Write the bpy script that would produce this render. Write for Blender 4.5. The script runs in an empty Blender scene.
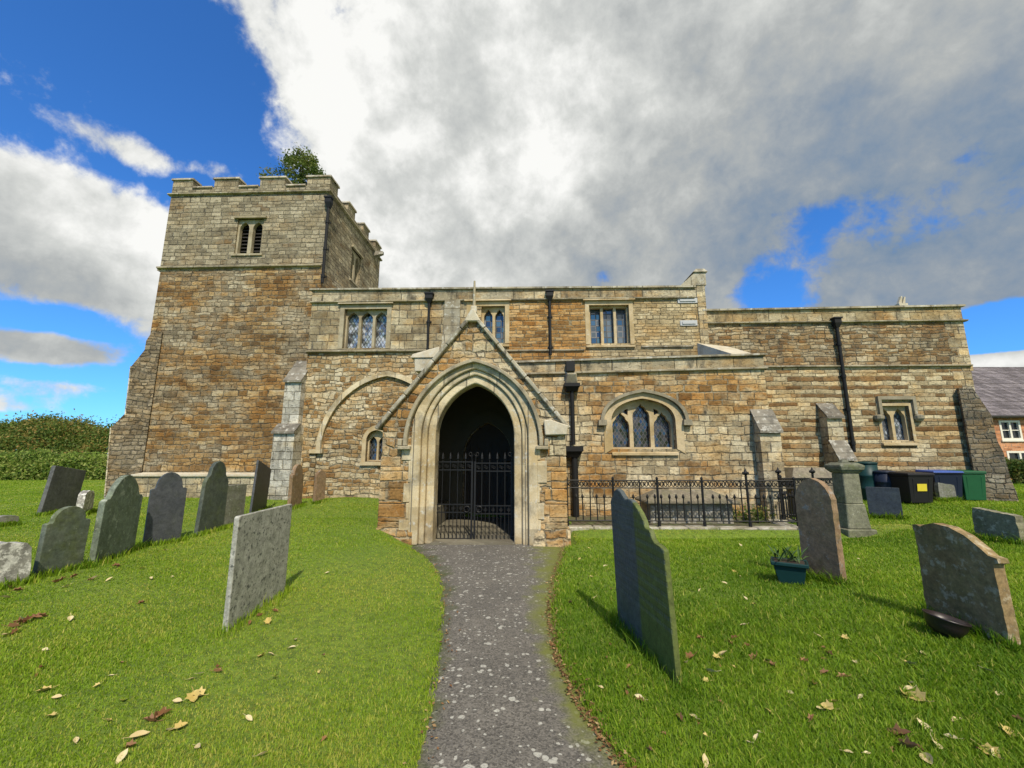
import bpy, bmesh, math, random
import numpy as np
from mathutils import Vector, Matrix
from mathutils.geometry import tessellate_polygon

random.seed(7)
RNG = np.random.default_rng(7)
SC = bpy.context.scene
COL = SC.collection
R = math.radians

# ------------------------------------------------------------------ camera
EYE = 1.6
F = 420.0
PITCH = math.atan(0.175)
cam_data = bpy.data.cameras.new('camera')
cam_data.sensor_width = 36.0
cam_data.lens = F / 1024 * 36.0
cam_data.clip_start = 0.05
cam_data.clip_end = 4000
cam = bpy.data.objects.new('camera', cam_data)
cam.location = (0, 0, EYE)
cam.rotation_euler = (R(90) + PITCH, 0, 0)
COL.objects.link(cam)
SC.camera = cam

# ------------------------------------------------------------------ light
SUN_AZ, SUN_EL = R(13), R(48)            # azimuth to the right of straight behind the camera
sun_dir = Vector((math.sin(SUN_AZ) * math.cos(SUN_EL), -math.cos(SUN_AZ) * math.cos(SUN_EL), math.sin(SUN_EL)))
sd = bpy.data.lights.new('sun', 'SUN')
sd.energy = 3.3
sd.angle = R(1.0)
sd.color = (1.0, 0.91, 0.76)
sun = bpy.data.objects.new('sun', sd)
sun.rotation_euler = (-sun_dir).to_track_quat('-Z', 'Y').to_euler()
COL.objects.link(sun)

SC.view_settings.view_transform = 'Standard'
SC.view_settings.look = 'None'
SC.view_settings.gamma = 1.0
SC.view_settings.use_curve_mapping = False
SC.view_settings.exposure = 0.55
SC.render.engine = 'CYCLES'
SC.cycles.max_bounces = 6
SC.cycles.transparent_max_bounces = 6
SC.cycles.use_denoising = True


def px_ray(u, v):
    up = 384.0 - v
    return Vector((u - 512.0, F * math.cos(PITCH) - up * math.sin(PITCH), F * math.sin(PITCH) + up * math.cos(PITCH)))


# ------------------------------------------------------------------ node helper
class NT:
    def __init__(self, tree):
        self.t = tree

    def n(self, typ, **kw):
        nd = self.t.nodes.new(typ)
        for k, v in kw.items():
            setattr(nd, k, v)
        return nd

    def put(self, sock, val):
        if val is None:
            return
        if isinstance(val, bpy.types.NodeSocket):
            self.t.links.new(val, sock)
        elif isinstance(val, (tuple, list)):
            if sock.type == 'RGBA' and len(val) == 3:
                val = (*val, 1.0)
            sock.default_value = val
        else:
            sock.default_value = val

    def m(self, op, a, b=None, c=None, clamp=False):
        nd = self.n('ShaderNodeMath', operation=op, use_clamp=clamp)
        self.put(nd.inputs[0], a)
        self.put(nd.inputs[1], b)
        self.put(nd.inputs[2], c)
        return nd.outputs[0]

    def vm(self, op, a, b=None, scale=None):
        nd = self.n('ShaderNodeVectorMath', operation=op)
        self.put(nd.inputs[0], a)
        self.put(nd.inputs[1], b)
        if scale is not None:
            self.put(nd.inputs[3], scale)
        return nd.outputs['Value'] if op in ('DOT_PRODUCT', 'LENGTH', 'DISTANCE') else nd.outputs[0]

    def sep(self, v):
        nd = self.n('ShaderNodeSeparateXYZ')
        self.put(nd.inputs[0], v)
        return nd.outputs

    def comb(self, x=0.0, y=0.0, z=0.0):
        nd = self.n('ShaderNodeCombineXYZ')
        for s, v in zip(nd.inputs, (x, y, z)):
            self.put(s, v)
        return nd.outputs[0]

    def noise(self, vec, scale, detail=3.0, rough=0.55, dist=0.0, color=False):
        nd = self.n('ShaderNodeTexNoise')
        self.put(nd.inputs['Vector'], vec)
        self.put(nd.inputs['Scale'], scale)
        self.put(nd.inputs['Detail'], detail)
        self.put(nd.inputs['Roughness'], rough)
        self.put(nd.inputs['Distortion'], dist)
        return nd.outputs['Color'] if color else nd.outputs[0]

    def noise1(self, w, scale, detail=0.0):
        nd = self.n('ShaderNodeTexNoise', noise_dimensions='1D')
        self.put(nd.inputs['W'], w)
        self.put(nd.inputs['Scale'], scale)
        self.put(nd.inputs['Detail'], detail)
        return nd.outputs[0]

    def white(self, vec):
        nd = self.n('ShaderNodeTexWhiteNoise', noise_dimensions='3D')
        self.put(nd.inputs['Vector'], vec)
        return nd.outputs

    def voro(self, vec, scale, feature='F1', rnd=1.0):
        nd = self.n('ShaderNodeTexVoronoi', feature=feature)
        self.put(nd.inputs['Vector'], vec)
        self.put(nd.inputs['Scale'], scale)
        self.put(nd.inputs['Randomness'], rnd)
        return nd.outputs

    def mr(self, v, a, b, c=0.0, d=1.0, smooth=True):
        nd = self.n('ShaderNodeMapRange', interpolation_type='SMOOTHSTEP' if smooth else 'LINEAR', clamp=True)
        for i, x in enumerate((v, a, b, c, d)):
            self.put(nd.inputs[i], x)
        return nd.outputs[0]

    def ramp(self, fac, stops, interp='LINEAR'):
        nd = self.n('ShaderNodeValToRGB')
        nd.color_ramp.interpolation = interp
        el = nd.color_ramp.elements
        while len(el) < len(stops):
            el.new(0.5)
        for e, (p, c) in zip(el, stops):
            e.position = p
            e.color = (*c, 1.0)
        self.put(nd.inputs[0], fac)
        return nd.outputs[0]

    def mix(self, fac, a, b, blend='MIX'):
        nd = self.n('ShaderNodeMix', data_type='RGBA', blend_type=blend, clamp_factor=True)
        self.put(nd.inputs[0], fac)
        self.put(nd.inputs[6], a)
        self.put(nd.inputs[7], b)
        return nd.outputs[2]

    def scale_col(self, col, f):
        return self.vm('SCALE', col, scale=f)

    def bump(self, h, strength=0.5, dist=0.02, normal=None):
        nd = self.n('ShaderNodeBump')
        nd.inputs['Strength'].default_value = strength
        nd.inputs['Distance'].default_value = dist
        self.put(nd.inputs['Height'], h)
        if normal is not None:
            self.put(nd.inputs['Normal'], normal)
        return nd.outputs[0]


def new_mat(name):
    m = bpy.data.materials.new(name)
    m.use_nodes = True
    nt = NT(m.node_tree)
    b = m.node_tree.nodes['Principled BSDF']
    return m, nt, b


def objco(nt):
    return nt.n('ShaderNodeTexCoord').outputs['Object']


# ------------------------------------------------------------------ sky with clouds
w = bpy.data.worlds.new('World')
SC.world = w
w.use_nodes = True
wt = NT(w.node_tree)
w.node_tree.nodes.clear()
sky = wt.n('ShaderNodeTexSky', sky_type='NISHITA')
sky.sun_disc = False
sky.sun_elevation = SUN_EL
sky.sun_rotation = math.pi - SUN_AZ
sky.air_density = 1.0
sky.dust_density = 0.3
sky.ozone_density = 3.0
wdir = wt.n('ShaderNodeTexCoord').outputs['Generated']
wdir = wt.vm('NORMALIZE', wdir)
sx, sy, sz = wt.sep(wdir)


def pdir(u, v):
    return tuple(px_ray(u, v).normalized())


# flattened cloud-deck coordinates: clouds shrink and crowd towards the horizon
den = wt.m('ADD', wt.m('MAXIMUM', sz, 0.0), 0.35)
cpos = wt.comb(wt.m('DIVIDE', sx, den), wt.m('DIVIDE', sy, den), 0.3)
n_big = wt.noise(cpos, 1.6, 8.0, 0.55, 0.4)
n_med = wt.noise(wt.vm('ADD', wdir, (3.1, 1.7, 4.0)), 5.0, 9.0, 0.58, 0.25)
n_fine = wt.noise(wt.vm('ADD', wdir, (9.1, 2.7, 1.0)), 15.0, 8.0, 0.62, 0.15)


def blob(u, v, r, k=1.0, sqx=1.0, sqz=1.0):
    c = pdir(u, v)
    d = wt.vm('SUBTRACT', wdir, c)
    d = wt.vm('MULTIPLY', d, (sqx, 1.0, sqz))
    L = wt.vm('LENGTH', d)
    return wt.m('MULTIPLY', wt.mr(L, 0.0, r, 1.0, 0.0), k)


def total(vals):
    s = vals[0]
    for x in vals[1:]:
        s = wt.m('ADD', s, x)
    return s


# the big cloud bank fills everything to the right of one great circle
pa, pb = Vector(pdir(200, 0)), Vector(pdir(298, 205))
nrm = pa.cross(pb).normalized()
if nrm.dot(Vector(pdir(700, 100))) < 0:
    nrm = -nrm
side = wt.vm('DOT_PRODUCT', wdir, tuple(nrm))
bank = wt.mr(side, -0.08, 0.14, -0.55, 0.95, smooth=False)
cover = total([
    bank,
    blob(50, 250, 0.33, 0.98, 0.85, 1.5), blob(130, 260, 0.18, 0.66, 1, 1.0), blob(10, 200, 0.20, 0.7, 1, 1.6), blob(-40, 280, 0.3, 0.6, 1, 1.6),
    blob(165, 158, 0.17, 0.56, 1.0, 3.6), blob(100, 143, 0.14, 0.44, 1.0, 3.6), blob(232, 172, 0.10, 0.5, 1.0, 2.4), blob(50, 75, 0.15, 0.66, 1.0, 2.0),
    blob(45, 350, 0.15, 0.95, 0.7, 3.4), blob(55, 388, 0.14, 0.8, 0.7, 4.5), blob(10, 405, 0.14, 0.8, 0.7, 4.5), blob(140, 335, 0.1, 0.6, 1.0, 2.0),
    blob(70, 322, 0.14, -0.85, 0.8, 3.0),
    blob(995, 364, 0.15, 1.3, 0.7, 5.0), blob(1100, 365, 0.2, 1.0, 0.7, 4.5),
    # holes
    blob(790, 250, 0.2, -0.72, 1.5, 0.7), blob(870, 205, 0.16, -0.45, 0.7, 1.6), blob(960, 320, 0.14, -0.6, 0.6, 2.5), blob(765, 297, 0.14, -0.75, 0.8, 1.3), blob(690, 300, 0.1, -0.3, 0.6, 1.5), blob(975, 332, 0.16, -1.5, 0.6, 3.2),
    blob(965, 215, 0.22, -0.62, 0.5, 2.0), blob(960, 142, 0.08, -0.5), blob(880, 225, 0.5, 0.12, 0.8, 1.0),
    blob(622, 277, 0.1, -0.35, 0.8, 2.4), blob(322, 14, 0.12, -0.8), blob(392, 8, 0.10, -0.7),
    blob(1060, 330, 0.25, -1.2, 0.8, 3.0),
])
dens = total([cover, wt.m('MULTIPLY', wt.m('SUBTRACT', n_big, 0.5), 1.5), wt.m('MULTIPLY', wt.m('SUBTRACT', n_med, 0.5), 1.55),
              wt.m('MULTIPLY', wt.m('SUBTRACT', n_fine, 0.5), 1.15)])
mask = wt.mr(dens, 0.0, 0.42)
# cloud brightness: bright sunlit rims on the thin side, grey bases where the bank is thick (towards the right)
thick = total([blob(980, 260, 0.62, 0.52, 0.8, 1.0), blob(880, 50, 0.6, 0.13), blob(1000, 362, 0.14, -0.8, 0.7, 4.0), blob(620, 260, 0.36, 0.24, 0.7, 1.8), blob(620, 10, 0.4, 0.20),
               blob(760, 170, 0.45, 0.16), blob(70, 350, 0.2, 0.30, 0.7, 3.0), blob(70, 210, 0.3, -0.06, 0.8, 1.6), blob(60, 285, 0.16, 0.16, 0.7, 2.0),
               blob(480, 40, 0.4, -0.02), blob(560, 165, 0.16, -0.16), blob(690, 190, 0.10, -0.12), blob(320, 90, 0.26, -0.14), blob(350, 220, 0.3, -0.06)])
shade = total([0.22, thick, wt.m('MULTIPLY', wt.m('SUBTRACT', n_med, 0.5), -0.85), wt.m('MULTIPLY', wt.m('SUBTRACT', n_big, 0.5), -0.9),
               wt.m('MULTIPLY', wt.m('SUBTRACT', n_fine, 0.5), -0.75)])
ccol = wt.ramp(shade, [(0.0, (0.66, 0.66, 0.64)), (0.25, (0.45, 0.46, 0.445)), (0.5, (0.31, 0.325, 0.325)), (0.75, (0.205, 0.24, 0.28)), (1.0, (0.125, 0.185, 0.27))])
SKYSTR = 0.085
skyc = wt.vm('MULTIPLY', sky.outputs[0], (0.42, 0.98, 1.62))
bg1 = wt.n('ShaderNodeBackground')
wt.put(bg1.inputs[0], skyc)
bg1.inputs[1].default_value = SKYSTR
bg2 = wt.n('ShaderNodeBackground')
wt.put(bg2.inputs[0], ccol)
bg2.inputs[1].default_value = 1.0
mxs = wt.n('ShaderNodeMixShader')
wt.put(mxs.inputs[0], mask)
wt.put(mxs.inputs[1], bg1.outputs[0])
wt.put(mxs.inputs[2], bg2.outputs[0])
wo = wt.n('ShaderNodeOutputWorld')
wt.put(wo.inputs[0], mxs.outputs[0])

# ------------------------------------------------------------------ object helpers


def tag(o, label=None, cat=None, group=None, kind=None):
    if label:
        o['label'] = label
    if cat:
        o['category'] = cat
    if group:
        o['group'] = group
    if kind:
        o['kind'] = kind
    return o


def empty(name, loc=(0, 0, 0), rz=0.0, label=None, cat=None, group=None):
    o = bpy.data.objects.new(name, None)
    o.empty_display_size = 0.3
    COL.objects.link(o)
    o.location = loc
    o.rotation_euler = (0, 0, rz)
    return tag(o, label, cat, group)


def link_mesh(name, me, mat, parent=None):
    if mat is not None:
        for m_ in (mat if isinstance(mat, (list, tuple)) else [mat]):
            me.materials.append(m_)
    o = bpy.data.objects.new(name, me)
    COL.objects.link(o)
    if parent is not None:
        o.parent = parent
    return o


def from_bm(name, bm, mat, parent=None, smooth=False, recalc=True):
    if recalc:
        bmesh.ops.recalc_face_normals(bm, faces=bm.faces)
    me = bpy.data.meshes.new(name)
    bm.to_mesh(me)
    bm.free()
    if smooth:
        me.polygons.foreach_set('use_smooth', [True] * len(me.polygons))
    return link_mesh(name, me, mat, parent)


def copy_tree(o, parent=None):
    c = o.copy()
    COL.objects.link(c)
    if parent is not None:
        c.parent = parent
    for ch in list(o.children):
        copy_tree(ch, c)
    return c


def a_box(bm, x0, x1, y0, y1, z0, z1, M=None):
    vs = [bm.verts.new(Vector(p) if M is None else M @ Vector(p)) for p in
          ((x0, y0, z0), (x1, y0, z0), (x1, y1, z0), (x0, y1, z0), (x0, y0, z1), (x1, y0, z1), (x1, y1, z1), (x0, y1, z1))]
    for f in ((0, 3, 2, 1), (4, 5, 6, 7), (0, 1, 5, 4), (1, 2, 6, 5), (2, 3, 7, 6), (3, 0, 4, 7)):
        bm.faces.new([vs[i] for i in f])


def a_hull(bm, bottom, top):
    """two rings of the same count joined and capped"""
    n = len(bottom)
    b = [bm.verts.new(p) for p in bottom]
    t = [bm.verts.new(p) for p in top]
    bm.faces.new(b[::-1])
    bm.faces.new(t)
    for i in range(n):
        j = (i + 1) % n
        bm.faces.new((b[i], b[j], t[j], t[i]))


def a_prism(bm, pts, y0, y1, holes=()):
    """polygon in (x, z) with holes, from y0 (front) to y1 (back)"""
    loops = [list(pts)] + [list(h) for h in holes]
    tri = tessellate_polygon([[Vector((p[0], p[1], 0)) for p in lp] for lp in loops])
    flat = [p for lp in loops for p in lp]
    fr = [bm.verts.new((p[0], y0, p[1])) for p in flat]
    bk = [bm.verts.new((p[0], y1, p[1])) for p in flat]
    for a, b, c in tri:
        bm.faces.new((fr[a], fr[b], fr[c]))
        bm.faces.new((bk[c], bk[b], bk[a]))
    k = 0
    for lp in loops:
        n = len(lp)
        for i in range(n):
            j = (i + 1) % n
            bm.faces.new((fr[k + i], fr[k + j], bk[k + j], bk[k + i]))
        k += n


def a_prism_x(bm, pts, x0, x1):
    """polygon in (y, z) extruded along x"""
    a_hull(bm, [(x0, p[0], p[1]) for p in pts], [(x1, p[0], p[1]) for p in pts])


def a_ring(bm, inner, outer, y0, y1):
    """band between two open paths in (x, z)"""
    n = len(inner)
    I0 = [bm.verts.new((p[0], y0, p[1])) for p in inner]
    O0 = [bm.verts.new((p[0], y0, p[1])) for p in outer]
    I1 = [bm.verts.new((p[0], y1, p[1])) for p in inner]
    O1 = [bm.verts.new((p[0], y1, p[1])) for p in outer]
    for i in range(n - 1):
        j = i + 1
        bm.faces.new((I0[i], I0[j], O0[j], O0[i]))
        bm.faces.new((I1[j], I1[i], O1[i], O1[j]))
        bm.faces.new((O0[i], O0[j], O1[j], O1[i]))
        bm.faces.new((I0[j], I0[i], I1[i], I1[j]))
    bm.faces.new((I0[0], O0[0], O1[0], I1[0]))
    bm.faces.new((I0[-1], I1[-1], O1[-1], O0[-1]))


def a_tube(bm, pts, r, n=8, closed=False):
    pts = [Vector(p) for p in pts]
    rs = r if isinstance(r, (list, tuple)) else [r] * len(pts)
    rings = []
    for i, p in enumerate(pts):
        if closed:
            d = pts[(i + 1) % len(pts)] - pts[i - 1]
        else:
            d = pts[min(i + 1, len(pts) - 1)] - pts[max(i - 1, 0)]
        d.normalize()
        ref = Vector((0, 0, 1)) if abs(d.z) < 0.9 else Vector((0, 1, 0))
        s = d.cross(ref).normalized()
        t = s.cross(d).normalized()
        rings.append([bm.verts.new(p + (s * math.cos(2 * math.pi * k / n) + t * math.sin(2 * math.pi * k / n)) * rs[i]) for k in range(n)])
    m = len(rings)
    for i in range(m if closed else m - 1):
        A, B = rings[i], rings[(i + 1) % m]
        for k in range(n):
            l = (k + 1) % n
            bm.faces.new((A[k], A[l], B[l], B[k]))
    if not closed:
        bm.faces.new(rings[0][::-1])
        bm.faces.new(rings[-1])


def a_lathe(bm, prof, cx=0.0, cy=0.0, n=20, sx=1.0, sy=1.0):
    rings = []
    for r, z in prof:
        rings.append([bm.verts.new((cx + r * sx * math.cos(2 * math.pi * k / n), cy + r * sy * math.sin(2 * math.pi * k / n), z)) for k in range(n)])
    for A, B in zip(rings, rings[1:]):
        for k in range(n):
            l = (k + 1) % n
            bm.faces.new((A[k], A[l], B[l], B[k]))
    bm.faces.new(rings[0][::-1])
    bm.faces.new(rings[-1])


def bevel(bm, w, seg=2):
    bmesh.ops.recalc_face_normals(bm, faces=bm.faces)
    es = [e for e in bm.edges if len(e.link_faces) == 2 and e.calc_face_angle(0) > 0.5]
    bmesh.ops.bevel(bm, geom=es, offset=w, segments=seg, affect='EDGES', profile=0.6, clamp_overlap=True)


# pointed arch: springing (x0, zs) and (x1, zs), apex za; the legs run down to zb when given
def arch_path(x0, x1, zs, za, zb=None, n=14):
    xc = 0.5 * (x0 + x1)
    wd, h = xc - x0, za - zs
    pts = []
    if h >= wd * 0.98:
        rr = (wd * wd + h * h) / (2 * wd)
        cx = x0 + rr
        a1 = math.atan2(h, xc - cx)
        for i in range(n + 1):
            a = math.pi + (a1 - math.pi) * i / n
            pts.append((cx + rr * math.cos(a), zs + rr * math.sin(a)))
    else:
        c1 = (x0 + 0.03 * wd, zs + 0.80 * h)
        for i in range(n + 1):
            t = i / n
            pts.append(((1 - t) ** 2 * x0 + 2 * t * (1 - t) * c1[0] + t * t * xc, (1 - t) ** 2 * zs + 2 * t * (1 - t) * c1[1] + t * t * za))
    right = [(2 * xc - p[0], p[1]) for p in pts[:-1]][::-1]
    pts = pts + right
    if zb is not None:
        pts = [(x0, zb)] + pts + [(x1, zb)]
    return pts


# ------------------------------------------------------------------ the churchyard surface
def path_edges(y):
    ys = [-8, 2.0, 2.5, 3.1, 3.8, 4.7, 5.6, 6.4, 7.2, 7.9, 8.6]
    xl = [-0.58, -0.52, -0.49, -0.51, -0.58, -0.70, -0.84, -1.06, -1.38, -1.80, -1.9]
    xr = [0.95, 0.69, 0.59, 0.45, 0.37, 0.40, 0.51, 0.64, 0.80, 0.92, 0.96]
    return np.interp(y, ys, xl), np.interp(y, ys, xr)


CP = np.array([
    (-11.5, 13.2, .42), (-8, 13, .46), (-4.8, 12.6, .54), (-3.6, 10.5, .44), (-2.9, 8.3, .30), (-6, 6.5, .25), (-5, 4.8, .24),
    (-3, 4.3, .17), (-1.6, 3, .05), (-1.5, 5, .10), (-2.0, 7, .2), (-2.5, 2, .08), (-6, 2, .25), (-10, 8, .33), (-12, 5, .33),
    (-15, 12, .38), (-16, 20, .32), (-28, 25, .22), (-20, 8, .33), (-4, 8.5, .32), (-7, 9.5, .34), (-5, 0, .2), (-1.5, 0, .04), (-12, -3, .3),
    (0, -3, 0), (0, 4, 0), (0, 8, 0), (1.2, 3, .0), (1.2, 5, .02), (1.3, 8, .02), (3, 8.7, -.01), (6, 8.6, .02), (3, 6, .05), (4.2, 5.2, .14),
    (3.7, 3.7, .19), (6, 5, .2), (8, 7.3, .25), (2.5, 2.5, .05), (1.5, 0, .02), (5, 1, .15), (8, 3, .25), (2, 10.2, .16), (6, 10.2, .16), (8, 9.4, .14),
    (9.3, 10, .24), (12, 12.2, .43), (14.5, 13, .42), (16, 10, .38), (14, 20, .45), (22, 16, .45), (0, 14, .2), (4, 13, .3), (8, 13, .35),
    (0, 30, .4), (30, 30, .45), (-40, 45, .2), (40, 8, .4), (-35, 5, .3)])


ANG0 = math.radians(2.0)
_d = px_ray(690, 525.5)
FENCE_Z = EYE + _d.z * 9.4 / _d.y


def lawn_z(x, y):
    x = np.asarray(x, float)
    y = np.asarray(y, float)
    sh = x.shape
    xf, yf = x.ravel(), y.ravel()
    num = np.zeros_like(xf)
    dn = np.zeros_like(xf)
    for cx, cy, cz in CP:
        d2 = (xf - cx) ** 2 + (yf - cy) ** 2
        sg = 0.9 if (cy < 14 and abs(cx) < 13) else 4.0
        wgt = np.exp(-d2 / (2 * sg * sg)) + 0.02 / (1 + d2) ** 1.5 + 1e-7
        num += wgt * cz
        dn += wgt
    z = num / dn
    z += 0.012 * np.sin(xf * 2.3 + yf * 1.1) * np.cos(yf * 1.9 - xf * 0.7)
    # low mossy bank up to the railing kerb, and the earth inside the railing
    yl = yf * math.cos(ANG0) + xf * math.sin(ANG0)
    xl_c = xf * math.cos(ANG0) - yf * math.sin(ANG0)
    m = np.clip((xl_c - 0.95) / 0.15, 0, 1) * np.clip((7.1 - xl_c) / 0.5, 0, 1)
    s = np.clip((yl - 8.75) / 0.45, 0, 1)
    s = s * s * (3 - 2 * s)
    tgt = -0.01 + (FENCE_Z - 0.05) * s
    m = m * np.clip((yl - 8.3) / 0.45, 0, 1) * (yl < 11.5)
    z = z * (1 - m) + tgt * m
    inside = (xl_c > -2.35) & (xl_c < 0.92) & (yl > 8.12) & (yl < 11.3)
    l, r = path_edges(yf)
    dist = np.maximum(l - xf, xf - r)                       # >0 outside the path
    b = np.clip((dist + 0.02) / 0.75, 0, 1)
    b = b * b * (3 - 2 * b)
    lip = np.clip((dist + 0.03) / 0.16, 0, 1) * 0.022
    onp = (yf < 9.2)
    z = np.where(onp, b * z + lip - 0.03 * (dist < 0), z)
    z = np.where(inside, -0.15, z)
    return z.reshape(sh)


def lz(x, y):
    return float(lawn_z(np.array([x]), np.array([y]))[0])


def ground_at(u, v):
    """where the ray of a picture point meets the lawn"""
    d = px_ray(u, v)
    d /= d.y
    t = 1.0
    prev = t
    while t < 80:
        p = Vector((0, 0, EYE)) + d * t
        if p.z < lz(p.x, p.y):
            a, b = prev, t
            for _ in range(14):
                c = 0.5 * (a + b)
                p = Vector((0, 0, EYE)) + d * c
                if p.z < lz(p.x, p.y):
                    b = c
                else:
                    a = c
            p = Vector((0, 0, EYE)) + d * b
            return Vector((p.x, p.y, lz(p.x, p.y)))
        prev = t
        t += 0.15
    p = Vector((0, 0, EYE)) + d * 80
    return p


# ------------------------------------------------------------------ church frame: the south front is turned two degrees from the camera plane
ANG = R(2.0)
EX = Vector((math.cos(ANG), -math.sin(ANG), 0))
EY = Vector((math.sin(ANG), math.cos(ANG), 0))


def loc2world(x, y, z=0.0):
    return EX * x + EY * y + Vector((0, 0, z))


def PC(u, v, Y):
    d = px_ray(u, v)
    dx, dy = d.dot(EX), d.dot(EY)
    t = Y / dy
    return dx * t, EYE + d.z * t


def XX(u, v, Y):
    return PC(u, v, Y)[0]


def ZZ(u, v, Y):
    return PC(u, v, Y)[1]


# ------------------------------------------------------------------ materials
PALE = [(0.0, (0.31, 0.245, 0.145)), (0.3, (0.41, 0.34, 0.21)), (0.65, (0.48, 0.41, 0.265)), (1.0, (0.54, 0.48, 0.335))]
GREYS = [(0.0, (0.25, 0.21, 0.14)), (0.35, (0.325, 0.28, 0.185)), (0.7, (0.385, 0.335, 0.23)), (1.0, (0.45, 0.40, 0.285))]
IRON = [(0.0, (0.16, 0.085, 0.03)), (0.3, (0.27, 0.15, 0.05)), (0.6, (0.37, 0.215, 0.075)), (0.8, (0.41, 0.28, 0.13)), (1.0, (0.47, 0.40, 0.27))]
MIXED = [(0.0, (0.17, 0.10, 0.045)), (0.22, (0.29, 0.165, 0.06)), (0.4, (0.36, 0.25, 0.12)), (0.55, (0.42, 0.35, 0.22)), (0.8, (0.48, 0.42, 0.29)), (1.0, (0.54, 0.49, 0.37))]
COARSE = [(0.0, (0.17, 0.105, 0.045)), (0.25, (0.25, 0.15, 0.065)), (0.5, (0.30, 0.22, 0.12)), (0.75, (0.38, 0.32, 0.21)), (1.0, (0.48, 0.44, 0.34))]


STONE = 1.06


def zone_mask(nt, co, zone):
    """zone = (x0, x1, z0, z1, soft) box with a ragged edge"""
    x, y, z = nt.sep(co)
    nz = nt.noise(co, 1.1, 4.0, 0.6)
    nz = nt.m('MULTIPLY', nt.m('SUBTRACT', nz, 0.5), zone[4] * 4.0)
    xr = nt.m('ADD', x, nz)
    zr = nt.m('ADD', z, nz)
    s = zone[4]
    a = nt.mr(xr, zone[0] - s, zone[0] + s)
    b = nt.mr(xr, zone[1] - s, zone[1] + s, 1.0, 0.0)
    c = nt.mr(zr, zone[2] - s, zone[2] + s)
    d = nt.mr(zr, zone[3] - s, zone[3] + s, 1.0, 0.0)
    return nt.m('MULTIPLY', nt.m('MULTIPLY', a, b), nt.m('MULTIPLY', c, d))


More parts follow.
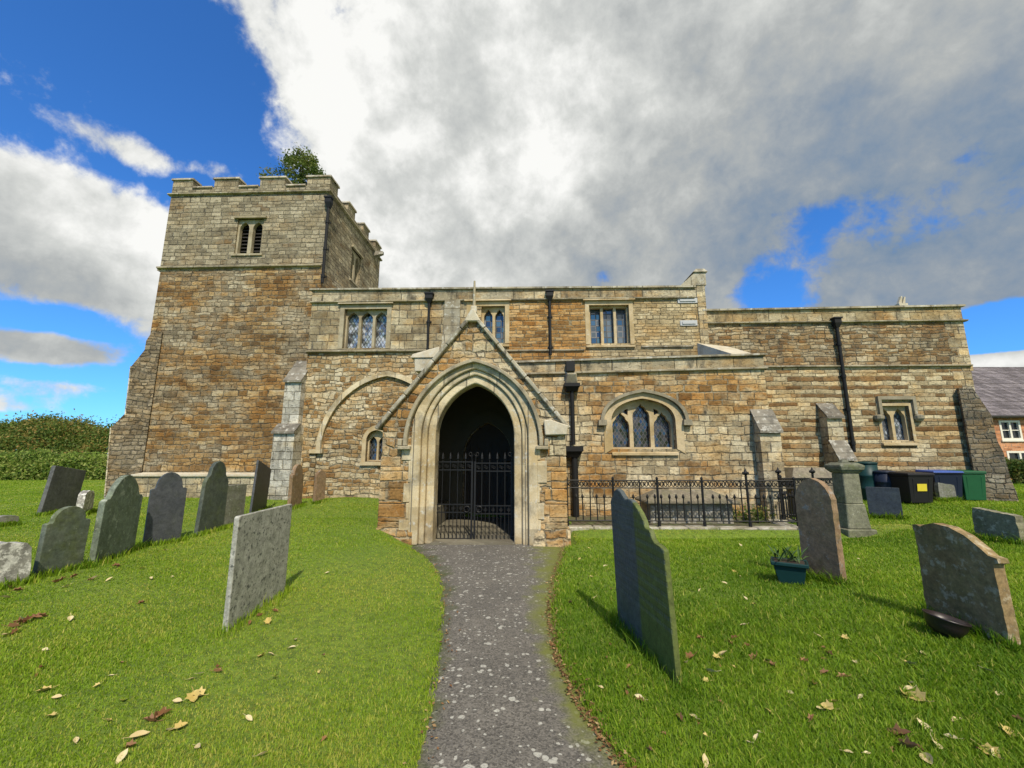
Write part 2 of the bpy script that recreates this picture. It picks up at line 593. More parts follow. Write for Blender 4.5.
def masonry(name, h=0.15, L=0.32, pal=PALE, pal2=None, zones=(), patch=0.0, mortar=(0.40, 0.35, 0.25), mw=0.012, seed=0.0,
            rubble=False, band=None, lichen=0.25, dark=0.35, bumps=1.0, warp=0.03, bright=1.0, flip=False, ochre=0.6, weather=0.62):
    bright *= STONE
    mortar = tuple(v * STONE for v in mortar)
    m, nt, b = new_mat(name)
    co = objco(nt)
    x, y, z = nt.sep(co)
    u = nt.m('SUBTRACT' if flip else 'ADD', x, y)
    wn = nt.noise(co, 1.7, 2.0, 0.5)
    wn2 = nt.noise(co, 5.0, 2.0, 0.5)
    fine = nt.noise(co, 28.0, 4.0, 0.65)
    wv = nt.m('ADD', nt.m('MULTIPLY', nt.m('SUBTRACT', wn, 0.5), warp * 2.5), nt.m('MULTIPLY', nt.m('SUBTRACT', wn2, 0.5), warp))
    if rubble:
        vv = nt.comb(nt.m('ADD', nt.m('MULTIPLY', u, h / L), wv), nt.m('ADD', nt.m('ADD', z, wv), seed), seed)
        vo = nt.voro(vv, 0.82 / h, 'F1', 0.85)
        ve = nt.voro(vv, 0.82 / h, 'DISTANCE_TO_EDGE', 0.85)
        rc = nt.n('ShaderNodeSeparateColor')
        nt.put(rc.inputs[0], vo['Color'])
        rnd, rnd2, rnd3 = rc.outputs
        e = nt.m('MULTIPLY', ve['Distance'], h * 0.9)
        row = None
    else:
        v0 = nt.m('DIVIDE', nt.m('ADD', nt.m('ADD', z, wv), 20.0 + seed), h)
        v1 = nt.m('ADD', v0, nt.m('MULTIPLY', nt.noise1(v0, 0.43), 1.0))
        row = nt.m('FLOOR', v1)
        fv = nt.m('FRACT', v1)
        r1 = nt.white(nt.comb(row, seed, 1.0))[0]
        r2 = nt.white(nt.comb(row, seed, 9.0))[0]
        u1 = nt.m('ADD', nt.m('MULTIPLY', nt.m('DIVIDE', nt.m('ADD', u, wv), L), nt.m('ADD', nt.m('MULTIPLY', r1, 0.6), 0.7)), nt.m('MULTIPLY', r2, 37.0))
        u2 = nt.m('ADD', u1, nt.m('MULTIPLY', nt.noise1(nt.m('ADD', u1, nt.m('MULTIPLY', row, 7.13)), 0.8), 0.9))
        colm = nt.m('FLOOR', u2)
        fu = nt.m('FRACT', u2)
        wn_ = nt.white(nt.comb(colm, row, seed))
        rnd = wn_[0]
        rc = nt.n('ShaderNodeSeparateColor')
        nt.put(rc.inputs[0], wn_[1])
        rnd2, rnd3 = rc.outputs[0], rc.outputs[1]
        du = nt.m('MULTIPLY', nt.m('MINIMUM', fu, nt.m('SUBTRACT', 1.0, fu)), L)
        dv = nt.m('MULTIPLY', nt.m('MINIMUM', fv, nt.m('SUBTRACT', 1.0, fv)), h)
        e = nt.m('SMOOTH_MIN', du, dv, 0.015)
    e = nt.m('ADD', e, nt.m('MULTIPLY', nt.m('SUBTRACT', nt.noise(co, 14.0, 4.0, 0.6), 0.5), mw * 2.2))
    mk = nt.mr(e, mw * 0.2, mw * 1.4)
    gap = nt.m('MULTIPLY', nt.m('SUBTRACT', 1.0, mk), nt.mr(nt.noise(co, 4.2, 5.0, 0.7), 0.46, 0.60))
    # neighbouring blocks tend to come from the same bed: add a slow drift to the random pick
    drift = nt.noise(nt.vm('MULTIPLY', co, (0.6, 0.6, 2.2)), 1.0, 4.0, 0.6)
    rr = nt.m('ADD', nt.m('MULTIPLY', rnd, 0.55), nt.m('MULTIPLY', nt.m('SUBTRACT', drift, 0.30), 1.15), clamp=True)
    c = nt.ramp(rr, pal)
    if pal2 is not None:
        c2 = nt.ramp(rr, pal2)
        f = None
        if patch > 0:
            pn = nt.noise(nt.vm('ADD', nt.vm('MULTIPLY', co, (0.8, 0.8, 1.4)), (seed, 3.0, 1.0)), 0.9, 4.0, 0.6)
            f = nt.mr(nt.m('ADD', pn, nt.m('MULTIPLY', rnd3, 0.10)), 0.62 - patch, 0.80 - patch)
        for zn in zones:
            zmk = zone_mask(nt, co, zn)
            f = zmk if f is None else nt.m('MAXIMUM', f, zmk)
        if band is not None and row is not None:
            par = nt.m('FLOORED_MODULO', row, 2.0)
            pb_ = nt.m('MULTIPLY', nt.mr(par, 0.4, 0.6), nt.mr(rnd3, 0.12, 0.3))
            f = pb_ if f is None else nt.m('MAXIMUM', f, pb_)
        c = nt.mix(f, c, c2)
    c = nt.scale_col(c, nt.m('MULTIPLY', nt.m('ADD', nt.m('MULTIPLY', rnd2, 0.36), 0.82), bright))
    blot = nt.noise(nt.vm('ADD', co, (2.0, 6.0, 4.0)), 9.0, 6.0, 0.7)
    c = nt.scale_col(c, nt.mr(blot, 0.25, 0.72, 0.62, 1.22, smooth=False))
    c = nt.scale_col(c, nt.m('ADD', nt.m('MULTIPLY', fine, 1.1), 0.45))
    mt = nt.scale_col(nt.mix(nt.noise(co, 2.2, 3.0), mortar, tuple(v * 0.62 for v in mortar)), nt.m('ADD', nt.m('MULTIPLY', fine, 0.5), 0.75))
    c = nt.mix(mk, mt, c)
    c = nt.mix(nt.m('MULTIPLY', gap, 0.8), c, (0.05, 0.042, 0.03))        # open joints where the mortar has gone
    # weathering: grey-white lichen crusts and dark algae streaks that have shapes of their own
    lich = nt.mr(nt.noise(nt.vm('ADD', co, (5.0, 1.0, 2.0)), 5.5, 8.0, 0.68), 0.70 - 0.16 * lichen, 0.80 - 0.16 * lichen)
    c = nt.mix(nt.m('MULTIPLY', lich, 0.6), c, (0.46, 0.435, 0.34))
    # iron-rich staining that runs across neighbouring stones
    och = nt.mr(nt.noise(nt.vm('MULTIPLY', nt.vm('ADD', co, (seed * 3.1, 1.0, 5.0)), (0.9, 0.9, 1.6)), 1.2, 6.0, 0.66), 0.44, 0.68)
    c = nt.mix(nt.m('MULTIPLY', och, ochre), c, nt.vm('MULTIPLY', c, (1.05, 0.74, 0.36)))
    stk = nt.noise(nt.vm('MULTIPLY', co, (2.2, 2.2, 0.9)), 1.3, 7.0, 0.68)
    c = nt.mix(nt.m('MULTIPLY', nt.mr(stk, 0.53 - 0.07 * dark, 0.72 - 0.05 * dark), dark), c, (0.075, 0.07, 0.055))
    # sooty weather crust in broad irregular patches
    wea = nt.noise(nt.vm('MULTIPLY', nt.vm('ADD', co, (3.0, seed, 7.0)), (0.7, 0.7, 1.5)), 1.0, 8.0, 0.70)
    c = nt.mix(nt.mr(wea, 0.47, 0.66, 0.0, weather), c, nt.vm('MULTIPLY', c, (0.42, 0.40, 0.37)))
    pit = nt.mr(nt.noise(nt.vm('MULTIPLY', co, (0.7, 0.7, 1.7)), 11.0, 6.0, 0.74), 0.55, 0.68)
    c = nt.mix(nt.m('MULTIPLY', pit, 0.55), c, (0.08, 0.065, 0.045))
    nt.put(b.inputs['Base Color'], c)
    b.inputs['Roughness'].default_value = 0.92
    b.inputs['Specular IOR Level'].default_value = 0.2
    hgt = nt.m('ADD', nt.m('MULTIPLY', mk, nt.m('ADD', nt.m('MULTIPLY', rnd3, 0.7), 0.6)), nt.m('MULTIPLY', fine, 0.55))
    hgt = nt.m('SUBTRACT', hgt, nt.m('MULTIPLY', pit, 0.5))
    nt.put(b.inputs['Normal'], nt.bump(hgt, bumps, 0.022))
    return m


def dressed(name, col=(0.52, 0.47, 0.34), col2=(0.36, 0.29, 0.17), lichen=0.3, dark=0.35, joints=0.0, moss=0.0, bumps=0.4, darkcol=(0.07, 0.065, 0.055)):
    """dressed limestone: mouldings, copings, sills"""
    m, nt, b = new_mat(name)
    co = objco(nt)
    x, y, z = nt.sep(co)
    n1 = nt.noise(co, 1.6, 6.0, 0.62)
    n2 = nt.noise(nt.vm('ADD', co, (7, 3, 1)), 7.0, 7.0, 0.68)
    fine = nt.noise(co, 45.0, 4.0, 0.65)
    col, col2 = tuple(v * STONE for v in col), tuple(v * STONE for v in col2)
    c = nt.mix(nt.mr(n1, 0.35, 0.68), col, col2)
    if joints > 0:
        uu = nt.m('DIVIDE', nt.m('ADD', nt.m('ADD', x, y), 30.0), joints)
        cell = nt.m('FLOOR', uu)
        fr = nt.m('FRACT', uu)
        rv = nt.white(nt.comb(cell, nt.m('FLOOR', nt.m('DIVIDE', z, joints * 0.7)), 2.0))[0]
        c = nt.scale_col(c, nt.m('ADD', nt.m('MULTIPLY', rv, 0.45), 0.76))
        ed = nt.m('MINIMUM', fr, nt.m('SUBTRACT', 1.0, fr))
        jm = nt.mr(ed, 0.008, 0.03)
        c = nt.mix(jm, (0.16, 0.14, 0.10), c)
    c = nt.scale_col(c, nt.m('ADD', nt.m('MULTIPLY', fine, 0.6), 0.7))
    c = nt.mix(nt.m('MULTIPLY', nt.mr(n2, 0.62 - lichen * 0.1, 0.72 - lichen * 0.1), 0.7), c, (0.52, 0.51, 0.45))
    n3 = nt.noise(nt.vm('MULTIPLY', co, (1.5, 1.5, 0.9)), 2.1, 7.0, 0.7)
    c = nt.mix(nt.m('MULTIPLY', nt.mr(n3, 0.52 - 0.08 * dark, 0.70 - 0.06 * dark), dark), c, darkcol)
    if moss > 0:
        n4 = nt.noise(nt.vm('ADD', co, (1, 8, 4)), 3.0, 7.0, 0.7)
        c = nt.mix(nt.m('MULTIPLY', nt.mr(n4, 0.5, 0.66), moss), c, (0.10, 0.12, 0.03))
    nt.put(b.inputs['Base Color'], c)
    b.inputs['Roughness'].default_value = 0.9
    b.inputs['Specular IOR Level'].default_value = 0.25
    nt.put(b.inputs['Normal'], nt.bump(nt.m('ADD', nt.m('MULTIPLY', fine, 0.5), n2), bumps, 0.015))
    return m


def plain(name, col, rough=0.6, metal=0.0, spec=0.5, var=0.25, scale=8.0, bumps=0.0):
    m, nt, b = new_mat(name)
    co = objco(nt)
    n1 = nt.noise(co, scale, 5.0, 0.6)
    nt.put(b.inputs['Base Color'], nt.scale_col(nt.mix(0.0, col, col), nt.m('ADD', nt.m('MULTIPLY', n1, 2 * var), 1.0 - var)))
    b.inputs['Roughness'].default_value = rough
    b.inputs['Metallic'].default_value = metal
    b.inputs['Specular IOR Level'].default_value = spec
    if bumps > 0:
        nt.put(b.inputs['Normal'], nt.bump(nt.noise(co, scale * 3, 4.0), bumps, 0.01))
    return m


def glazing(name, diamond=True, size=0.075, base=(0.012, 0.016, 0.022), lead=(0.02, 0.02, 0.022), tilt=0.35, tint=(1, 1, 1), rough=0.06, sky_sheen=0.0):
    """leaded glass: each quarry sits at a slightly different angle in its cames"""
    m, nt, b = new_mat(name)
    co = objco(nt)
    x, y, z = nt.sep(co)
    u = nt.m('ADD', x, y)
    if diamond:
        p = nt.m('DIVIDE', nt.m('ADD', u, nt.m('MULTIPLY', z, 0.62)), size)
        q = nt.m('DIVIDE', nt.m('SUBTRACT', u, nt.m('MULTIPLY', z, 0.62)), size)
    else:
        p = nt.m('DIVIDE', u, size)
        q = nt.m('DIVIDE', z, size * 1.15)
    fp, fq = nt.m('FRACT', p), nt.m('FRACT', q)
    e = nt.m('MINIMUM', nt.m('MINIMUM', fp, nt.m('SUBTRACT', 1.0, fp)), nt.m('MINIMUM', fq, nt.m('SUBTRACT', 1.0, fq)))
    mk = nt.mr(e, 0.07, 0.13)
    wh = nt.white(nt.comb(nt.m('FLOOR', p), nt.m('FLOOR', q), 3.0))
    base_c = nt.scale_col(nt.mix(0.0, base, base), nt.m('ADD', nt.m('MULTIPLY', wh[0], 1.4), 0.4))
    if sky_sheen > 0:
        base_c = nt.mix(nt.m('MULTIPLY', nt.mr(nt.noise(co, 4.5, 5.0, 0.6), 0.42, 0.58), sky_sheen), base_c, (0.42, 0.46, 0.50))  # white sky reflection painted on the panes in pale patches
    nt.put(b.inputs['Base Color'], nt.mix(mk, lead, base_c))
    nt.put(b.inputs['Roughness'], nt.m('ADD', nt.m('MULTIPLY', nt.m('SUBTRACT', 1.0, mk), 0.5), rough))
    b.inputs['Specular IOR Level'].default_value = 0.9
    b.inputs['IOR'].default_value = 1.6
    geo = nt.n('ShaderNodeNewGeometry').outputs['Normal']
    off = nt.vm('SCALE', nt.vm('SUBTRACT', wh[1], (0.5, 0.5, 0.5)), scale=tilt)
    nn = nt.vm('NORMALIZE', nt.vm('ADD', geo, off))
    nt.put(b.inputs['Normal'], nn)
    return m


TX_R = XX(329, 195, 13.2)
M = {}
IRONG = [(0.0, (0.15, 0.085, 0.035)), (0.3, (0.26, 0.155, 0.06)), (0.6, (0.35, 0.22, 0.09)), (0.8, (0.41, 0.30, 0.15)), (1.0, (0.48, 0.42, 0.29))]
M['tower_up'] = masonry('tower_ashlar', 0.15, 0.30, GREYS, COARSE, patch=0.06, mortar=(0.27, 0.235, 0.165), mw=0.013, seed=1, lichen=0.3, dark=0.4, warp=0.035, bright=0.84, ochre=0.25)
M['tower_low'] = masonry('tower_coursed_rubble', 0.135, 0.30, [(0, (0.24, 0.19, 0.12)), (0.4, (0.35, 0.29, 0.19)), (0.75, (0.43, 0.37, 0.255)), (1, (0.49, 0.44, 0.32))], IRONG,
                         zones=[(-9.0, -6.2, -1.0, 3.0, 0.35), (-11.5, -8.5, -1.0, 1.5, 0.3)], patch=0.16, mortar=(0.27, 0.22, 0.145), mw=0.014, seed=2, lichen=0.35, dark=0.35, warp=0.07, bright=0.80, ochre=0.75)
M['nave_ashlar'] = masonry('nave_ashlar', 0.26, 0.36, PALE, IRONG, mortar=(0.28, 0.245, 0.18), mw=0.014, seed=3, lichen=0.5, dark=0.42, warp=0.03, patch=0.02,
                           zones=[(0.2, 2.05, -5, 30, 0.12)], bright=0.84)
M['nave_fine'] = masonry('nave_coursed', 0.105, 0.28, [(0, (0.31, 0.235, 0.12)), (0.5, (0.41, 0.33, 0.19)), (1, (0.49, 0.42, 0.27))], IRON, mortar=(0.36, 0.29, 0.17), mw=0.011, seed=4, lichen=0.25,
                         dark=0.28, warp=0.04, zones=[(-0.6, 1.98, -5, 30, 0.05)])
M['nave_rubble'] = masonry('nave_rubble', 0.135, 0.22, MIXED, IRONG, patch=0.06, mortar=(0.36, 0.30, 0.19), mw=0.017, seed=5, lichen=0.45, dark=0.3, warp=0.09)
M['blocking'] = masonry('blocked_arch_rubble', 0.125, 0.24, MIXED, IRONG, patch=0.10, mortar=(0.38, 0.32, 0.21), mw=0.016, ochre=0.5, seed=15, lichen=0.4, dark=0.2, warp=0.08)
M['aisle'] = masonry('aisle_coursed', 0.175, 0.33, PALE, IRON, patch=0.13, mortar=(0.36, 0.31, 0.21), mw=0.013, seed=6, lichen=0.4, dark=0.32, warp=0.04, bright=0.95)
M['parapet'] = masonry('parapet_ashlar', 0.33, 0.62, GREYS, MIXED, patch=0.10, mortar=(0.22, 0.19, 0.13), mw=0.009, seed=7, lichen=0.5, dark=0.85, warp=0.01)
M['chancel_up'] = masonry('chancel_rubble', 0.105, 0.24, COARSE, MIXED, patch=0.10, mortar=(0.24, 0.20, 0.13), mw=0.014, seed=8, lichen=0.66, dark=0.55, warp=0.06, bright=0.88)
M['chancel_low'] = masonry('chancel_banded', 0.125, 0.42, [(0, (0.36, 0.28, 0.155)), (0.5, (0.44, 0.365, 0.225)), (1, (0.51, 0.44, 0.29))],
                           [(0, (0.14, 0.08, 0.034)), (0.5, (0.22, 0.135, 0.06)), (1, (0.31, 0.22, 0.115))], mortar=(0.40, 0.33, 0.20), mw=0.012, seed=9, band=True, lichen=0.2, dark=0.18, warp=0.035, bright=0.97, weather=0.45)
M['chancel_par'] = masonry('chancel_parapet', 0.20, 0.5, [(0, (0.28, 0.20, 0.09)), (0.5, (0.36, 0.29, 0.165)), (1, (0.43, 0.38, 0.265))], IRON, patch=0.05, mortar=(0.22, 0.175, 0.11), mw=0.008, seed=10, lichen=0.35, dark=0.6)
M['porch'] = masonry('porch_rubble', 0.15, 0.25, MIXED, IRON, patch=0.12, mortar=(0.40, 0.34, 0.23), mw=0.018, seed=11, lichen=0.85, dark=0.3, warp=0.09)
M['quoin'] = masonry('porch_quoins', 0.27, 0.46, IRON, PALE, patch=0.16, mortar=(0.36, 0.29, 0.18), mw=0.012, seed=12, lichen=0.5, dark=0.25, warp=0.03, bright=1.05)
M['buttress'] = masonry('buttress_ashlar', 0.24, 0.34, PALE, GREYS, patch=0.15, mortar=(0.34, 0.30, 0.23), mw=0.010, seed=13, lichen=0.6, dark=0.4, warp=0.015)
M['white_buttress'] = masonry('whitened_buttress', 0.26, 0.40, [(0, (0.42, 0.40, 0.33)), (1, (0.56, 0.54, 0.47))], PALE, patch=0.08, mortar=(0.33, 0.30, 0.23), mw=0.009, ochre=0.15, weather=0.4, seed=14, lichen=0.7, dark=0.6, warp=0.015)
DB = [(0, (0.17, 0.135, 0.085)), (0.6, (0.25, 0.21, 0.145)), (1, (0.35, 0.31, 0.23))]
M['dark_buttress'] = masonry('rendered_buttress', 0.13, 0.26, DB, mortar=(0.21, 0.185, 0.14), mw=0.02, seed=16, lichen=0.5, dark=0.5, warp=0.09)
M['east_buttress'] = masonry('east_buttress_rubble', 0.14, 0.28, DB, MIXED, patch=0.04, mortar=(0.22, 0.195, 0.15), mw=0.02, seed=17, lichen=0.6, dark=0.6, warp=0.09, flip=True)
M['dressed'] = dressed('dressed_limestone', (0.50, 0.43, 0.29), (0.37, 0.28, 0.145), lichen=0.6, dark=0.5, joints=0.55, bumps=0.7)
M['tracery'] = dressed('window_dressings', (0.47, 0.38, 0.235), (0.34, 0.25, 0.12), lichen=0.25, dark=0.28, bumps=0.6)
M['grey_dress'] = dressed('grey_dressings', (0.36, 0.315, 0.215), (0.25, 0.205, 0.125), lichen=0.4, dark=0.5, bumps=0.6)
M['coping'] = dressed('weathered_coping', (0.36, 0.33, 0.25), (0.24, 0.20, 0.13), lichen=0.9, dark=0.6, joints=0.8)
M['string'] = dressed('string_course', (0.34, 0.30, 0.21), (0.22, 0.18, 0.11), lichen=0.5, dark=0.65, joints=0.9)
M['weathering'] = dressed('buttress_weathering', (0.22, 0.20, 0.16), (0.13, 0.115, 0.09), lichen=0.9, dark=0.65)
M['hood'] = dressed('hood_mould', (0.27, 0.24, 0.17), (0.18, 0.155, 0.10), lichen=0.4, dark=0.45)
M['kneeler'] = dressed('kneeler_stone', (0.50, 0.46, 0.36), (0.42, 0.36, 0.25), lichen=0.9, dark=0.25)
M['iron'] = plain('black_painted_iron', (0.010, 0.010, 0.010), 0.55, 0.0, 0.3)
M['pipe'] = plain('black_cast_iron_pipe', (0.011, 0.011, 0.011), 0.6, 0.0, 0.25)
M['louvre'] = plain('dark_louvre', (0.018, 0.015, 0.012), 0.8)
M['lead'] = plain('roof_lead', (0.18, 0.19, 0.20), 0.6)
M['dark_in'] = plain('porch_shade_tone', (0.085, 0.08, 0.06), 0.95, var=0.3, scale=2.0)  # porch shade put into the colour of its inner faces
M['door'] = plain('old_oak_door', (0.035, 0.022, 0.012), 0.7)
M['flag'] = dressed('porch_flagstones', (0.17, 0.155, 0.11), (0.12, 0.105, 0.075), lichen=0.1, dark=0.2, joints=0.7)
M['glass_white'] = glazing('latticed_reflecting_glass', True, 0.115, (0.05, 0.06, 0.07), tilt=0.55, sky_sheen=0.85)
M['glass_blue'] = glazing('rectangular_leaded_glass', False, 0.17, (0.05, 0.075, 0.10), (0.02, 0.02, 0.022), tilt=0.3)
M['glass_dark'] = glazing('dark_leaded_glass', True, 0.10, (0.010, 0.010, 0.012), (0.03, 0.028, 0.028), tilt=0.22, rough=0.2)
M['plaque'] = plain('white_slate_plate', (0.40, 0.41, 0.41), 0.6)

# ------------------------------------------------------------------ ground, path
mg, nt, b = new_mat('lawn_soil')
co = objco(nt)
n1 = nt.noise(co, 0.7, 5.0, 0.6)
n2 = nt.noise(co, 14.0, 6.0, 0.7)
n3 = nt.noise(co, 55.0, 4.0, 0.7)
c = nt.mix(nt.mr(n1, 0.3, 0.7), (0.16, 0.26, 0.016), (0.22, 0.31, 0.028))
c = nt.mix(nt.mr(n2, 0.35, 0.7), c, (0.085, 0.14, 0.012))
c = nt.mix(nt.mr(n3, 0.60, 0.78), c, (0.12, 0.13, 0.03))
nt.put(b.inputs['Base Color'], c)
b.inputs['Roughness'].default_value = 0.95
nt.put(b.inputs['Normal'], nt.bump(nt.m('ADD', n3, n2), 0.9, 0.04))
M['soil'] = mg


def spaced(a, b_, fine, far_lo, far_hi, grow=1.28):
    lst = list(np.arange(a, b_ + 1e-6, fine))
    s, v = fine, a
    lo = []
    while v > far_lo:
        s *= grow
        v -= s
        lo.append(v)
    s, v = fine, b_
    hi = []
    while v < far_hi:
        s *= grow
        v += s
        hi.append(v)
    return np.array(lo[::-1] + lst + hi)


gx = spaced(-16, 16, 0.12, -900, 900)
gy = spaced(-3, 16, 0.12, -300, 1500)
GX, GY = np.meshgrid(gx, gy)
GZ = lawn_z(GX, GY)
nx, ny = len(gx), len(gy)
V = np.stack([GX.ravel(), GY.ravel(), GZ.ravel()], 1)
ii = np.arange(nx * ny).reshape(ny, nx)
Fq = np.stack([ii[:-1, :-1].ravel(), ii[:-1, 1:].ravel(), ii[1:, 1:].ravel(), ii[1:, :-1].ravel()], 1)


def np_mesh(name, V, faces_flat, sizes, mat, parent=None, smooth=False):
    me = bpy.data.meshes.new(name)
    me.vertices.add(len(V))
    me.vertices.foreach_set('co', np.ascontiguousarray(V, dtype=np.float32).ravel())
    me.loops.add(len(faces_flat))
    me.loops.foreach_set('vertex_index', np.ascontiguousarray(faces_flat, dtype=np.int32))
    me.polygons.add(len(sizes))
    starts = np.concatenate([[0], np.cumsum(sizes)[:-1]]).astype(np.int32)
    me.polygons.foreach_set('loop_start', starts)
    me.polygons.foreach_set('loop_total', np.asarray(sizes, dtype=np.int32))
    me.update(calc_edges=True)
    if smooth:
        me.polygons.foreach_set('use_smooth', np.ones(len(sizes), dtype=bool))
    return link_mesh(name, me, mat, parent)


g = np_mesh('ground', V, Fq.ravel(), np.full(len(Fq), 4), M['soil'], smooth=True)
tag(g, kind='structure')

# path: asphalt with lichen discs, moss along its east edge
mp, nt, b = new_mat('lichened_asphalt')
co = objco(nt)
att = nt.n('ShaderNodeAttribute', attribute_name='across').outputs['Fac']
fine = nt.noise(co, 110.0, 3.0, 0.7)
agg = nt.voro(co, 95.0)['Color']
ag = nt.n('ShaderNodeSeparateColor')
nt.put(ag.inputs[0], agg)
n1 = nt.noise(co, 1.6, 5.0, 0.6)
c = nt.mix(n1, (0.075, 0.070, 0.060), (0.165, 0.15, 0.125))
c = nt.scale_col(c, nt.m('ADD', nt.m('MULTIPLY', ag.outputs[0], 1.0), 0.5))
n5 = nt.noise(co, 7.0, 5.0, 0.65)
c = nt.mix(nt.mr(n5, 0.55, 0.75), c, (0.17, 0.155, 0.13))
wob = nt.vm('ADD', co, nt.vm('SCALE', nt.vm('SUBTRACT', nt.noise(co, 16.0, 3.0, color=True), (0.5, 0.5, 0.5)), scale=0.05))
for sc_, thr, rad, seed_ in ((6.0, 0.55, 0.15, 0.0), (9.0, 0.54, 0.18, 4.0), (14.0, 0.52, 0.21, 9.0), (21.0, 0.52, 0.25, 6.0)):
    vo = nt.voro(nt.vm('MULTIPLY', nt.vm('ADD', wob, (seed_, seed_ * 2, 0)), (1, 1, 0)), sc_)
    vs = nt.n('ShaderNodeSeparateColor')
    nt.put(vs.inputs[0], vo['Color'])
    pres = nt.mr(nt.m('ADD', vs.outputs[0], nt.m('MULTIPLY', nt.m('SUBTRACT', nt.noise(co, 1.1, 2.0), 0.5), 1.0)), thr, thr + 0.03)
    rr_ = nt.m('MULTIPLY', nt.m('ADD', nt.m('MULTIPLY', vs.outputs[1], 1.0), 0.35), rad)
    disc = nt.mr(nt.m('SUBTRACT', nt.m('ADD', vo['Distance'], nt.m('MULTIPLY', nt.m('SUBTRACT', n5, 0.5), 0.08)), rr_), -0.02, 0.03, 1.0, 0.0)
    disc = nt.m('MULTIPLY', nt.m('MULTIPLY', disc, pres), nt.mr(nt.noise(co, 60.0, 2.0), 0.25, 0.55, 0.45, 1.0))
    c = nt.mix(nt.m('MULTIPLY', disc, 0.85), c, (0.44, 0.43, 0.37))
me_ = nt.m('ADD', att, nt.m('MULTIPLY', nt.m('SUBTRACT', nt.noise(co, 3.0, 6.0, 0.65), 0.5), 0.55))
c = nt.mix(nt.m('MULTIPLY', nt.mr(me_, 0.73, 0.94), 0.9), c, (0.135, 0.15, 0.018))
c = nt.mix(nt.m('MULTIPLY', nt.mr(me_, 0.16, -0.02), 0.85), c, (0.055, 0.07, 0.016))
c = nt.mix(nt.m('MULTIPLY', nt.mr(nt.noise(nt.vm('ADD', co, (4, 2, 0)), 2.2, 6.0, 0.7), 0.62, 0.72), 0.5), c, (0.10, 0.105, 0.02))
nt.put(b.inputs['Base Color'], c)
b.inputs['Roughness'].default_value = 0.9
nt.put(b.inputs['Normal'], nt.bump(nt.m('ADD', fine, ag.outputs[1]), 0.7, 0.008))
M['asphalt'] = mp
py_ = np.linspace(-3, 8.45, 180)
NXP = 26
PV, AC = [], []
for y_ in py_:
    l, r = path_edges(y_)
    l, r = l - 0.06, r + 0.06
    for k in range(NXP):
        t = k / (NXP - 1)
        PV.append((l + (r - l) * t, y_, 0.004 + 0.02 * (1 - (2 * t - 1) ** 2) - 0.004))
        AC.append(t)
ii = np.arange(len(PV)).reshape(len(py_), NXP)
PF = np.stack([ii[:-1, :-1].ravel(), ii[:-1, 1:].ravel(), ii[1:, 1:].ravel(), ii[1:, :-1].ravel()], 1)
po = np_mesh('path', np.array(PV), PF.ravel(), np.full(len(PF), 4), M['asphalt'], smooth=True)
at = po.data.attributes.new('across', 'FLOAT', 'POINT')
at.data.foreach_set('value', np.array(AC, dtype=np.float32))
tag(po, kind='structure')

# ------------------------------------------------------------------ THE CHURCH
YP, YA, YN, YT, YC = 8.1, 11.1, 12.8, 13.2, 12.85
OX, OY = 0.0, YN                                            # the church's own origin, in its frame
church = empty('church', loc2world(OX, OY, 0.3), -ANG,
               'honey and grey stone village church with square battlemented tower and gabled south porch', 'church')
OZ = 0.3


SPLIT = {'porch_corner_stones', 'porch_plinth', 'jamb_stones', 'tower_string_course', 'nave_string_course', 'chancel_string_course', 'battlement_coping',
         'porch_floor', 'gable_coping', 'buttress_face', 'hopper', 'nave_rear_wall', 'ornament', 'aisle_end_wall', 'porch_side_wall', 'battlement'}


def pieces(bm, gap=0.03):
    """split a bmesh into clusters of touching islands"""
    bm.verts.ensure_lookup_table()
    seen, isl = set(), []
    for v in bm.verts:
        if v.index in seen:
            continue
        st, grp = [v], []
        seen.add(v.index)
        while st:
            q = st.pop()
            grp.append(q)
            for e in q.link_edges:
                w_ = e.other_vert(q)
                if w_.index not in seen:
                    seen.add(w_.index)
                    st.append(w_)
        isl.append(grp)
    bx = []
    for grp in isl:
        lo = [min(v.co[i] for v in grp) - gap for i in range(3)]
        hi = [max(v.co[i] for v in grp) + gap for i in range(3)]
        bx.append((lo, hi))
    par = list(range(len(isl)))

    def find(i):
        while par[i] != i:
            i = par[i]
        return i
    for i in range(len(isl)):
        for j in range(i):
            if all(bx[i][0][k] < bx[j][1][k] and bx[j][0][k] < bx[i][1][k] for k in range(3)):
                par[find(i)] = find(j)
    outs = []
    for r_ in sorted({find(i) for i in range(len(isl))}):
        keep_v = {v.index for i in range(len(isl)) if find(i) == r_ for v in isl[i]}
        nb_ = bm.copy()
        nb_.verts.ensure_lookup_table()
        bmesh.ops.delete(nb_, geom=[v for v in nb_.verts if v.index not in keep_v], context='VERTS')
        outs.append(nb_)
    return outs


def cp(name, bm, mat, parent=None, smooth=False):
    """link a church part; its mesh is written in the church frame"""
    bmesh.ops.translate(bm, verts=bm.verts, vec=(-OX, -OY, -OZ))
    if name in SPLIT:
        out = None
        for b_ in pieces(bm):
            o = from_bm(name, b_, mat, parent or church, smooth)
            out = out or o
        bm.free()
        return out
    return from_bm(name, bm, mat, parent or church, smooth)


def course(bm, x0, x1, za, zb, yf, proud, h, ret=0.0):
    """a moulded course along a front: sloped top, flat underside; za/zb: its top at either end"""
    prof = [(yf + 0.05, 0.0), (yf - proud, -h * 0.45), (yf - proud, -h * 0.8), (yf - proud * 0.4, -h), (yf + 0.05, -h)]
    a_hull(bm, [(x0, p[0], za + p[1]) for p in prof], [(x1, p[0], zb + p[1]) for p in prof])


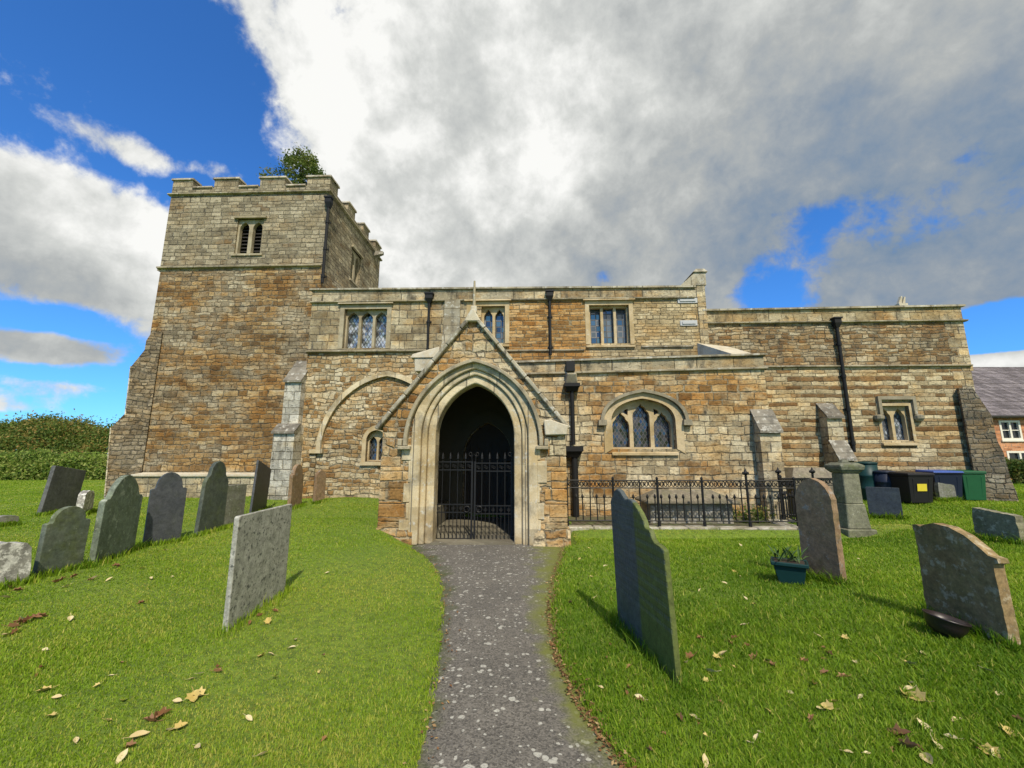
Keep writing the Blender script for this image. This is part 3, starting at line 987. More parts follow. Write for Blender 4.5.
def course_x(bm, xf, sgn, y0, y1, z, proud, h):
    prof = [(xf - sgn * 0.05, 0.0), (xf + sgn * proud, -h * 0.45), (xf + sgn * proud, -h * 0.8), (xf + sgn * proud * 0.4, -h), (xf - sgn * 0.05, -h)]
    a_hull(bm, [(p[0], y0, z + p[1]) for p in prof], [(p[0], y1, z + p[1]) for p in prof])


def coping(bm, x0, x1, za, zb, y0, y1, h, over=0.07):
    prof = [(y0 - over, -h), (y0 - over, -h * 0.45), (0.5 * (y0 + y1), 0.0), (y1 + over, -h * 0.45), (y1 + over, -h)]
    a_hull(bm, [(x0, p[0], za + p[1]) for p in prof], [(x1, p[0], zb + p[1]) for p in prof])


# ---- tower
TL0 = XX(150, 340, YT)                                       # lower stage
TL1 = XX(166, 230, YT) + 0.0
TR = XX(329, 195, YT)
zs_mid = ZZ(240, 267.5, YT)
zs_top = ZZ(240, 193.5, YT)
z_cren = ZZ(240, 185.5, YT)
z_mer = ZZ(240, 177.3, YT)
TDEP = 5.2
YB = YT + TDEP
zp = ZZ(210, 472, YT - 0.12)                                 # plinth top
# front, upper stage
bwx0, bwx1 = XX(235.5, 240, YT), XX(262, 240, YT)
bwz0, bwz1 = ZZ(249, 254, YT), ZZ(249, 219, YT)
bm = bmesh.new()
a_prism(bm, [(TL1, zs_mid), (TR, zs_mid), (TR, zs_top), (TL1, zs_top)], YT, YT + 0.6, [[(bwx0, bwz0), (bwx1, bwz0), (bwx1, bwz1), (bwx0, bwz1)]])
a_box(bm, TL1, TL1 + 0.6, YT + 0.6, YB, zs_mid, zs_top)
# east face with its own belfry opening
ewy0, ewy1 = YT + 2.15, YT + 3.05
a_box(bm, TR - 0.6, TR, YT + 0.6, ewy0, zs_mid, zs_top)
a_box(bm, TR - 0.6, TR, ewy1, YB, zs_mid, zs_top)
a_box(bm, TR - 0.6, TR, ewy0, ewy1, zs_mid, bwz0)
a_box(bm, TR - 0.6, TR, ewy0, ewy1, bwz1, zs_top)
a_box(bm, TL1 + 0.6, TR - 0.6, YB - 0.6, YB, zs_mid, zs_top)
cp('tower_upper_wall', bm, M['tower_up'])
# lower stage
bm = bmesh.new()
a_prism(bm, [(TL0, -0.2), (TR + 0.0, -0.2), (TR + 0.0, zs_mid), (TL0 + 0.05, zs_mid)], YT - 0.06, YT + 0.6)
a_box(bm, TL0, TL0 + 0.6, YT + 0.6, YB, -0.2, zs_mid)
a_box(bm, TR - 0.6, TR, YT + 0.6, YB, -0.2, zs_mid)
a_box(bm, TL0 + 0.6, TR - 0.6, YB - 0.6, YB, -0.2, zs_mid)
cp('tower_lower_wall', bm, M['tower_low'])
bm = bmesh.new()
a_box(bm, TL0 - 0.08, TR - 0.2, YT - 0.20, YT - 0.065, -0.2, zp - 0.10)
cp('tower_plinth', bm, M['buttress'])
bm = bmesh.new()
course(bm, TL0 - 0.1, TR - 0.2, zp, zp, YT - 0.06, 0.20, 0.16)
cp('plinth_moulding', bm, M['kneeler'])
bm = bmesh.new()
course(bm, TL0 - 0.04, TR - 0.01, zs_mid + 0.08, zs_mid + 0.08, YT, 0.15, 0.14)
course(bm, TL1 - 0.08, TR + 0.1, zs_top + 0.06, zs_top + 0.06, YT, 0.09, 0.10)
course_x(bm, TR, 1, YT - 0.09, YB + 0.09, zs_top + 0.062, 0.09, 0.10)
course_x(bm, TL1, -1, YT + 0.05, YB, zs_mid + 0.075, 0.15, 0.14)
cp('tower_string_course', bm, M['string'])
# battlements: plain wall up to the crenel floor, then merlons with copings
bm = bmesh.new()
bmc = bmesh.new()
pt = 0.34
ch = 0.075
a_box(bm, TL1, TR, YT, YT + pt, zs_top, z_cren - ch)
a_box(bm, TL1, TR, YB - pt, YB, zs_top, z_cren - ch)
a_box(bm, TL1, TL1 + pt, YT + pt, YB - pt, zs_top, z_cren - ch)
a_box(bm, TR - pt, TR, YT + pt, YB - pt, zs_top, z_cren - ch)


def merlon(x0, x1, y0, y1):
    a_box(bm, x0, x1, y0, y1, z_cren - ch, z_mer - ch)
    cx, cy = 0.5 * (x0 + x1), 0.5 * (y0 + y1)
    o = 0.05
    B_ = [(x0 - o, y0 - o), (x1 + o, y0 - o), (x1 + o, y1 + o), (x0 - o, y1 + o)]
    a_hull(bmc, [(p[0], p[1], z_mer - ch) for p in B_], [(cx + (p[0] - cx) * 0.97, cy + (p[1] - cy) * 0.9, z_mer) for p in B_])


mxs_ = [(XX(175.6, 180, YT), XX(193, 180, YT)), (XX(215, 180, YT), XX(238.6, 180, YT)), (XX(260.5, 180, YT), XX(285.2, 180, YT)), (XX(307.5, 180, YT), TR)]
mxs_[0] = (TL1, mxs_[0][1])
for a, b_ in mxs_:
    merlon(a, b_, YT, YT + pt)
    merlon(a, b_, YB - pt, YB)
for a, b_ in zip(mxs_, mxs_[1:]):
    a_hull(bmc, [(a[1] + 0.05, YT - 0.05, z_cren - ch), (b_[0] - 0.05, YT - 0.05, z_cren - ch), (b_[0] - 0.05, YT + pt + 0.05, z_cren - ch), (a[1] + 0.05, YT + pt + 0.05, z_cren - ch)],
           [(a[1] + 0.05, YT - 0.02, z_cren), (b_[0] - 0.05, YT - 0.02, z_cren), (b_[0] - 0.05, YT + pt + 0.02, z_cren), (a[1] + 0.05, YT + pt + 0.02, z_cren)])
for xa in (TL1, TR - pt):
    for (ya, yb) in ((YT + pt + 0.01, YT + 0.62), (YT + 1.55, YT + 2.2), (YT + 3.05, YT + 3.7), (YT + 4.5, YB - pt - 0.01)):
        merlon(xa, xa + pt, ya, yb)
cp('battlement', bm, M['tower_up'])
cp('battlement_coping', bmc, M['coping'])
bm = bmesh.new()
a_box(bm, TL1 + pt, TR - pt, YT + pt, YB - pt, zs_top - 0.15, zs_top + 0.1)
cp('tower_roof', bm, M['lead'])


def belfry(cx, z0, z1, wd, place, parent):
    """two-light louvred opening written facing -y at y=0; place maps to the church frame"""
    fr = bmesh.new()
    hw = wd / 2
    lt = []
    for s in (-1, 1):
        c_ = s * hw * 0.5
        lw = hw * 0.36
        lt.append(arch_path(c_ - lw, c_ + lw, z1 - 0.34, z1 - 0.10, z0 + 0.05, n=6))
    a_prism(fr, [(-hw, z0), (hw, z0), (hw, z1), (-hw, z1)], 0.06, 0.20, lt)
    a_box(fr, -hw - 0.08, hw + 0.08, -0.05, 0.02, z0 - 0.07, z0)
    a_box(fr, -hw - 0.10, hw + 0.10, -0.09, 0.05, z1, z1 + 0.08)
    bmesh.ops.transform(fr, matrix=place, verts=fr.verts)
    fo = cp('belfry_window', fr, M['grey_dress'], parent)
    lv = bmesh.new()
    n = 9
    for i in range(n):
        zz = z0 + 0.06 + (z1 - z0 - 0.12) * i / n
        a_hull(lv, [(-hw, 0.22, zz), (hw, 0.22, zz), (hw, 0.36, zz + 0.12), (-hw, 0.36, zz + 0.12)],
               [(-hw, 0.22, zz + 0.025), (hw, 0.22, zz + 0.025), (hw, 0.36, zz + 0.145), (-hw, 0.36, zz + 0.145)])
    a_box(lv, -hw, hw, 0.50, 0.55, z0, z1)
    bmesh.ops.transform(lv, matrix=place, verts=lv.verts)
    lo = cp('louvre', lv, M['louvre'], None)
    lo.parent = fo


belfry(0, bwz0, bwz1, bwx1 - bwx0, Matrix.Translation((0.5 * (bwx0 + bwx1), YT, 0)), church)
belfry(0, bwz0, bwz1, ewy1 - ewy0, Matrix.Translation((TR, 0.5 * (ewy0 + ewy1), 0)) @ Matrix.Rotation(R(90), 4, 'Z'), church)


def downpipe(x, yw, z_top, z_bot, r=0.042, hop=0.30, hopw=0.13, lower=None, name='downpipe'):
    bm = bmesh.new()
    yc = yw - r - 0.03
    a_tube(bm, [(x, yc, z_bot), (x, yc, z_top - hop * 0.6)], r, 10)
    zz = z_bot + 0.25
    while zz < z_top - hop - 0.1:
        a_tube(bm, [(x, yc, zz - 0.05), (x, yc, zz + 0.05)], r * 1.3, 10)
        a_box(bm, x - r * 2.0, x + r * 2.0, yw - 0.03, yw - 0.004, zz - 0.025, zz + 0.025)
        zz += 1.0
    o = cp(name, bm, M['pipe'], None, smooth=False)
    bm = bmesh.new()
    z0 = z_top - hop
    d = hopw
    a_hull(bm, [(x - r, yc - r, z0), (x + r, yc - r, z0), (x + r, yw - 0.004, z0), (x - r, yw - 0.004, z0)],
           [(x - d, yc - d, z0 + hop * 0.45), (x + d, yc - d, z0 + hop * 0.45), (x + d, yw - 0.004, z0 + hop * 0.45), (x - d, yw - 0.004, z0 + hop * 0.45)])
    a_box(bm, x - d, x + d, yc - d, yw - 0.006, z0 + hop * 0.45 + 0.001, z0 + hop * 0.86)
    a_box(bm, x - d - 0.025, x + d + 0.025, yc - d - 0.025, yw - 0.008, z0 + hop * 0.86, z0 + hop)
    h = cp('hopper', bm, M['pipe'])
    h.parent = o
    return o


# tower pipe at the south-east corner, water spout at the north-east
xpt = XX(327, 240, YT)
downpipe(xpt, YT, ZZ(330, 199, YT), ZZ(327, 284, YT), 0.05, 0.40, 0.11)
bm = bmesh.new()
a_hull(bm, [(TR, YB - 0.9, zs_top - 0.25), (TR, YB - 0.62, zs_top - 0.25), (TR, YB - 0.62, zs_top), (TR, YB - 0.9, zs_top)],
       [(TR + 0.42, YB - 0.84, zs_top - 0.12), (TR + 0.42, YB - 0.68, zs_top - 0.12), (TR + 0.42, YB - 0.68, zs_top), (TR + 0.42, YB - 0.84, zs_top)])
cp('water_spout', bm, M['weathering'])


# ---- buttresses
def diag_buttress(corner, direc, prof, half, mat, name='buttress', capmat=None):
    """prof: (reach, z) outline from the top down; a slab that stands out from a corner along direc"""
    d = Vector((direc[0], direc[1], 0)).normalized()
    s = Vector((-d.y, d.x, 0))
    c0 = Vector((corner[0], corner[1], 0))
    pts = [(-0.3, prof[0][1])] + list(prof) + [(-0.3, prof[-1][1])]
    bm = bmesh.new()
    a_hull(bm, [tuple(c0 + d * p[0] - s * half + Vector((0, 0, p[1]))) for p in pts],
           [tuple(c0 + d * p[0] + s * half + Vector((0, 0, p[1]))) for p in pts])
    return cp(name, bm, mat)


def reach(u, v, corner, d):
    """reach along direction d from the corner at which a picture point lies, and its height"""
    dv = Vector((d[0], d[1], 0)).normalized()
    n = Vector((-dv.y, dv.x, 0))
    ray = px_ray(u, v)
    rl = Vector((ray.dot(EX), ray.dot(EY), ray.z))
    c0 = Vector((corner[0], corner[1], 0))
    t = c0.dot(n) / rl.dot(n)
    p = rl * t + Vector((0, 0, EYE))
    return ((p - c0).dot(dv), p.z)


dsw = (-0.80, -0.60)
csw = (TL0 + 0.05, YT - 0.02)
prof = [reach(u, v, csw, dsw) for u, v in ((154, 333), (147.5, 343), (146, 352), (133, 368), (128, 413), (113.5, 428), (109, 470), (107.5, 500))]
prof.append((prof[-1][0], -0.2))
diag_buttress(csw, dsw, prof, 0.34, M['dark_buttress'])
bm = bmesh.new()                                              # pale outer ashlar edge of that buttress
d_ = Vector((*dsw, 0)).normalized()
s_ = Vector((-d_.y, d_.x, 0))
c0 = Vector((csw[0], csw[1], 0))
for (ra, za), (rb, zb) in ((prof[4], prof[3]), (prof[-2], prof[5])):
    A = [c0 + d_ * (ra + o) + s_ * k + Vector((0, 0, za - 0.1)) for o, k in ((0.0, -0.35), (0.03, -0.35), (0.03, 0.35), (0.0, 0.35))]
    B_ = [c0 + d_ * (rb + o) + s_ * k + Vector((0, 0, zb)) for o, k in ((0.0, -0.35), (0.03, -0.35), (0.03, 0.35), (0.0, 0.35))]
    a_hull(bm, [tuple(p) for p in A], [tuple(p) for p in B_])
cp('buttress_face', bm, M['white_buttress'])


def front_buttress(x0, x1, yw, stages, mat, cap=M['weathering'], splay=0.0):
    """stages from the top: (z_top_at_wall, z_front_top, projection); each slopes outward to the next"""
    bm = bmesh.new()
    bmc = bmesh.new()
    caps = []
    prev_p = 0.0
    for i, (zw, zf, pr) in enumerate(stages):
        zb = stages[i + 1][0] if i + 1 < len(stages) else -0.2
        e = splay * i
        a_prism_x(bm, [(yw + 0.1, zb), (yw - pr, zb), (yw - pr, zf), (yw - prev_p, zw), (yw + 0.1, zw)] if prev_p == 0.0 else
                  [(yw + 0.1, zb), (yw - pr, zb), (yw - pr, zf), (yw - prev_p + 0.002, zw - 0.002), (yw + 0.1, zw - 0.002)], x0 - e, x1 + e)
        # weathering slab in steps
        a, c_ = Vector((0, yw - prev_p, zw)), Vector((0, yw - pr - 0.05, zf - 0.02))
        ns = 3
        for k in range(ns):
            p0 = a.lerp(c_, k / ns)
            p1 = a.lerp(c_, (k + 1) / ns)
            a_hull(bmc, [(x0 - e - 0.03, p0.y, p0.z + 0.012), (x1 + e + 0.03, p0.y, p0.z + 0.012), (x1 + e + 0.03, p1.y - 0.03, p1.z - 0.03), (x0 - e - 0.03, p1.y - 0.03, p1.z - 0.03)],
                   [(x0 - e - 0.03, p0.y, p0.z + 0.05), (x1 + e + 0.03, p0.y, p0.z + 0.05), (x1 + e + 0.03, p1.y - 0.03, p1.z + 0.035), (x0 - e - 0.03, p1.y - 0.03, p1.z + 0.035)])
        prev_p = pr
        caps.append(bmc)
        bmc = bmesh.new()
    o = cp('buttress', bm, mat)
    for q_ in caps:
        c2 = cp('weathering', q_, cap)
        c2.parent = o
    return o


yb1, yb2 = 12.55, 12.3
front_buttress(XX(283.5, 400, yb1), XX(300, 400, yb1), YT, [(ZZ(300, 360, YT - 0.1), ZZ(292, 381, yb1), YT - yb1), (ZZ(290, 425, yb1), ZZ(288, 432, yb2), YT - yb2)], M['white_buttress'], splay=0.06)

# ---- nave south wall
NL, NR = XX(310.5, 320, YN), XX(699, 320, YN)
NE = XX(706, 310, YN)
zt_l, zt_r = ZZ(312, 288, YN), ZZ(697, 285, YN)
zt_m = 0.5 * (zt_l + zt_r)
zpar = ZZ(505, 299.8, YN)
zstr = ZZ(450, 350.2, YN)


def rect_hole(u0, u1, v0, v1, Y):
    um, vm_ = 0.5 * (u0 + u1), 0.5 * (v0 + v1)
    return XX(u0, vm_, Y), XX(u1, vm_, Y), ZZ(um, v1, Y), ZZ(um, v0, Y)


W1 = rect_hole(343.5, 386.5, 309, 348, YN)
W2 = rect_hole(481, 505, 306, 343, YN)
W2 = (W2[0] - 0.0, W2[1], W2[2], W2[3])
W3 = rect_hole(589.5, 629.5, 305, 343.5, YN)
XS = XX(443, 320, YN)
XS2 = XX(505.5, 320, YN)


def rh(wd):
    return [(wd[0], wd[2]), (wd[1], wd[2]), (wd[1], wd[3]), (wd[0], wd[3])]


bm = bmesh.new()
a_prism(bm, [(NL, zstr), (XS2, zstr), (XS2, zpar), (NL, zpar)], YN, YN + 0.55, [rh(W1), rh(W2)])
cp('clerestory_wall', bm, M['nave_ashlar'])
bm = bmesh.new()
zlow = ZZ(600, 372, YN) - 0.6
a_prism(bm, [(XS2, zlow), (NR, zlow), (NR, zpar), (XS2, zpar)], YN, YN + 0.55, [rh(W3)])
cp('clerestory_wall', bm, M['nave_fine'])
bm = bmesh.new()
a_prism(bm, [(NL, zpar), (NR, zpar), (NR, zt_r - 0.10), (NL, zt_l - 0.10)], YN - 0.02, YN + 0.40)
cp('nave_parapet', bm, M['parapet'])
bm = bmesh.new()
coping(bm, NL - 0.08, NR - 0.05, zt_l, zt_r, YN - 0.02, YN + 0.40, 0.10, 0.07)
cp('nave_coping', bm, M['coping'])
bm = bmesh.new()
course(bm, NL - 0.03, NR - 0.1, zpar + 0.05, zpar + 0.05, YN, 0.09, 0.10)
course(bm, NL - 0.03, XS2 - 0.6, zstr + 0.05, zstr + 0.05, YN, 0.10, 0.11)
zst2 = ZZ(650, 345, YN)
course(bm, XX(506, 345, YN), XX(584, 345, YN), zstr + 0.02, zstr + 0.02, YN, 0.06, 0.09)
course(bm, XX(641, 345, YN), XX(693, 345, YN), zst2, zst2, YN, 0.06, 0.09)
cp('nave_string_course', bm, M['string'])
# east end of the nave: pale ashlar pier with gable kneeler
bm = bmesh.new()
xe0, xe1 = XX(698.8, 320, YN), XX(707, 320, YN)
zk = ZZ(700, 272, YN)
a_box(bm, xe0, xe1, YN - 0.03, YN + 0.6, zlow, zk)
cp('nave_end_pier', bm, M['buttress'])
bm = bmesh.new()
a_hull(bm, [(xe0 - 0.5, YN - 0.05, zt_r - 0.02), (xe1 + 0.05, YN - 0.05, zt_r - 0.02), (xe1 + 0.05, YN + 0.65, zt_r - 0.02), (xe0 - 0.5, YN + 0.65, zt_r - 0.02)],
       [(xe0 - 0.02, YN - 0.05, zk - 0.03), (xe1 + 0.05, YN - 0.05, zk - 0.03), (xe1 + 0.05, YN + 0.65, zk - 0.03), (xe0 - 0.02, YN + 0.65, zk - 0.03)])
a_hull(bm, [(xe0 - 0.10, YN - 0.10, zk - 0.028), (xe1 + 0.11, YN - 0.10, zk - 0.028), (xe1 + 0.11, YN + 0.7, zk - 0.028), (xe0 - 0.10, YN + 0.7, zk - 0.028)],
       [(xe0 + 0.02, YN - 0.05, zk + 0.09), (xe1 + 0.02, YN - 0.05, zk + 0.09), (xe1 + 0.02, YN + 0.65, zk + 0.09), (xe0 + 0.02, YN + 0.65, zk + 0.09)])
cp('nave_kneeler', bm, M['coping'])
bm = bmesh.new()                                              # side and back of the nave, low lead roof
a_box(bm, NL + 0.02, NR, 18.6, 19.1, -0.2, zpar)
a_box(bm, xe1 - 0.5, xe1 - 0.01, YN + 0.61, 18.6, -0.2, zt_r - 0.1)
cp('nave_rear_wall', bm, M['nave_fine'])
bm = bmesh.new()
a_hull(bm, [(NL + 0.02, YN + 0.41, zpar + 0.1), (NR, YN + 0.41, zpar + 0.1), (NR, 19.2, zpar + 0.1), (NL + 0.02, 19.2, zpar + 0.1)],
       [(NL + 0.02, YN + 0.41, zpar + 0.2), (NR, YN + 0.41, zpar + 0.2), (NR, 19.2, zpar + 0.2), (NL + 0.02, 19.2, zpar + 0.2)])
cp('nave_roof', bm, M['lead'])
# two white plates high on the clerestory
for (v0, v1, u0, u1) in ((298.3, 303.2, 677.5, 697), (320.5, 325.8, 680, 697)):
    a = rect_hole(u0, u1, v0, v1, YN)
    bm = bmesh.new()
    a_box(bm, a[0], a[1], YN - 0.03, YN - 0.003, a[2], a[3])
    a_box(bm, a[0] + 0.06, a[1] - 0.06, YN - 0.055, YN - 0.032, a[2] + 0.05, a[3] - 0.05)
    cp('white_plate', bm, M['plaque'])


def trefoil_light(x0, x1, z0, z1, zs, n=5):
    """light with a cusped, ogee-pointed head"""
    xc, hw = 0.5 * (x0 + x1), 0.5 * (x1 - x0)
    h = z1 - zs
    L_ = [(x0, z0), (x0, zs), (x0 + 0.10 * hw, zs + 0.28 * h), (x0 + 0.34 * hw, zs + 0.44 * h), (x0 + 0.40 * hw, zs + 0.50 * h),
          (x0 + 0.50 * hw, zs + 0.68 * h), (x0 + 0.80 * hw, zs + 0.82 * h), (xc, z1)]
    return L_ + [(2 * xc - p[0], p[1]) for p in L_[:-1]][::-1]


def window(wd, Y, nl, mat, glassmat, head='trefoil', frame=0.14, hoodh=0.0, sill=True, depth=0.14, lab=None, rise=0.24):
    """square-headed mullioned window in the hole wd = x0, x1, z0, z1"""
    x0, x1, z0, z1 = wd
    bm = bmesh.new()
    # surround: flush dressed stones proud of the wall
    fw = frame
    for a in ((x0 - fw, x0, z0 - 0.02, z1 + fw), (x1, x1 + fw, z0 - 0.02, z1 + fw)):
        a_box(bm, a[0], a[1], Y - 0.018, Y + 0.1, a[2], a[3])
    a_box(bm, x0 + 0.001, x1 - 0.001, Y - 0.016, Y + 0.1, z1 + 0.001, z1 + fw)
    if sill:
        a_hull(bm, [(x0 - fw, Y - 0.08, z0 - 0.13), (x1 + fw, Y - 0.08, z0 - 0.13), (x1 + fw, Y + depth, z0 - 0.13), (x0 - fw, Y + depth, z0 - 0.13)],
               [(x0 - fw, Y - 0.08, z0 - 0.07), (x1 + fw, Y - 0.08, z0 - 0.07), (x1 + fw, Y + depth, z0 - 0.022), (x0 - fw, Y + depth, z0 - 0.022)])
    if hoodh > 0:
        a_hull(bm, [(x0 - fw - 0.06, Y - 0.11, z1 + fw + 0.01), (x1 + fw + 0.06, Y - 0.11, z1 + fw + 0.01), (x1 + fw + 0.06, Y + 0.05, z1 + fw + 0.01), (x0 - fw - 0.06, Y + 0.05, z1 + fw + 0.01)],
               [(x0 - fw - 0.06, Y - 0.09, z1 + fw + hoodh * 0.6), (x1 + fw + 0.06, Y - 0.09, z1 + fw + hoodh * 0.6), (x1 + fw + 0.06, Y + 0.05, z1 + fw + hoodh), (x0 - fw - 0.06, Y + 0.05, z1 + fw + hoodh)])
    wo_ = cp('window', bm, M['grey_dress'] if mat is M['grey_dress'] else mat)
    if lab:
        wo_['label'] = lab
    bm = bmesh.new()
    mw = 0.085
    ed = 0.05
    lw = (x1 - x0 - 2 * ed - (nl - 1) * mw) / nl
    holes = []
    for i in range(nl):
        a = x0 + ed + i * (lw + mw)
        if head == 'trefoil':
            holes.append(trefoil_light(a, a + lw, z0 + 0.03, z1 - 0.06, z1 - 0.06 - rise))
        else:
            holes.append([(a, z0 + 0.03), (a + lw, z0 + 0.03), (a + lw, z1 - 0.05), (a, z1 - 0.05)])
    a_prism(bm, rh((x0 + 0.001, x1 - 0.001, z0 + 0.001, z1 - 0.001)), Y + depth, Y + depth + 0.13, holes)
    tr = cp('tracery', bm, mat)
    tr.parent = wo_
    bm = bmesh.new()
    a_box(bm, x0 - 0.01, x1 + 0.01, Y + depth + 0.16, Y + depth + 0.18, z0 - 0.01, z1 + 0.01)
    gl = cp('pane', bm, glassmat)
    gl.parent = wo_
    bm = bmesh.new()
    a_box(bm, x0 - 0.01, x1 + 0.01, Y + depth + 0.30, Y + depth + 0.34, z0 - 0.01, z1 + 0.01)
    bk = cp('blind', bm, M['louvre'])
    bk.parent = wo_
    return wo_


window(W1, YN, 3, M['grey_dress'], M['glass_white'], hoodh=0.09, rise=0.20, lab='three light clerestory window with diamond lattice panes')
window((W2[0] - 0.33, W2[1], W2[2], W2[3]), YN, 3, M['tracery'], M['glass_blue'], hoodh=0.09, rise=0.26)
window(W3, YN, 3, M['tracery'], M['glass_blue'], head='square', hoodh=0.07, sill=True, frame=0.13)

downpipe(XX(429, 325, YN), YN, ZZ(430, 294.5, YN), ZZ(428, 351, YN) - 0.3, 0.042, 0.34, 0.12)
downpipe(XX(550, 325, YN), YN, ZZ(550, 292, YN), ZZ(550, 354, YN) - 0.05, 0.042, 0.34, 0.11)
# old buttress stub behind the porch gable
bm = bmesh.new()
bx0, bx1 = XX(445, 320, YN), XX(460, 320, YN)
z0b, z1b = ZZ(452, 345, YN) - 0.3, ZZ(452, 301, YN)
for k in range(6):
    a = k / 6
    a2 = (k + 1) / 6
    a_box(bm, bx0 - 0.03 * (1 - a), bx1 + 0.03 * (1 - a), YN - 0.30 + 0.25 * a, YN + 0.02, z0b + (z1b - z0b) * a + 0.003 * k, z0b + (z1b - z0b) * a2 - 0.012)
cp('buttress_stub', bm, M['coping'])

# lower nave wall with the blocked arcade arch and a small lancet
NBX = XX(440, 420, YN)
lx0, lx1, lz0, lz1 = rect_hole(365.5, 382.5, 430, 461, YN)
lxr = lx0 + 0.62
lan = arch_path(lx0, lxr, lz0 + 0.62, lz1, lz0, n=8)
ar_x0, ar_za = XX(317, 447, YN), ZZ(387.5, 371.5, YN)
ar_xc = XX(387.5, 375, YN)
ar_zs = ZZ(317, 449, YN)
ar_o = arch_path(ar_x0 - 0.02, 2 * ar_xc - ar_x0 + 0.02, ar_zs, ar_za)
ar_i = arch_path(ar_x0 + 0.13, 2 * ar_xc - ar_x0 - 0.13, ar_zs, ar_za - 0.15)
bm = bmesh.new()
zlowtop = zstr - 0.06
a_prism(bm, [(NL, -0.2), (2 * ar_xc - ar_x0 + 1.3, -0.2), (2 * ar_xc - ar_x0 + 1.3, zlowtop), (NL, zlowtop)], YN, YN + 0.5,
        [[(p[0], p[1]) for p in ([(ar_x0 - 0.02, -0.1)] + ar_o + [(2 * ar_xc - ar_x0 + 0.02, -0.1)])]])
cp('nave_lower_wall', bm, M['nave_rubble'])
bm = bmesh.new()
blk = [(ar_x0 - 0.019, -0.1)] + ar_o + [(2 * ar_xc - ar_x0 + 0.019, -0.1)]
a_prism(bm, blk, YN + 0.05, YN + 0.45, [lan])
cp('arch_blocking', bm, M['blocking'])
bm = bmesh.new()
a_ring(bm, ar_i, ar_o, YN - 0.05, YN + 0.08)
a_box(bm, ar_x0 - 0.2, ar_x0 + 0.2, YN - 0.08, YN + 0.08, ar_zs - 0.13, ar_zs - 0.002)
cp('blocked_arch', bm, M['dressed'])
bm = bmesh.new()
lo_ = arch_path(lx0 - 0.12, lxr + 0.12, lz0 + 0.60, lz1 + 0.16, lz0 - 0.02, n=8)
la_ = arch_path(lx0, lxr, lz0 + 0.62, lz1, lz0 - 0.02, n=8)
a_ring(bm, la_, lo_, YN + 0.02, YN + 0.16)
a_box(bm, lx0 - 0.14, lxr + 0.14, YN - 0.03, YN + 0.2, lz0 - 0.13, lz0 - 0.022)
wl = cp('window', bm, M['tracery'])
bm = bmesh.new()
mid = 0.5 * (lx0 + lxr)
a_prism(bm, la_[1:-1] + [(lxr, lz0), (lx0, lz0)], YN + 0.20, YN + 0.30,
        [arch_path(lx0 + 0.04, mid - 0.03, lz0 + 0.55, lz1 - 0.20, lz0 + 0.03, 6), arch_path(mid + 0.03, lxr - 0.04, lz0 + 0.55, lz1 - 0.20, lz0 + 0.03, 6)])
t_ = cp('tracery', bm, M['tracery'])
t_.parent = wl
bm = bmesh.new()
a_box(bm, lx0 - 0.05, lxr + 0.05, YN + 0.33, YN + 0.35, lz0 - 0.02, lz1 + 0.02)
t_ = cp('pane', bm, M['glass_dark'])
t_.parent = wl

# ---- south aisle
AL, AR = XX(427, 440, YA), XX(767.5, 400, YA)
AZt_l, AZt_r = ZZ(516, 360, YA), ZZ(766, 352, YA)
AZs_l, AZs_r = ZZ(527, 373.5, YA), ZZ(768, 367.2, YA)
xl_, xr_ = XX(516, 360, YA), XX(767, 352, YA)


def lin(x, za, zb):
    return za + (zb - za) * (x - xl_) / (xr_ - xl_)


ao_x0, ao_x1, ao_z0, _ = rect_hole(611.5, 675.5, 400, 449, YA)
ao_zs = ZZ(612, 420, YA)
ao_za = ZZ(643, 398.5, YA)
aw = arch_path(ao_x0, ao_x1, ao_zs, ao_za, ao_z0, n=10)
# inner doorway inside the porch
pcx = XX(473, 470, YP)
dz = 0.08
door_in = arch_path(pcx - 0.62, pcx + 0.62, dz + 1.55, dz + 2.42, dz, n=10)
bm = bmesh.new()
a_prism(bm, [(AL, -0.2), (AR, -0.2), (AR, lin(AR, AZs_l, AZs_r)), (AL, lin(AL, AZs_l, AZs_r))], YA, YA + 0.6, [aw, door_in])
cp('aisle_wall', bm, M['aisle'])
bm = bmesh.new()
a_box(bm, AR - 0.5, AR - 0.002, YA + 0.6, YN - 0.002, -0.2, lin(AR, AZs_l, AZs_r))
a_box(bm, AL, AL + 0.5, YA + 0.6, YN - 0.002, -0.2, lin(AL, AZs_l, AZs_r))
cp('aisle_end_wall', bm, M['aisle'])
bm = bmesh.new()
a_prism(bm, [(AL, lin(AL, AZs_l, AZs_r)), (AR, lin(AR, AZs_l, AZs_r)), (AR, lin(AR, AZt_l, AZt_r) - 0.09), (AL, lin(AL, AZt_l, AZt_r) - 0.09)], YA - 0.015, YA + 0.38)
cp('aisle_parapet', bm, M['parapet'])
bm = bmesh.new()
coping(bm, AL - 0.05, AR + 0.08, lin(AL, AZt_l, AZt_r), lin(AR, AZt_l, AZt_r), YA - 0.015, YA + 0.38, 0.09, 0.07)
cp('aisle_coping', bm, M['coping'])
bm = bmesh.new()
course(bm, AL - 0.05, AR + 0.06, lin(AL, AZs_l, AZs_r) + 0.04, lin(AR, AZs_l, AZs_r) + 0.04, YA, 0.08, 0.10)
cp('aisle_string_course', bm, M['string'])
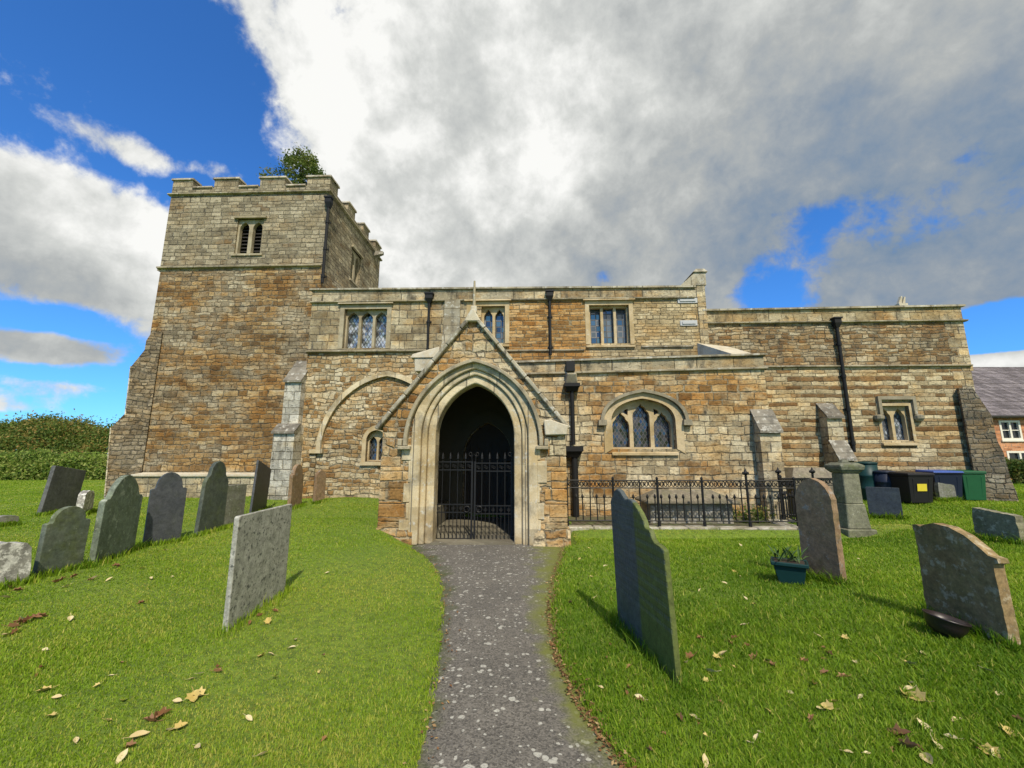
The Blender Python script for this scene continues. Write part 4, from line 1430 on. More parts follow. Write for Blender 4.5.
# lean-to lead roof and the raking copings at its ends
bm = bmesh.new()
zr_w = ZZ(600, 374, YN)
a_prism_x(bm, [(YA + 0.38, AZs_l - 0.1), (YN - 0.002, zr_w - 0.25), (YN - 0.002, zr_w - 0.15), (YA + 0.38, AZs_l + 0.0)], AL + 0.3, AR - 0.3)
cp('aisle_roof', bm, M['lead'])
bm = bmesh.new()
zk1 = ZZ(700, 343, YN)
xk0 = XX(697, 343, YN)
a_hull(bm, [(AR - 0.62, YA + 0.25, AZs_r), (AR - 0.05, YA + 0.25, AZs_r), (xk0 + 0.95, YN - 0.002, AZs_r), (xk0, YN - 0.002, AZs_r)],
       [(AR - 0.62, YA + 0.25, AZt_r + 0.0), (AR - 0.05, YA + 0.25, AZt_r + 0.0), (xk0 + 0.95, YN - 0.002, zk1 - 0.12), (xk0, YN - 0.002, zk1)])
cp('aisle_gable_coping', bm, M['kneeler'])
bm = bmesh.new()
kx0, kx1, kz0, kz1 = rect_hole(412, 440, 349.5, 372, YA)
a_hull(bm, [(kx0 + 0.12, YA - 0.12, kz0), (kx1, YA - 0.12, kz0), (kx1, YA + 0.5, kz0), (kx0 + 0.12, YA + 0.5, kz0)],
       [(kx0 + 0.10, YA - 0.14, kz0 + 0.36), (kx1, YA - 0.14, kz0 + 0.36), (kx1, YA + 0.5, kz0 + 0.36), (kx0 + 0.10, YA + 0.5, kz0 + 0.36)])
a_hull(bm, [(kx0, YA - 0.18, kz0 + 0.362), (kx1, YA - 0.18, kz0 + 0.362), (kx1, YA + 0.55, kz0 + 0.362), (kx0, YA + 0.55, kz0 + 0.362)],
       [(kx0 + 0.04, YA - 0.14, kz0 + 0.47), (kx1, YA - 0.14, kz1 + 0.05), (kx1, YA + 0.55, kz1 + 0.05), (kx0 + 0.04, YA + 0.55, kz0 + 0.47)])
bevel(bm, 0.02)
cp('aisle_kneeler', bm, M['kneeler'])
# aisle buttress at the south-east corner
yab = YA - 0.30
front_buttress(XX(759.5, 431, yab), XX(781, 431, yab) - 0.02, YA, [(ZZ(757, 411, YA - .05), ZZ(770, 431, yab), YA - yab)], M['buttress'])
# aisle window: four-centred head, three cusped lights
bm = bmesh.new()
fwm = 0.20
of = arch_path(ao_x0 - fwm, ao_x1 + fwm, ao_zs, ao_za + 0.16, ao_z0 - 0.12, n=10)
a_ring(bm, aw, of, YA - 0.02, YA + 0.1)
a_hull(bm, [(ao_x0 - 0.02, YA - 0.07, ao_z0 - 0.16), (ao_x1 + 0.02, YA - 0.07, ao_z0 - 0.16), (ao_x1 + 0.02, YA + 0.30, ao_z0 - 0.16), (ao_x0 - 0.02, YA + 0.30, ao_z0 - 0.16)],
       [(ao_x0 - 0.02, YA - 0.07, ao_z0 - 0.10), (ao_x1 + 0.02, YA - 0.07, ao_z0 - 0.10), (ao_x1 + 0.02, YA + 0.30, ao_z0 + 0.03), (ao_x0 - 0.02, YA + 0.30, ao_z0 + 0.03)])
wa = cp('window', bm, M['tracery'])
wa['label'] = 'three light window with pointed arched head and dark hood mould'
bm = bmesh.new()
hz = ZZ(600, 421, YA)
ho = arch_path(XX(600, 420, YA), XX(688, 420, YA), hz, ZZ(644, 389.5, YA), None, n=10)
hi = arch_path(XX(600, 420, YA) + 0.09, XX(688, 420, YA) - 0.09, hz, ZZ(644, 389.5, YA) - 0.08, None, n=10)
a_ring(bm, hi, ho, YA - 0.11, YA + 0.05)
for s in (ho[0][0] + 0.05, ho[-1][0] - 0.05):
    a_hull(bm, [(s - 0.11, YA - 0.15, hz - 0.12), (s + 0.11, YA - 0.15, hz - 0.12), (s + 0.11, YA + 0.02, hz - 0.12), (s - 0.11, YA + 0.02, hz - 0.12)],
           [(s - 0.10, YA - 0.15, hz + 0.02), (s + 0.10, YA - 0.15, hz + 0.02), (s + 0.10, YA + 0.02, hz + 0.02), (s - 0.10, YA + 0.02, hz + 0.02)])
t_ = cp('hood_mould', bm, M['hood'])
t_.parent = wa
bm = bmesh.new()
i0, i1 = ao_x0 + 0.06, ao_x1 - 0.06
mwid = 0.10
lw = (i1 - i0 - 2 * mwid) / 3
zc = ao_za - 0.12
zls = ao_zs + 0.02
holes = []
for k in range(3):
    a = i0 + k * (lw + mwid)
    if k == 1:
        holes.append(trefoil_light(a, a + lw, ao_z0 + 0.05, zc, zc - 0.32))
    else:
        holes.append(trefoil_light(a, a + lw, ao_z0 + 0.05, zls + 0.20, zls - 0.16))
        s = 1 if k == 0 else -1
        xm = a + lw + 0.005 if k == 0 else a - 0.005
        eye = [(xm - s * 0.03, zls + 0.12), (xm - s * 0.02, zls + 0.30), (xm - s * 0.10, zls + 0.27), (xm - s * 0.17, zls + 0.20)]
        holes.append(eye if s > 0 else eye[::-1])
aw2 = arch_path(ao_x0 + 0.002, ao_x1 - 0.002, ao_zs, ao_za - 0.002, ao_z0 + 0.002, n=10)
a_prism(bm, aw2, YA + 0.20, YA + 0.34, holes)
t_ = cp('tracery', bm, M['tracery'])
t_.parent = wa
bm = bmesh.new()
a_box(bm, ao_x0 - 0.02, ao_x1 + 0.02, YA + 0.37, YA + 0.39, ao_z0 - 0.02, ao_za + 0.02)
t_ = cp('pane', bm, M['glass_dark'])
t_.parent = wa
# big aisle downpipe: lead box and gargoyle above, two hoppers below
xd = XX(572.5, 430, YA)
bm = bmesh.new()
a_tube(bm, [(xd, YA - 0.11, ZZ(572, 445, YA)), (xd, YA - 0.11, ZZ(571, 388, YA))], 0.055, 12)
a_tube(bm, [(xd + 0.02, YA - 0.13, 0.15), (xd + 0.02, YA - 0.13, ZZ(572, 457, YA))], 0.085, 14)
dpo = cp('downpipe', bm, M['pipe'])
bm = bmesh.new()
for (u0, u1, v0, v1, dd, tp) in ((564.5, 578.5, 384, 391.5, 0.28, 0.75), (563.5, 581.5, 446.5, 457.5, 0.33, 0.6)):
    a = rect_hole(u0, u1, v0, v1, YA - 0.1)
    cx = 0.5 * (a[0] + a[1])
    hw_ = 0.5 * (a[1] - a[0])
    zm = a[2] + 0.55 * (a[3] - a[2])
    a_hull(bm, [(cx - hw_ * tp, YA - dd * 0.7, a[2]), (cx + hw_ * tp, YA - dd * 0.7, a[2]), (cx + hw_ * tp, YA - 0.01, a[2]), (cx - hw_ * tp, YA - 0.01, a[2])],
           [(cx - hw_, YA - dd, zm), (cx + hw_, YA - dd, zm), (cx + hw_, YA - 0.01, zm), (cx - hw_, YA - 0.01, zm)])
    a_box(bm, cx - hw_ - 0.02, cx + hw_ + 0.02, YA - dd - 0.02, YA - 0.012, zm + 0.001, a[3])
a = rect_hole(566, 574.5, 362, 371.5, YA - 0.1)
a_box(bm, a[0], a[1], YA - 0.2, YA - 0.014, a[2], a[3])
t_ = cp('hopper', bm, M['pipe'])
t_.parent = dpo
bm = bmesh.new()
a = rect_hole(565, 578, 371.5, 384, YA - 0.1)
a_hull(bm, [(a[0], YA - 0.10, a[2]), (a[1], YA - 0.10, a[2]), (a[1], YA + 0.02, a[2]), (a[0], YA + 0.02, a[2])],
       [(a[0] + 0.06, YA - 0.26, a[3] - 0.08), (a[1] - 0.06, YA - 0.26, a[3] - 0.08), (a[1] - 0.02, YA + 0.02, a[3]), (a[0] + 0.02, YA + 0.02, a[3])])
bevel(bm, 0.03)
cp('gargoyle', bm, M['grey_dress'])

# ---- chancel
CL, CR = XX(704, 340, YC), XX(961.5, 315, YC)
CRl = XX(972.5, 385, YC)
czt_l, czt_r = ZZ(712, 308.5, YC), ZZ(958, 304, YC)
cz2_l, cz2_r = ZZ(712, 322.7, YC), ZZ(960, 319.8, YC)
cz3_l, cz3_r = ZZ(770, 366.5, YC), ZZ(968, 365.2, YC)
cz2, cz3 = 0.5 * (cz2_l + cz2_r), 0.5 * (cz3_l + cz3_r)
wc = rect_hole(880.5, 910.0, 406, 441, YC)
bm = bmesh.new()
a_prism(bm, [(CL, -0.2), (CRl, -0.2), (CRl, cz3), (CL, cz3)], YC - 0.03, YC + 0.55, [rh(wc)])
a_box(bm, CRl - 0.55, CRl - 0.001, YC + 0.551, 18.4, -0.2, cz3)
a_box(bm, CL, CRl - 0.56, 17.9, 18.4, -0.2, cz3)
cp('chancel_lower_wall', bm, M['chancel_low'])
bm = bmesh.new()
a_prism(bm, [(CL, cz3), (CR, cz3), (CR, cz2), (CL, cz2)], YC, YC + 0.5)
a_box(bm, CR - 0.5, CR - 0.001, YC + 0.501, 18.4, cz3, cz2)
a_box(bm, CL, CR - 0.51, 17.9, 18.4, cz3, cz2)
cp('chancel_upper_wall', bm, M['chancel_up'])
bm = bmesh.new()
a_prism(bm, [(CL, cz2), (CR, cz2), (CR, czt_r - 0.09), (CL, czt_l - 0.09)], YC - 0.015, YC + 0.36)
a_box(bm, CR - 0.36, CR - 0.001, YC + 0.361, 18.4, cz2, czt_r - 0.1)
cp('chancel_parapet', bm, M['chancel_par'])
bm = bmesh.new()
coping(bm, CL - 0.0, CR + 0.08, czt_l, czt_r, YC - 0.015, YC + 0.36, 0.10, 0.08)
cp('chancel_coping', bm, M['coping'])
bm = bmesh.new()
course(bm, CL, CR + 0.09, cz2 + 0.03, cz2 + 0.03, YC, 0.09, 0.09)
course(bm, CL, CRl + 0.02, cz3 + 0.04, cz3 + 0.04, YC - 0.03, 0.08, 0.09)
course_x(bm, CR, 1, YC - 0.05, 18.4, cz2 + 0.028, 0.09, 0.09)
course_x(bm, CR, 1, YC + 0.05, 18.4, cz3 + 0.038, 0.08, 0.09)
cp('chancel_string_course', bm, M['string'])
bm = bmesh.new()                                               # large pale corner stones at the east end
qz = 0.2
k = 0
while qz < cz2 - 0.3:
    hh = 0.26 + 0.06 * ((k * 37) % 5) / 5
    xe = CRl if qz < cz3 - 0.25 else CR
    if qz < cz3 < qz + hh:
        hh = cz3 - qz - 0.01 if cz3 - qz > 0.1 else hh
    wq = 0.55 if k % 2 else 0.33
    yq = (YC - 0.03 if qz < cz3 - 0.05 else YC) - 0.006
    a_box(bm, xe - wq, xe + 0.006, yq, YC + 0.3, qz, qz + hh - 0.012)
    qz += hh
    k += 1
cp('corner_stones', bm, M['buttress'])
bm = bmesh.new()
a_box(bm, CL, CR - 0.1, YC + 0.36, 18.0, cz2 - 0.1, cz2 + 0.05)
cp('chancel_roof', bm, M['lead'])
w_ = window(wc, YC - 0.03, 2, M['tracery'], M['glass_white'], hoodh=0.0, frame=0.08, depth=0.11, rise=0.28, lab='two light chancel window with square hood mould')
bm = bmesh.new()
hx0, hx1 = XX(876.5, 410, YC), XX(914, 410, YC)
hz1, hz0 = ZZ(896, 400, YC), ZZ(878, 415, YC)
for a in ((hx0, hx0 + 0.09, hz0, hz1), (hx1 - 0.09, hx1, hz0, hz1), (hx0, hx1, hz1 + 0.001, hz1 + 0.1)):
    a_box(bm, a[0], a[1], YC - 0.12, YC + 0.02, a[2], a[3])
for s in (hx0 - 0.03, hx1 + 0.03):
    a_lathe(bm, [(0.06, hz0 - 0.2), (0.13, hz0 - 0.12), (0.13, hz0 - 0.03), (0.07, hz0)], s, YC - 0.08, 10)
t_ = cp('hood_mould', bm, M['hood'])
t_.parent = w_
downpipe(XX(834.5, 330, YC), YC - 0.03, ZZ(834, 319, YC), ZZ(852, 452, YC), 0.05, 0.32, 0.10)
ycb = YC - 0.03 - 0.40
front_buttress(XX(831, 440, ycb), XX(846.5, 440, ycb), YC - 0.03, [(ZZ(836, 405, YC), ZZ(838, 417, ycb + .1), 0.34), (ZZ(840, 442, YC - .35), ZZ(842, 459, YC - 0.6), 0.58)], M['buttress'])
dse = (0.86, -0.51)
cse = (CRl - 0.15, YC - 0.0)
prof = [reach(u, v, cse, dse) for u, v in ((967, 389), (986, 417), (991, 441), (997, 452), (1004, 478), (1010, 492))]
prof.append((prof[-1][0] + 0.02, -0.2))
diag_buttress(cse, dse, prof, 0.42, M['east_buttress'])
bm = bmesh.new()                                              # broken cross on the east gable
fx, fz = XX(901, 303, YC + 3), ZZ(901, 304, YC + 3)
a_box(bm, fx - 0.16, fx + 0.16, YC + 2.9, YC + 3.1, cz2, fz)
a_hull(bm, [(fx - 0.14, YC + 2.95, fz), (fx - 0.02, YC + 2.95, fz), (fx - 0.02, YC + 3.05, fz), (fx - 0.14, YC + 3.05, fz)],
       [(fx + 0.0, YC + 2.95, fz + 0.3), (fx + 0.05, YC + 2.95, fz + 0.3), (fx + 0.05, YC + 3.05, fz + 0.3), (fx + 0.0, YC + 3.05, fz + 0.3)])
a_hull(bm, [(fx + 0.02, YC + 2.96, fz), (fx + 0.12, YC + 2.96, fz), (fx + 0.12, YC + 3.04, fz), (fx + 0.02, YC + 3.04, fz)],
       [(fx + 0.13, YC + 2.96, fz + 0.28), (fx + 0.17, YC + 2.96, fz + 0.28), (fx + 0.17, YC + 3.04, fz + 0.28), (fx + 0.13, YC + 3.04, fz + 0.28)])
cp('broken_gable_cross', bm, M['kneeler'])

# ---- south porch
PL, PR = XX(381, 470, YP), XX(566, 480, YP)
pz_ap = ZZ(473, 312, YP)
pxa = XX(473, 312, YP)
pz_e = ZZ(376, 428, YP)
pxe_l, pxe_r = XX(375.5, 428, YP), XX(570.5, 428, YP)
o_x0, o_x1 = XX(433, 490, YP), XX(514, 490, YP)
oc = 0.5 * (o_x0 + o_x1)
o_zs = ZZ(433, 436, YP)
o_za = ZZ(473, 382.5, YP)
GZ0 = -0.12


def slope_z(x):
    if x <= pxa:
        return pz_e + (pz_ap - pz_e) * (x - pxe_l) / (pxa - pxe_l)
    return pz_e + (pz_ap - pz_e) * (pxe_r - x) / (pxe_r - pxa)


e1, e2, e3 = 0.10, 0.20, 0.34
hole = arch_path(o_x0 - e3, o_x1 + e3, o_zs, o_za + e3 * 1.05, GZ0 + 0.01, n=16)
bm = bmesh.new()
a_prism(bm, [(PL, GZ0), (PR, GZ0), (PR, slope_z(PR) - 0.05), (pxa, pz_ap - 0.10), (PL, slope_z(PL) - 0.05)], YP, YP + 0.5, [hole])
cp('porch_front_wall', bm, M['porch'])
# ironstone corner work, left and right
bm = bmesh.new()
kz = [GZ0, 0.42, 0.74, 1.02, 1.34, 1.62, 1.98]
for s in (0, 1):
    for i in range(len(kz) - 1):
        if s == 0 and i > 4:
            continue
        wq = (0.40, 0.50, 0.42, 0.50, 0.38, 0.46)[(i + s) % 6]
        x0_, x1_ = (PL - 0.012, PL + wq) if s == 0 else (PR - wq + 0.1, PR + 0.012)
        a_box(bm, x0_, x1_, YP - 0.016, YP + 0.4, kz[i] + 0.006, kz[i + 1] - 0.006)
bevel(bm, 0.012, 1)
cp('porch_corner_stones', bm, M['quoin'])
bm = bmesh.new()                                              # plinth: battered foot of the front
for x0_, x1_ in ((PL - 0.06, o_x0 - e3 - 0.02), (o_x1 + e3 + 0.02, PR + 0.06)):
    a_hull(bm, [(x0_ - 0.03, YP - 0.09, -0.15), (x1_, YP - 0.09, -0.15), (x1_, YP + 0.3, -0.15), (x0_ - 0.03, YP + 0.3, -0.15)],
           [(x0_ + 0.03, YP - 0.02, 0.30), (x1_, YP - 0.02, 0.30), (x1_, YP + 0.3, 0.30), (x0_ + 0.03, YP + 0.3, 0.30)])
cp('porch_plinth', bm, M['porch'])
# arch mouldings: outer order, hollow, inner order
bm = bmesh.new()
P0 = arch_path(o_x0, o_x1, o_zs, o_za, 0.0, n=16)


def off(e, zb=0.0):
    return arch_path(o_x0 - e, o_x1 + e, o_zs, o_za + e * 1.05, zb, n=16)


a_ring(bm, off(0.262), off(0.45), YP - 0.03, YP + 0.14)
a_ring(bm, off(0.155), off(0.260), YP + 0.03, YP + 0.3)
a_ring(bm, off(0.0), off(0.153), YP + 0.09, YP + 0.46)
bevel(bm, 0.035, 3)
cp('porch_arch', bm, M['dressed'])
bm = bmesh.new()                                              # long and short jamb stones that tooth into the rubble
for s in (0, 1):
    zz = 0.05
    k = 0
    while zz < o_zs - 0.25:
        hh = (0.42, 0.30, 0.36)[k % 3]
        ex = (0.62, 0.50, 0.56, 0.48)[(k + s) % 4]
        x0_, x1_ = (o_x0 - ex, o_x0 - 0.44) if s == 0 else (o_x1 + 0.44, o_x1 + ex)
        a_box(bm, x0_, x1_, YP - 0.024, YP + 0.2, zz, zz + hh - 0.012)
        zz += hh
        k += 1
bevel(bm, 0.008, 1)
cp('jamb_stones', bm, M['dressed'])
bm = bmesh.new()                                              # hood mould with square stops
hz_ = ZZ(403, 446, YP)
hx0_, hx1_ = XX(404.5, 440, YP), XX(543, 440, YP)
hp_o = arch_path(hx0_, hx1_, hz_ + 0.05, ZZ(473, 359.5, YP), hz_, n=16)
hp_i = arch_path(hx0_ + 0.075, hx1_ - 0.075, hz_ + 0.05, ZZ(473, 359.5, YP) - 0.075, hz_, n=16)
a_ring(bm, hp_i, hp_o, YP - 0.12, YP + 0.05)
for sgn, xq in ((-1, hx0_), (1, hx1_)):
    xa, xb = (xq - 0.10, xq + 0.14) if sgn < 0 else (xq - 0.14, xq + 0.10)
    a_box(bm, xa, xb, YP - 0.13, YP + 0.04, hz_ - 0.07, hz_ - 0.001)
    xo = xa if sgn < 0 else xb - 0.08
    a_box(bm, xo, xo + 0.08, YP - 0.125, YP + 0.04, hz_ + 0.001, hz_ + 0.13)
bevel(bm, 0.012, 1)
t_ = cp('porch_hood_mould', bm, M['grey_dress'])
# gable copings, kneeler, apex stone and spike
bm = bmesh.new()
for sgn, xe in ((-1, pxe_l), (1, pxe_r)):
    a = Vector((xe, 0, pz_e))
    t_ap = Vector((pxa, 0, pz_ap))
    dr = (t_ap - a).normalized()
    nr = Vector((-dr.z, 0, dr.x)) if sgn < 0 else Vector((dr.z, 0, -dr.x))
    if nr.z < 0:
        nr = -nr
    nseg = 7
    for k in range(nseg):
        p0 = a.lerp(t_ap, k / nseg) + dr * 0.006
        p1 = a.lerp(t_ap, (k + 1) / nseg) - dr * 0.006
        if k == nseg - 1:
            p1 = t_ap - dr * 0.10
        q = [p0 - nr * 0.075, p1 - nr * 0.075, p1, p0]
        a_hull(bm, [(p.x, YP - 0.09, p.z) for p in q], [(p.x, YP + 0.50, p.z) for p in q])
bevel(bm, 0.014, 1)
cp('gable_coping', bm, M['coping'])
bm = bmesh.new()
a_hull(bm, [(pxa - 0.17, YP - 0.095, pz_ap - 0.22), (pxa + 0.17, YP - 0.095, pz_ap - 0.22), (pxa + 0.17, YP + 0.45, pz_ap - 0.22), (pxa - 0.17, YP + 0.45, pz_ap - 0.22)],
       [(pxa - 0.03, YP - 0.095, pz_ap + 0.03), (pxa + 0.03, YP - 0.095, pz_ap + 0.03), (pxa + 0.03, YP + 0.45, pz_ap + 0.03), (pxa - 0.03, YP + 0.45, pz_ap + 0.03)])
a_box(bm, pxa - 0.045, pxa + 0.075, YP - 0.02, YP + 0.12, pz_ap - 0.02, pz_ap + 0.13)
bevel(bm, 0.015, 1)
ap = cp('apex_stone', bm, M['kneeler'])
bm = bmesh.new()
zsp = ZZ(474, 280, YP)
a_tube(bm, [(pxa + 0.015, YP + 0.05, pz_ap + 0.1), (pxa + 0.015, YP + 0.05, zsp)], [0.032, 0.020], 8)
t_ = cp('spike', bm, M['grey_dress'])
t_.parent = ap
bm = bmesh.new()
q = [PC(u, v, YP) for u, v in ((543.5, 421), (550, 420), (568, 426), (566, 435), (545, 435.5))]
a_prism(bm, [q[4], q[3], q[2], q[1], q[0]], YP - 0.11, YP + 0.45)
bevel(bm, 0.015, 1)
cp('porch_kneeler', bm, M['kneeler'])
# porch side walls, roof, floor, inner face of doorway
bm = bmesh.new()
a_box(bm, PL + 0.002, PL + 0.4, YP + 0.501, YA - 0.002, -0.2, slope_z(PL) - 0.2)
a_box(bm, PR - 0.4, PR - 0.002, YP + 0.501, YA - 0.002, -0.2, slope_z(PR) - 0.2)
cp('porch_side_wall', bm, M['porch'])
bm = bmesh.new()
for sgn, xe in ((-1, pxe_l + 0.05), (1, pxe_r - 0.05)):
    zo = 0.16
    a_hull(bm, [(xe, YP + 0.51, slope_z(xe) - zo), (pxa, YP + 0.51, pz_ap - zo), (pxa, YP + 0.51, pz_ap - zo - 0.14), (xe, YP + 0.51, slope_z(xe) - zo - 0.14)],
           [(xe, YA - 0.003, slope_z(xe) - zo), (pxa, YA - 0.003, pz_ap - zo), (pxa, YA - 0.003, pz_ap - zo - 0.14), (xe, YA - 0.003, slope_z(xe) - zo - 0.14)])
cp('porch_roof', bm, M['door'])
bm = bmesh.new()
a_box(bm, PL + 0.41, PR - 0.41, YP + 0.502, YA - 0.01, -0.1, 0.09)
a_box(bm, o_x0 - 0.02, o_x1 + 0.02, YP - 0.02, YP + 0.50, -0.1, 0.045)
a_box(bm, PL + 0.41, PL + 0.8, YP + 0.6, YA - 0.02, 0.1, 0.50)
a_box(bm, PR - 0.8, PR - 0.41, YP + 0.6, YA - 0.02, 0.1, 0.50)
cp('porch_floor', bm, M['flag'])
bm = bmesh.new()  # dark sheets added over the inner walls to deepen the porch shade
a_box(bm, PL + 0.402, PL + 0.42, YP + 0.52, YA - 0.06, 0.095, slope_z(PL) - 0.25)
cp('porch_shade_lining', bm, M['dark_in'])
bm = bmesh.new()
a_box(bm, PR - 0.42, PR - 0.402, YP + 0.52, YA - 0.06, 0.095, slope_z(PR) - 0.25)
cp('porch_shade_lining', bm, M['dark_in'])
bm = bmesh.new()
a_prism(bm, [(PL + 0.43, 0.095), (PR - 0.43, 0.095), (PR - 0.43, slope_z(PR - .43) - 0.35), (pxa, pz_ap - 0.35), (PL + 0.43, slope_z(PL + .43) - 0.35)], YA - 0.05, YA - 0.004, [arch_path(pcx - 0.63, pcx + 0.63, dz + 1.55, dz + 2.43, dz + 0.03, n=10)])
cp('porch_shade_lining', bm, M['dark_in'])
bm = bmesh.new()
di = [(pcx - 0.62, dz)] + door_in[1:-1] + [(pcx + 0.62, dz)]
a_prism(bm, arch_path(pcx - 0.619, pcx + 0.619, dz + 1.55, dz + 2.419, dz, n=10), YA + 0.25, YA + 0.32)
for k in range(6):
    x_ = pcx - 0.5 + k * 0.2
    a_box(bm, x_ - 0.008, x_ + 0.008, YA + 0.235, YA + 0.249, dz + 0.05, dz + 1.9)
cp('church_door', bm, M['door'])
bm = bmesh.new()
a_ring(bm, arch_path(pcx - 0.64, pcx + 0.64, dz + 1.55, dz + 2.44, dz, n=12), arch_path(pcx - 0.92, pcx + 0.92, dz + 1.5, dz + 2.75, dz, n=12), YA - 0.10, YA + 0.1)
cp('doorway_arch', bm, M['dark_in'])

# ---- iron porch gates
YG = YP + 0.40
gzt, gz2, gz3, gz4, gzb = (ZZ(473, v, YG) for v in (462.5, 470.5, 505, 513, 539.5))
gx0, gx1 = XX(434.5, 490, YG), XX(512.6, 490, YG)
gm = 0.5 * (gx0 + gx1)


def spiral(cx, cz, r, sgn, turns=1.1, start=0.0, n=16):
    out = []
    for i in range(n + 1):
        t = i / n
        a = start + sgn * turns * 2 * math.pi * t
        rr = r * (1 - 0.72 * t)
        out.append((cx + rr * math.cos(a), YG, cz + rr * math.sin(a)))
    return out


for side_ in (0, 1):
    xa, xb = (gx0, gm - 0.012) if side_ == 0 else (gm + 0.012, gx1)
    bm = bmesh.new()
    for xs_ in (xa + 0.018, xb - 0.018):
        a_box(bm, xs_ - 0.017, xs_ + 0.017, YG - 0.017, YG + 0.017, gzb - 0.09, gzt + 0.02)
    dv_ = -0.012 if side_ else 0.012
    for z_ in (gzt, gz2, gz3, gz4, gzb):
        a_box(bm, xa + 0.036, xb - 0.036, YG - 0.012, YG + 0.012, z_ + dv_ - 0.010, z_ + dv_ + 0.010)
    nb = 4
    lf = cp('gate', bm, M['iron'])
    lf['label'] = 'black iron gate leaf with spear topped bars'
    for i in range(1, nb + 1):
        x_ = xa + (xb - xa) * i / (nb + 1)
        bm = bmesh.new()
        a_tube(bm, [(x_, YG, gzb), (x_, YG, gzt + 0.05)], 0.009, 6)
        a_tube(bm, [(x_, YG, gzt + 0.05), (x_, YG, gzt + 0.075), (x_, YG, gzt + 0.13), (x_, YG, gzt + 0.20)], [0.010, 0.028, 0.022, 0.003], 6)
        t_ = cp('bar', bm, M['iron'])
        t_.parent = lf
    for i in range(nb + 1):
        x_ = xa + (xb - xa) * (i + 0.5) / (nb + 1)
        bm = bmesh.new()
        a_tube(bm, [(x_, YG, gzb), (x_, YG, gz3 + dv_)], 0.007, 6)
        t_ = cp('dog_bar', bm, M['iron'])
        t_.parent = lf
    bm = bmesh.new()
    for i in range(nb + 1):
        x_ = xa + (xb - xa) * (i + 0.5) / (nb + 1)
        zc1, zc2 = 0.5 * (gzt + gz2) + dv_, 0.5 * (gz3 + gz4) + dv_
        for a in range(4):
            an = a * math.pi / 2
            a_lathe(bm, [(0.002, -0.006), (0.018, -0.004), (0.018, 0.004), (0.002, 0.006)], 0, 0, 8) if False else None
            cx_, cz_ = x_ + 0.021 * math.cos(an), zc2 + 0.021 * math.sin(an)
            a_tube(bm, [(cx_ + 0.014 * math.cos(b_), YG, cz_ + 0.014 * math.sin(b_)) for b_ in [k * 2 * math.pi / 8 for k in range(8)]], 0.005, 5, closed=True)
        a_tube(bm, spiral(x_ - 0.02, zc1 + 0.008, 0.028, 1, 1.2, 0.0), 0.005, 5)
        a_tube(bm, spiral(x_ + 0.02, zc1 - 0.008, 0.028, 1, 1.2, math.pi), 0.005, 5)
    xm_ = xb if side_ == 0 else xa
    s = -1 if side_ == 0 else 1
    a_tube(bm, [(xm_ + s * 0.02, YG, gzt), (xm_ + s * 0.03, YG, gzt + 0.12)] + spiral(xm_ + s * 0.05, gzt + 0.17, 0.05, s, 1.2, math.pi if s > 0 else 0.0), 0.007, 6)
    xo_ = xa if side_ == 0 else xb
    a_tube(bm, [(xo_ - s * -0.02, YG, gzt), (xo_ + s * -0.03, YG, gzt + 0.12)] + spiral(xo_ - s * 0.05, gzt + 0.17, 0.05, -s, 1.2, math.pi if s < 0 else 0.0), 0.007, 6)
    cp('ornament', bm, M['iron'], lf)
    bm = bmesh.new()
    a_tube(bm, [(xm_ + s * 0.11 + 0.055 * math.cos(k * math.pi / 8), YG - 0.03, 0.5 * (gz3 + gz4) + 0.055 * math.sin(k * math.pi / 8)) for k in range(16)], 0.010, 6, closed=True)
    t_ = cp('ring_handle', bm, M['iron'])
    t_.parent = lf

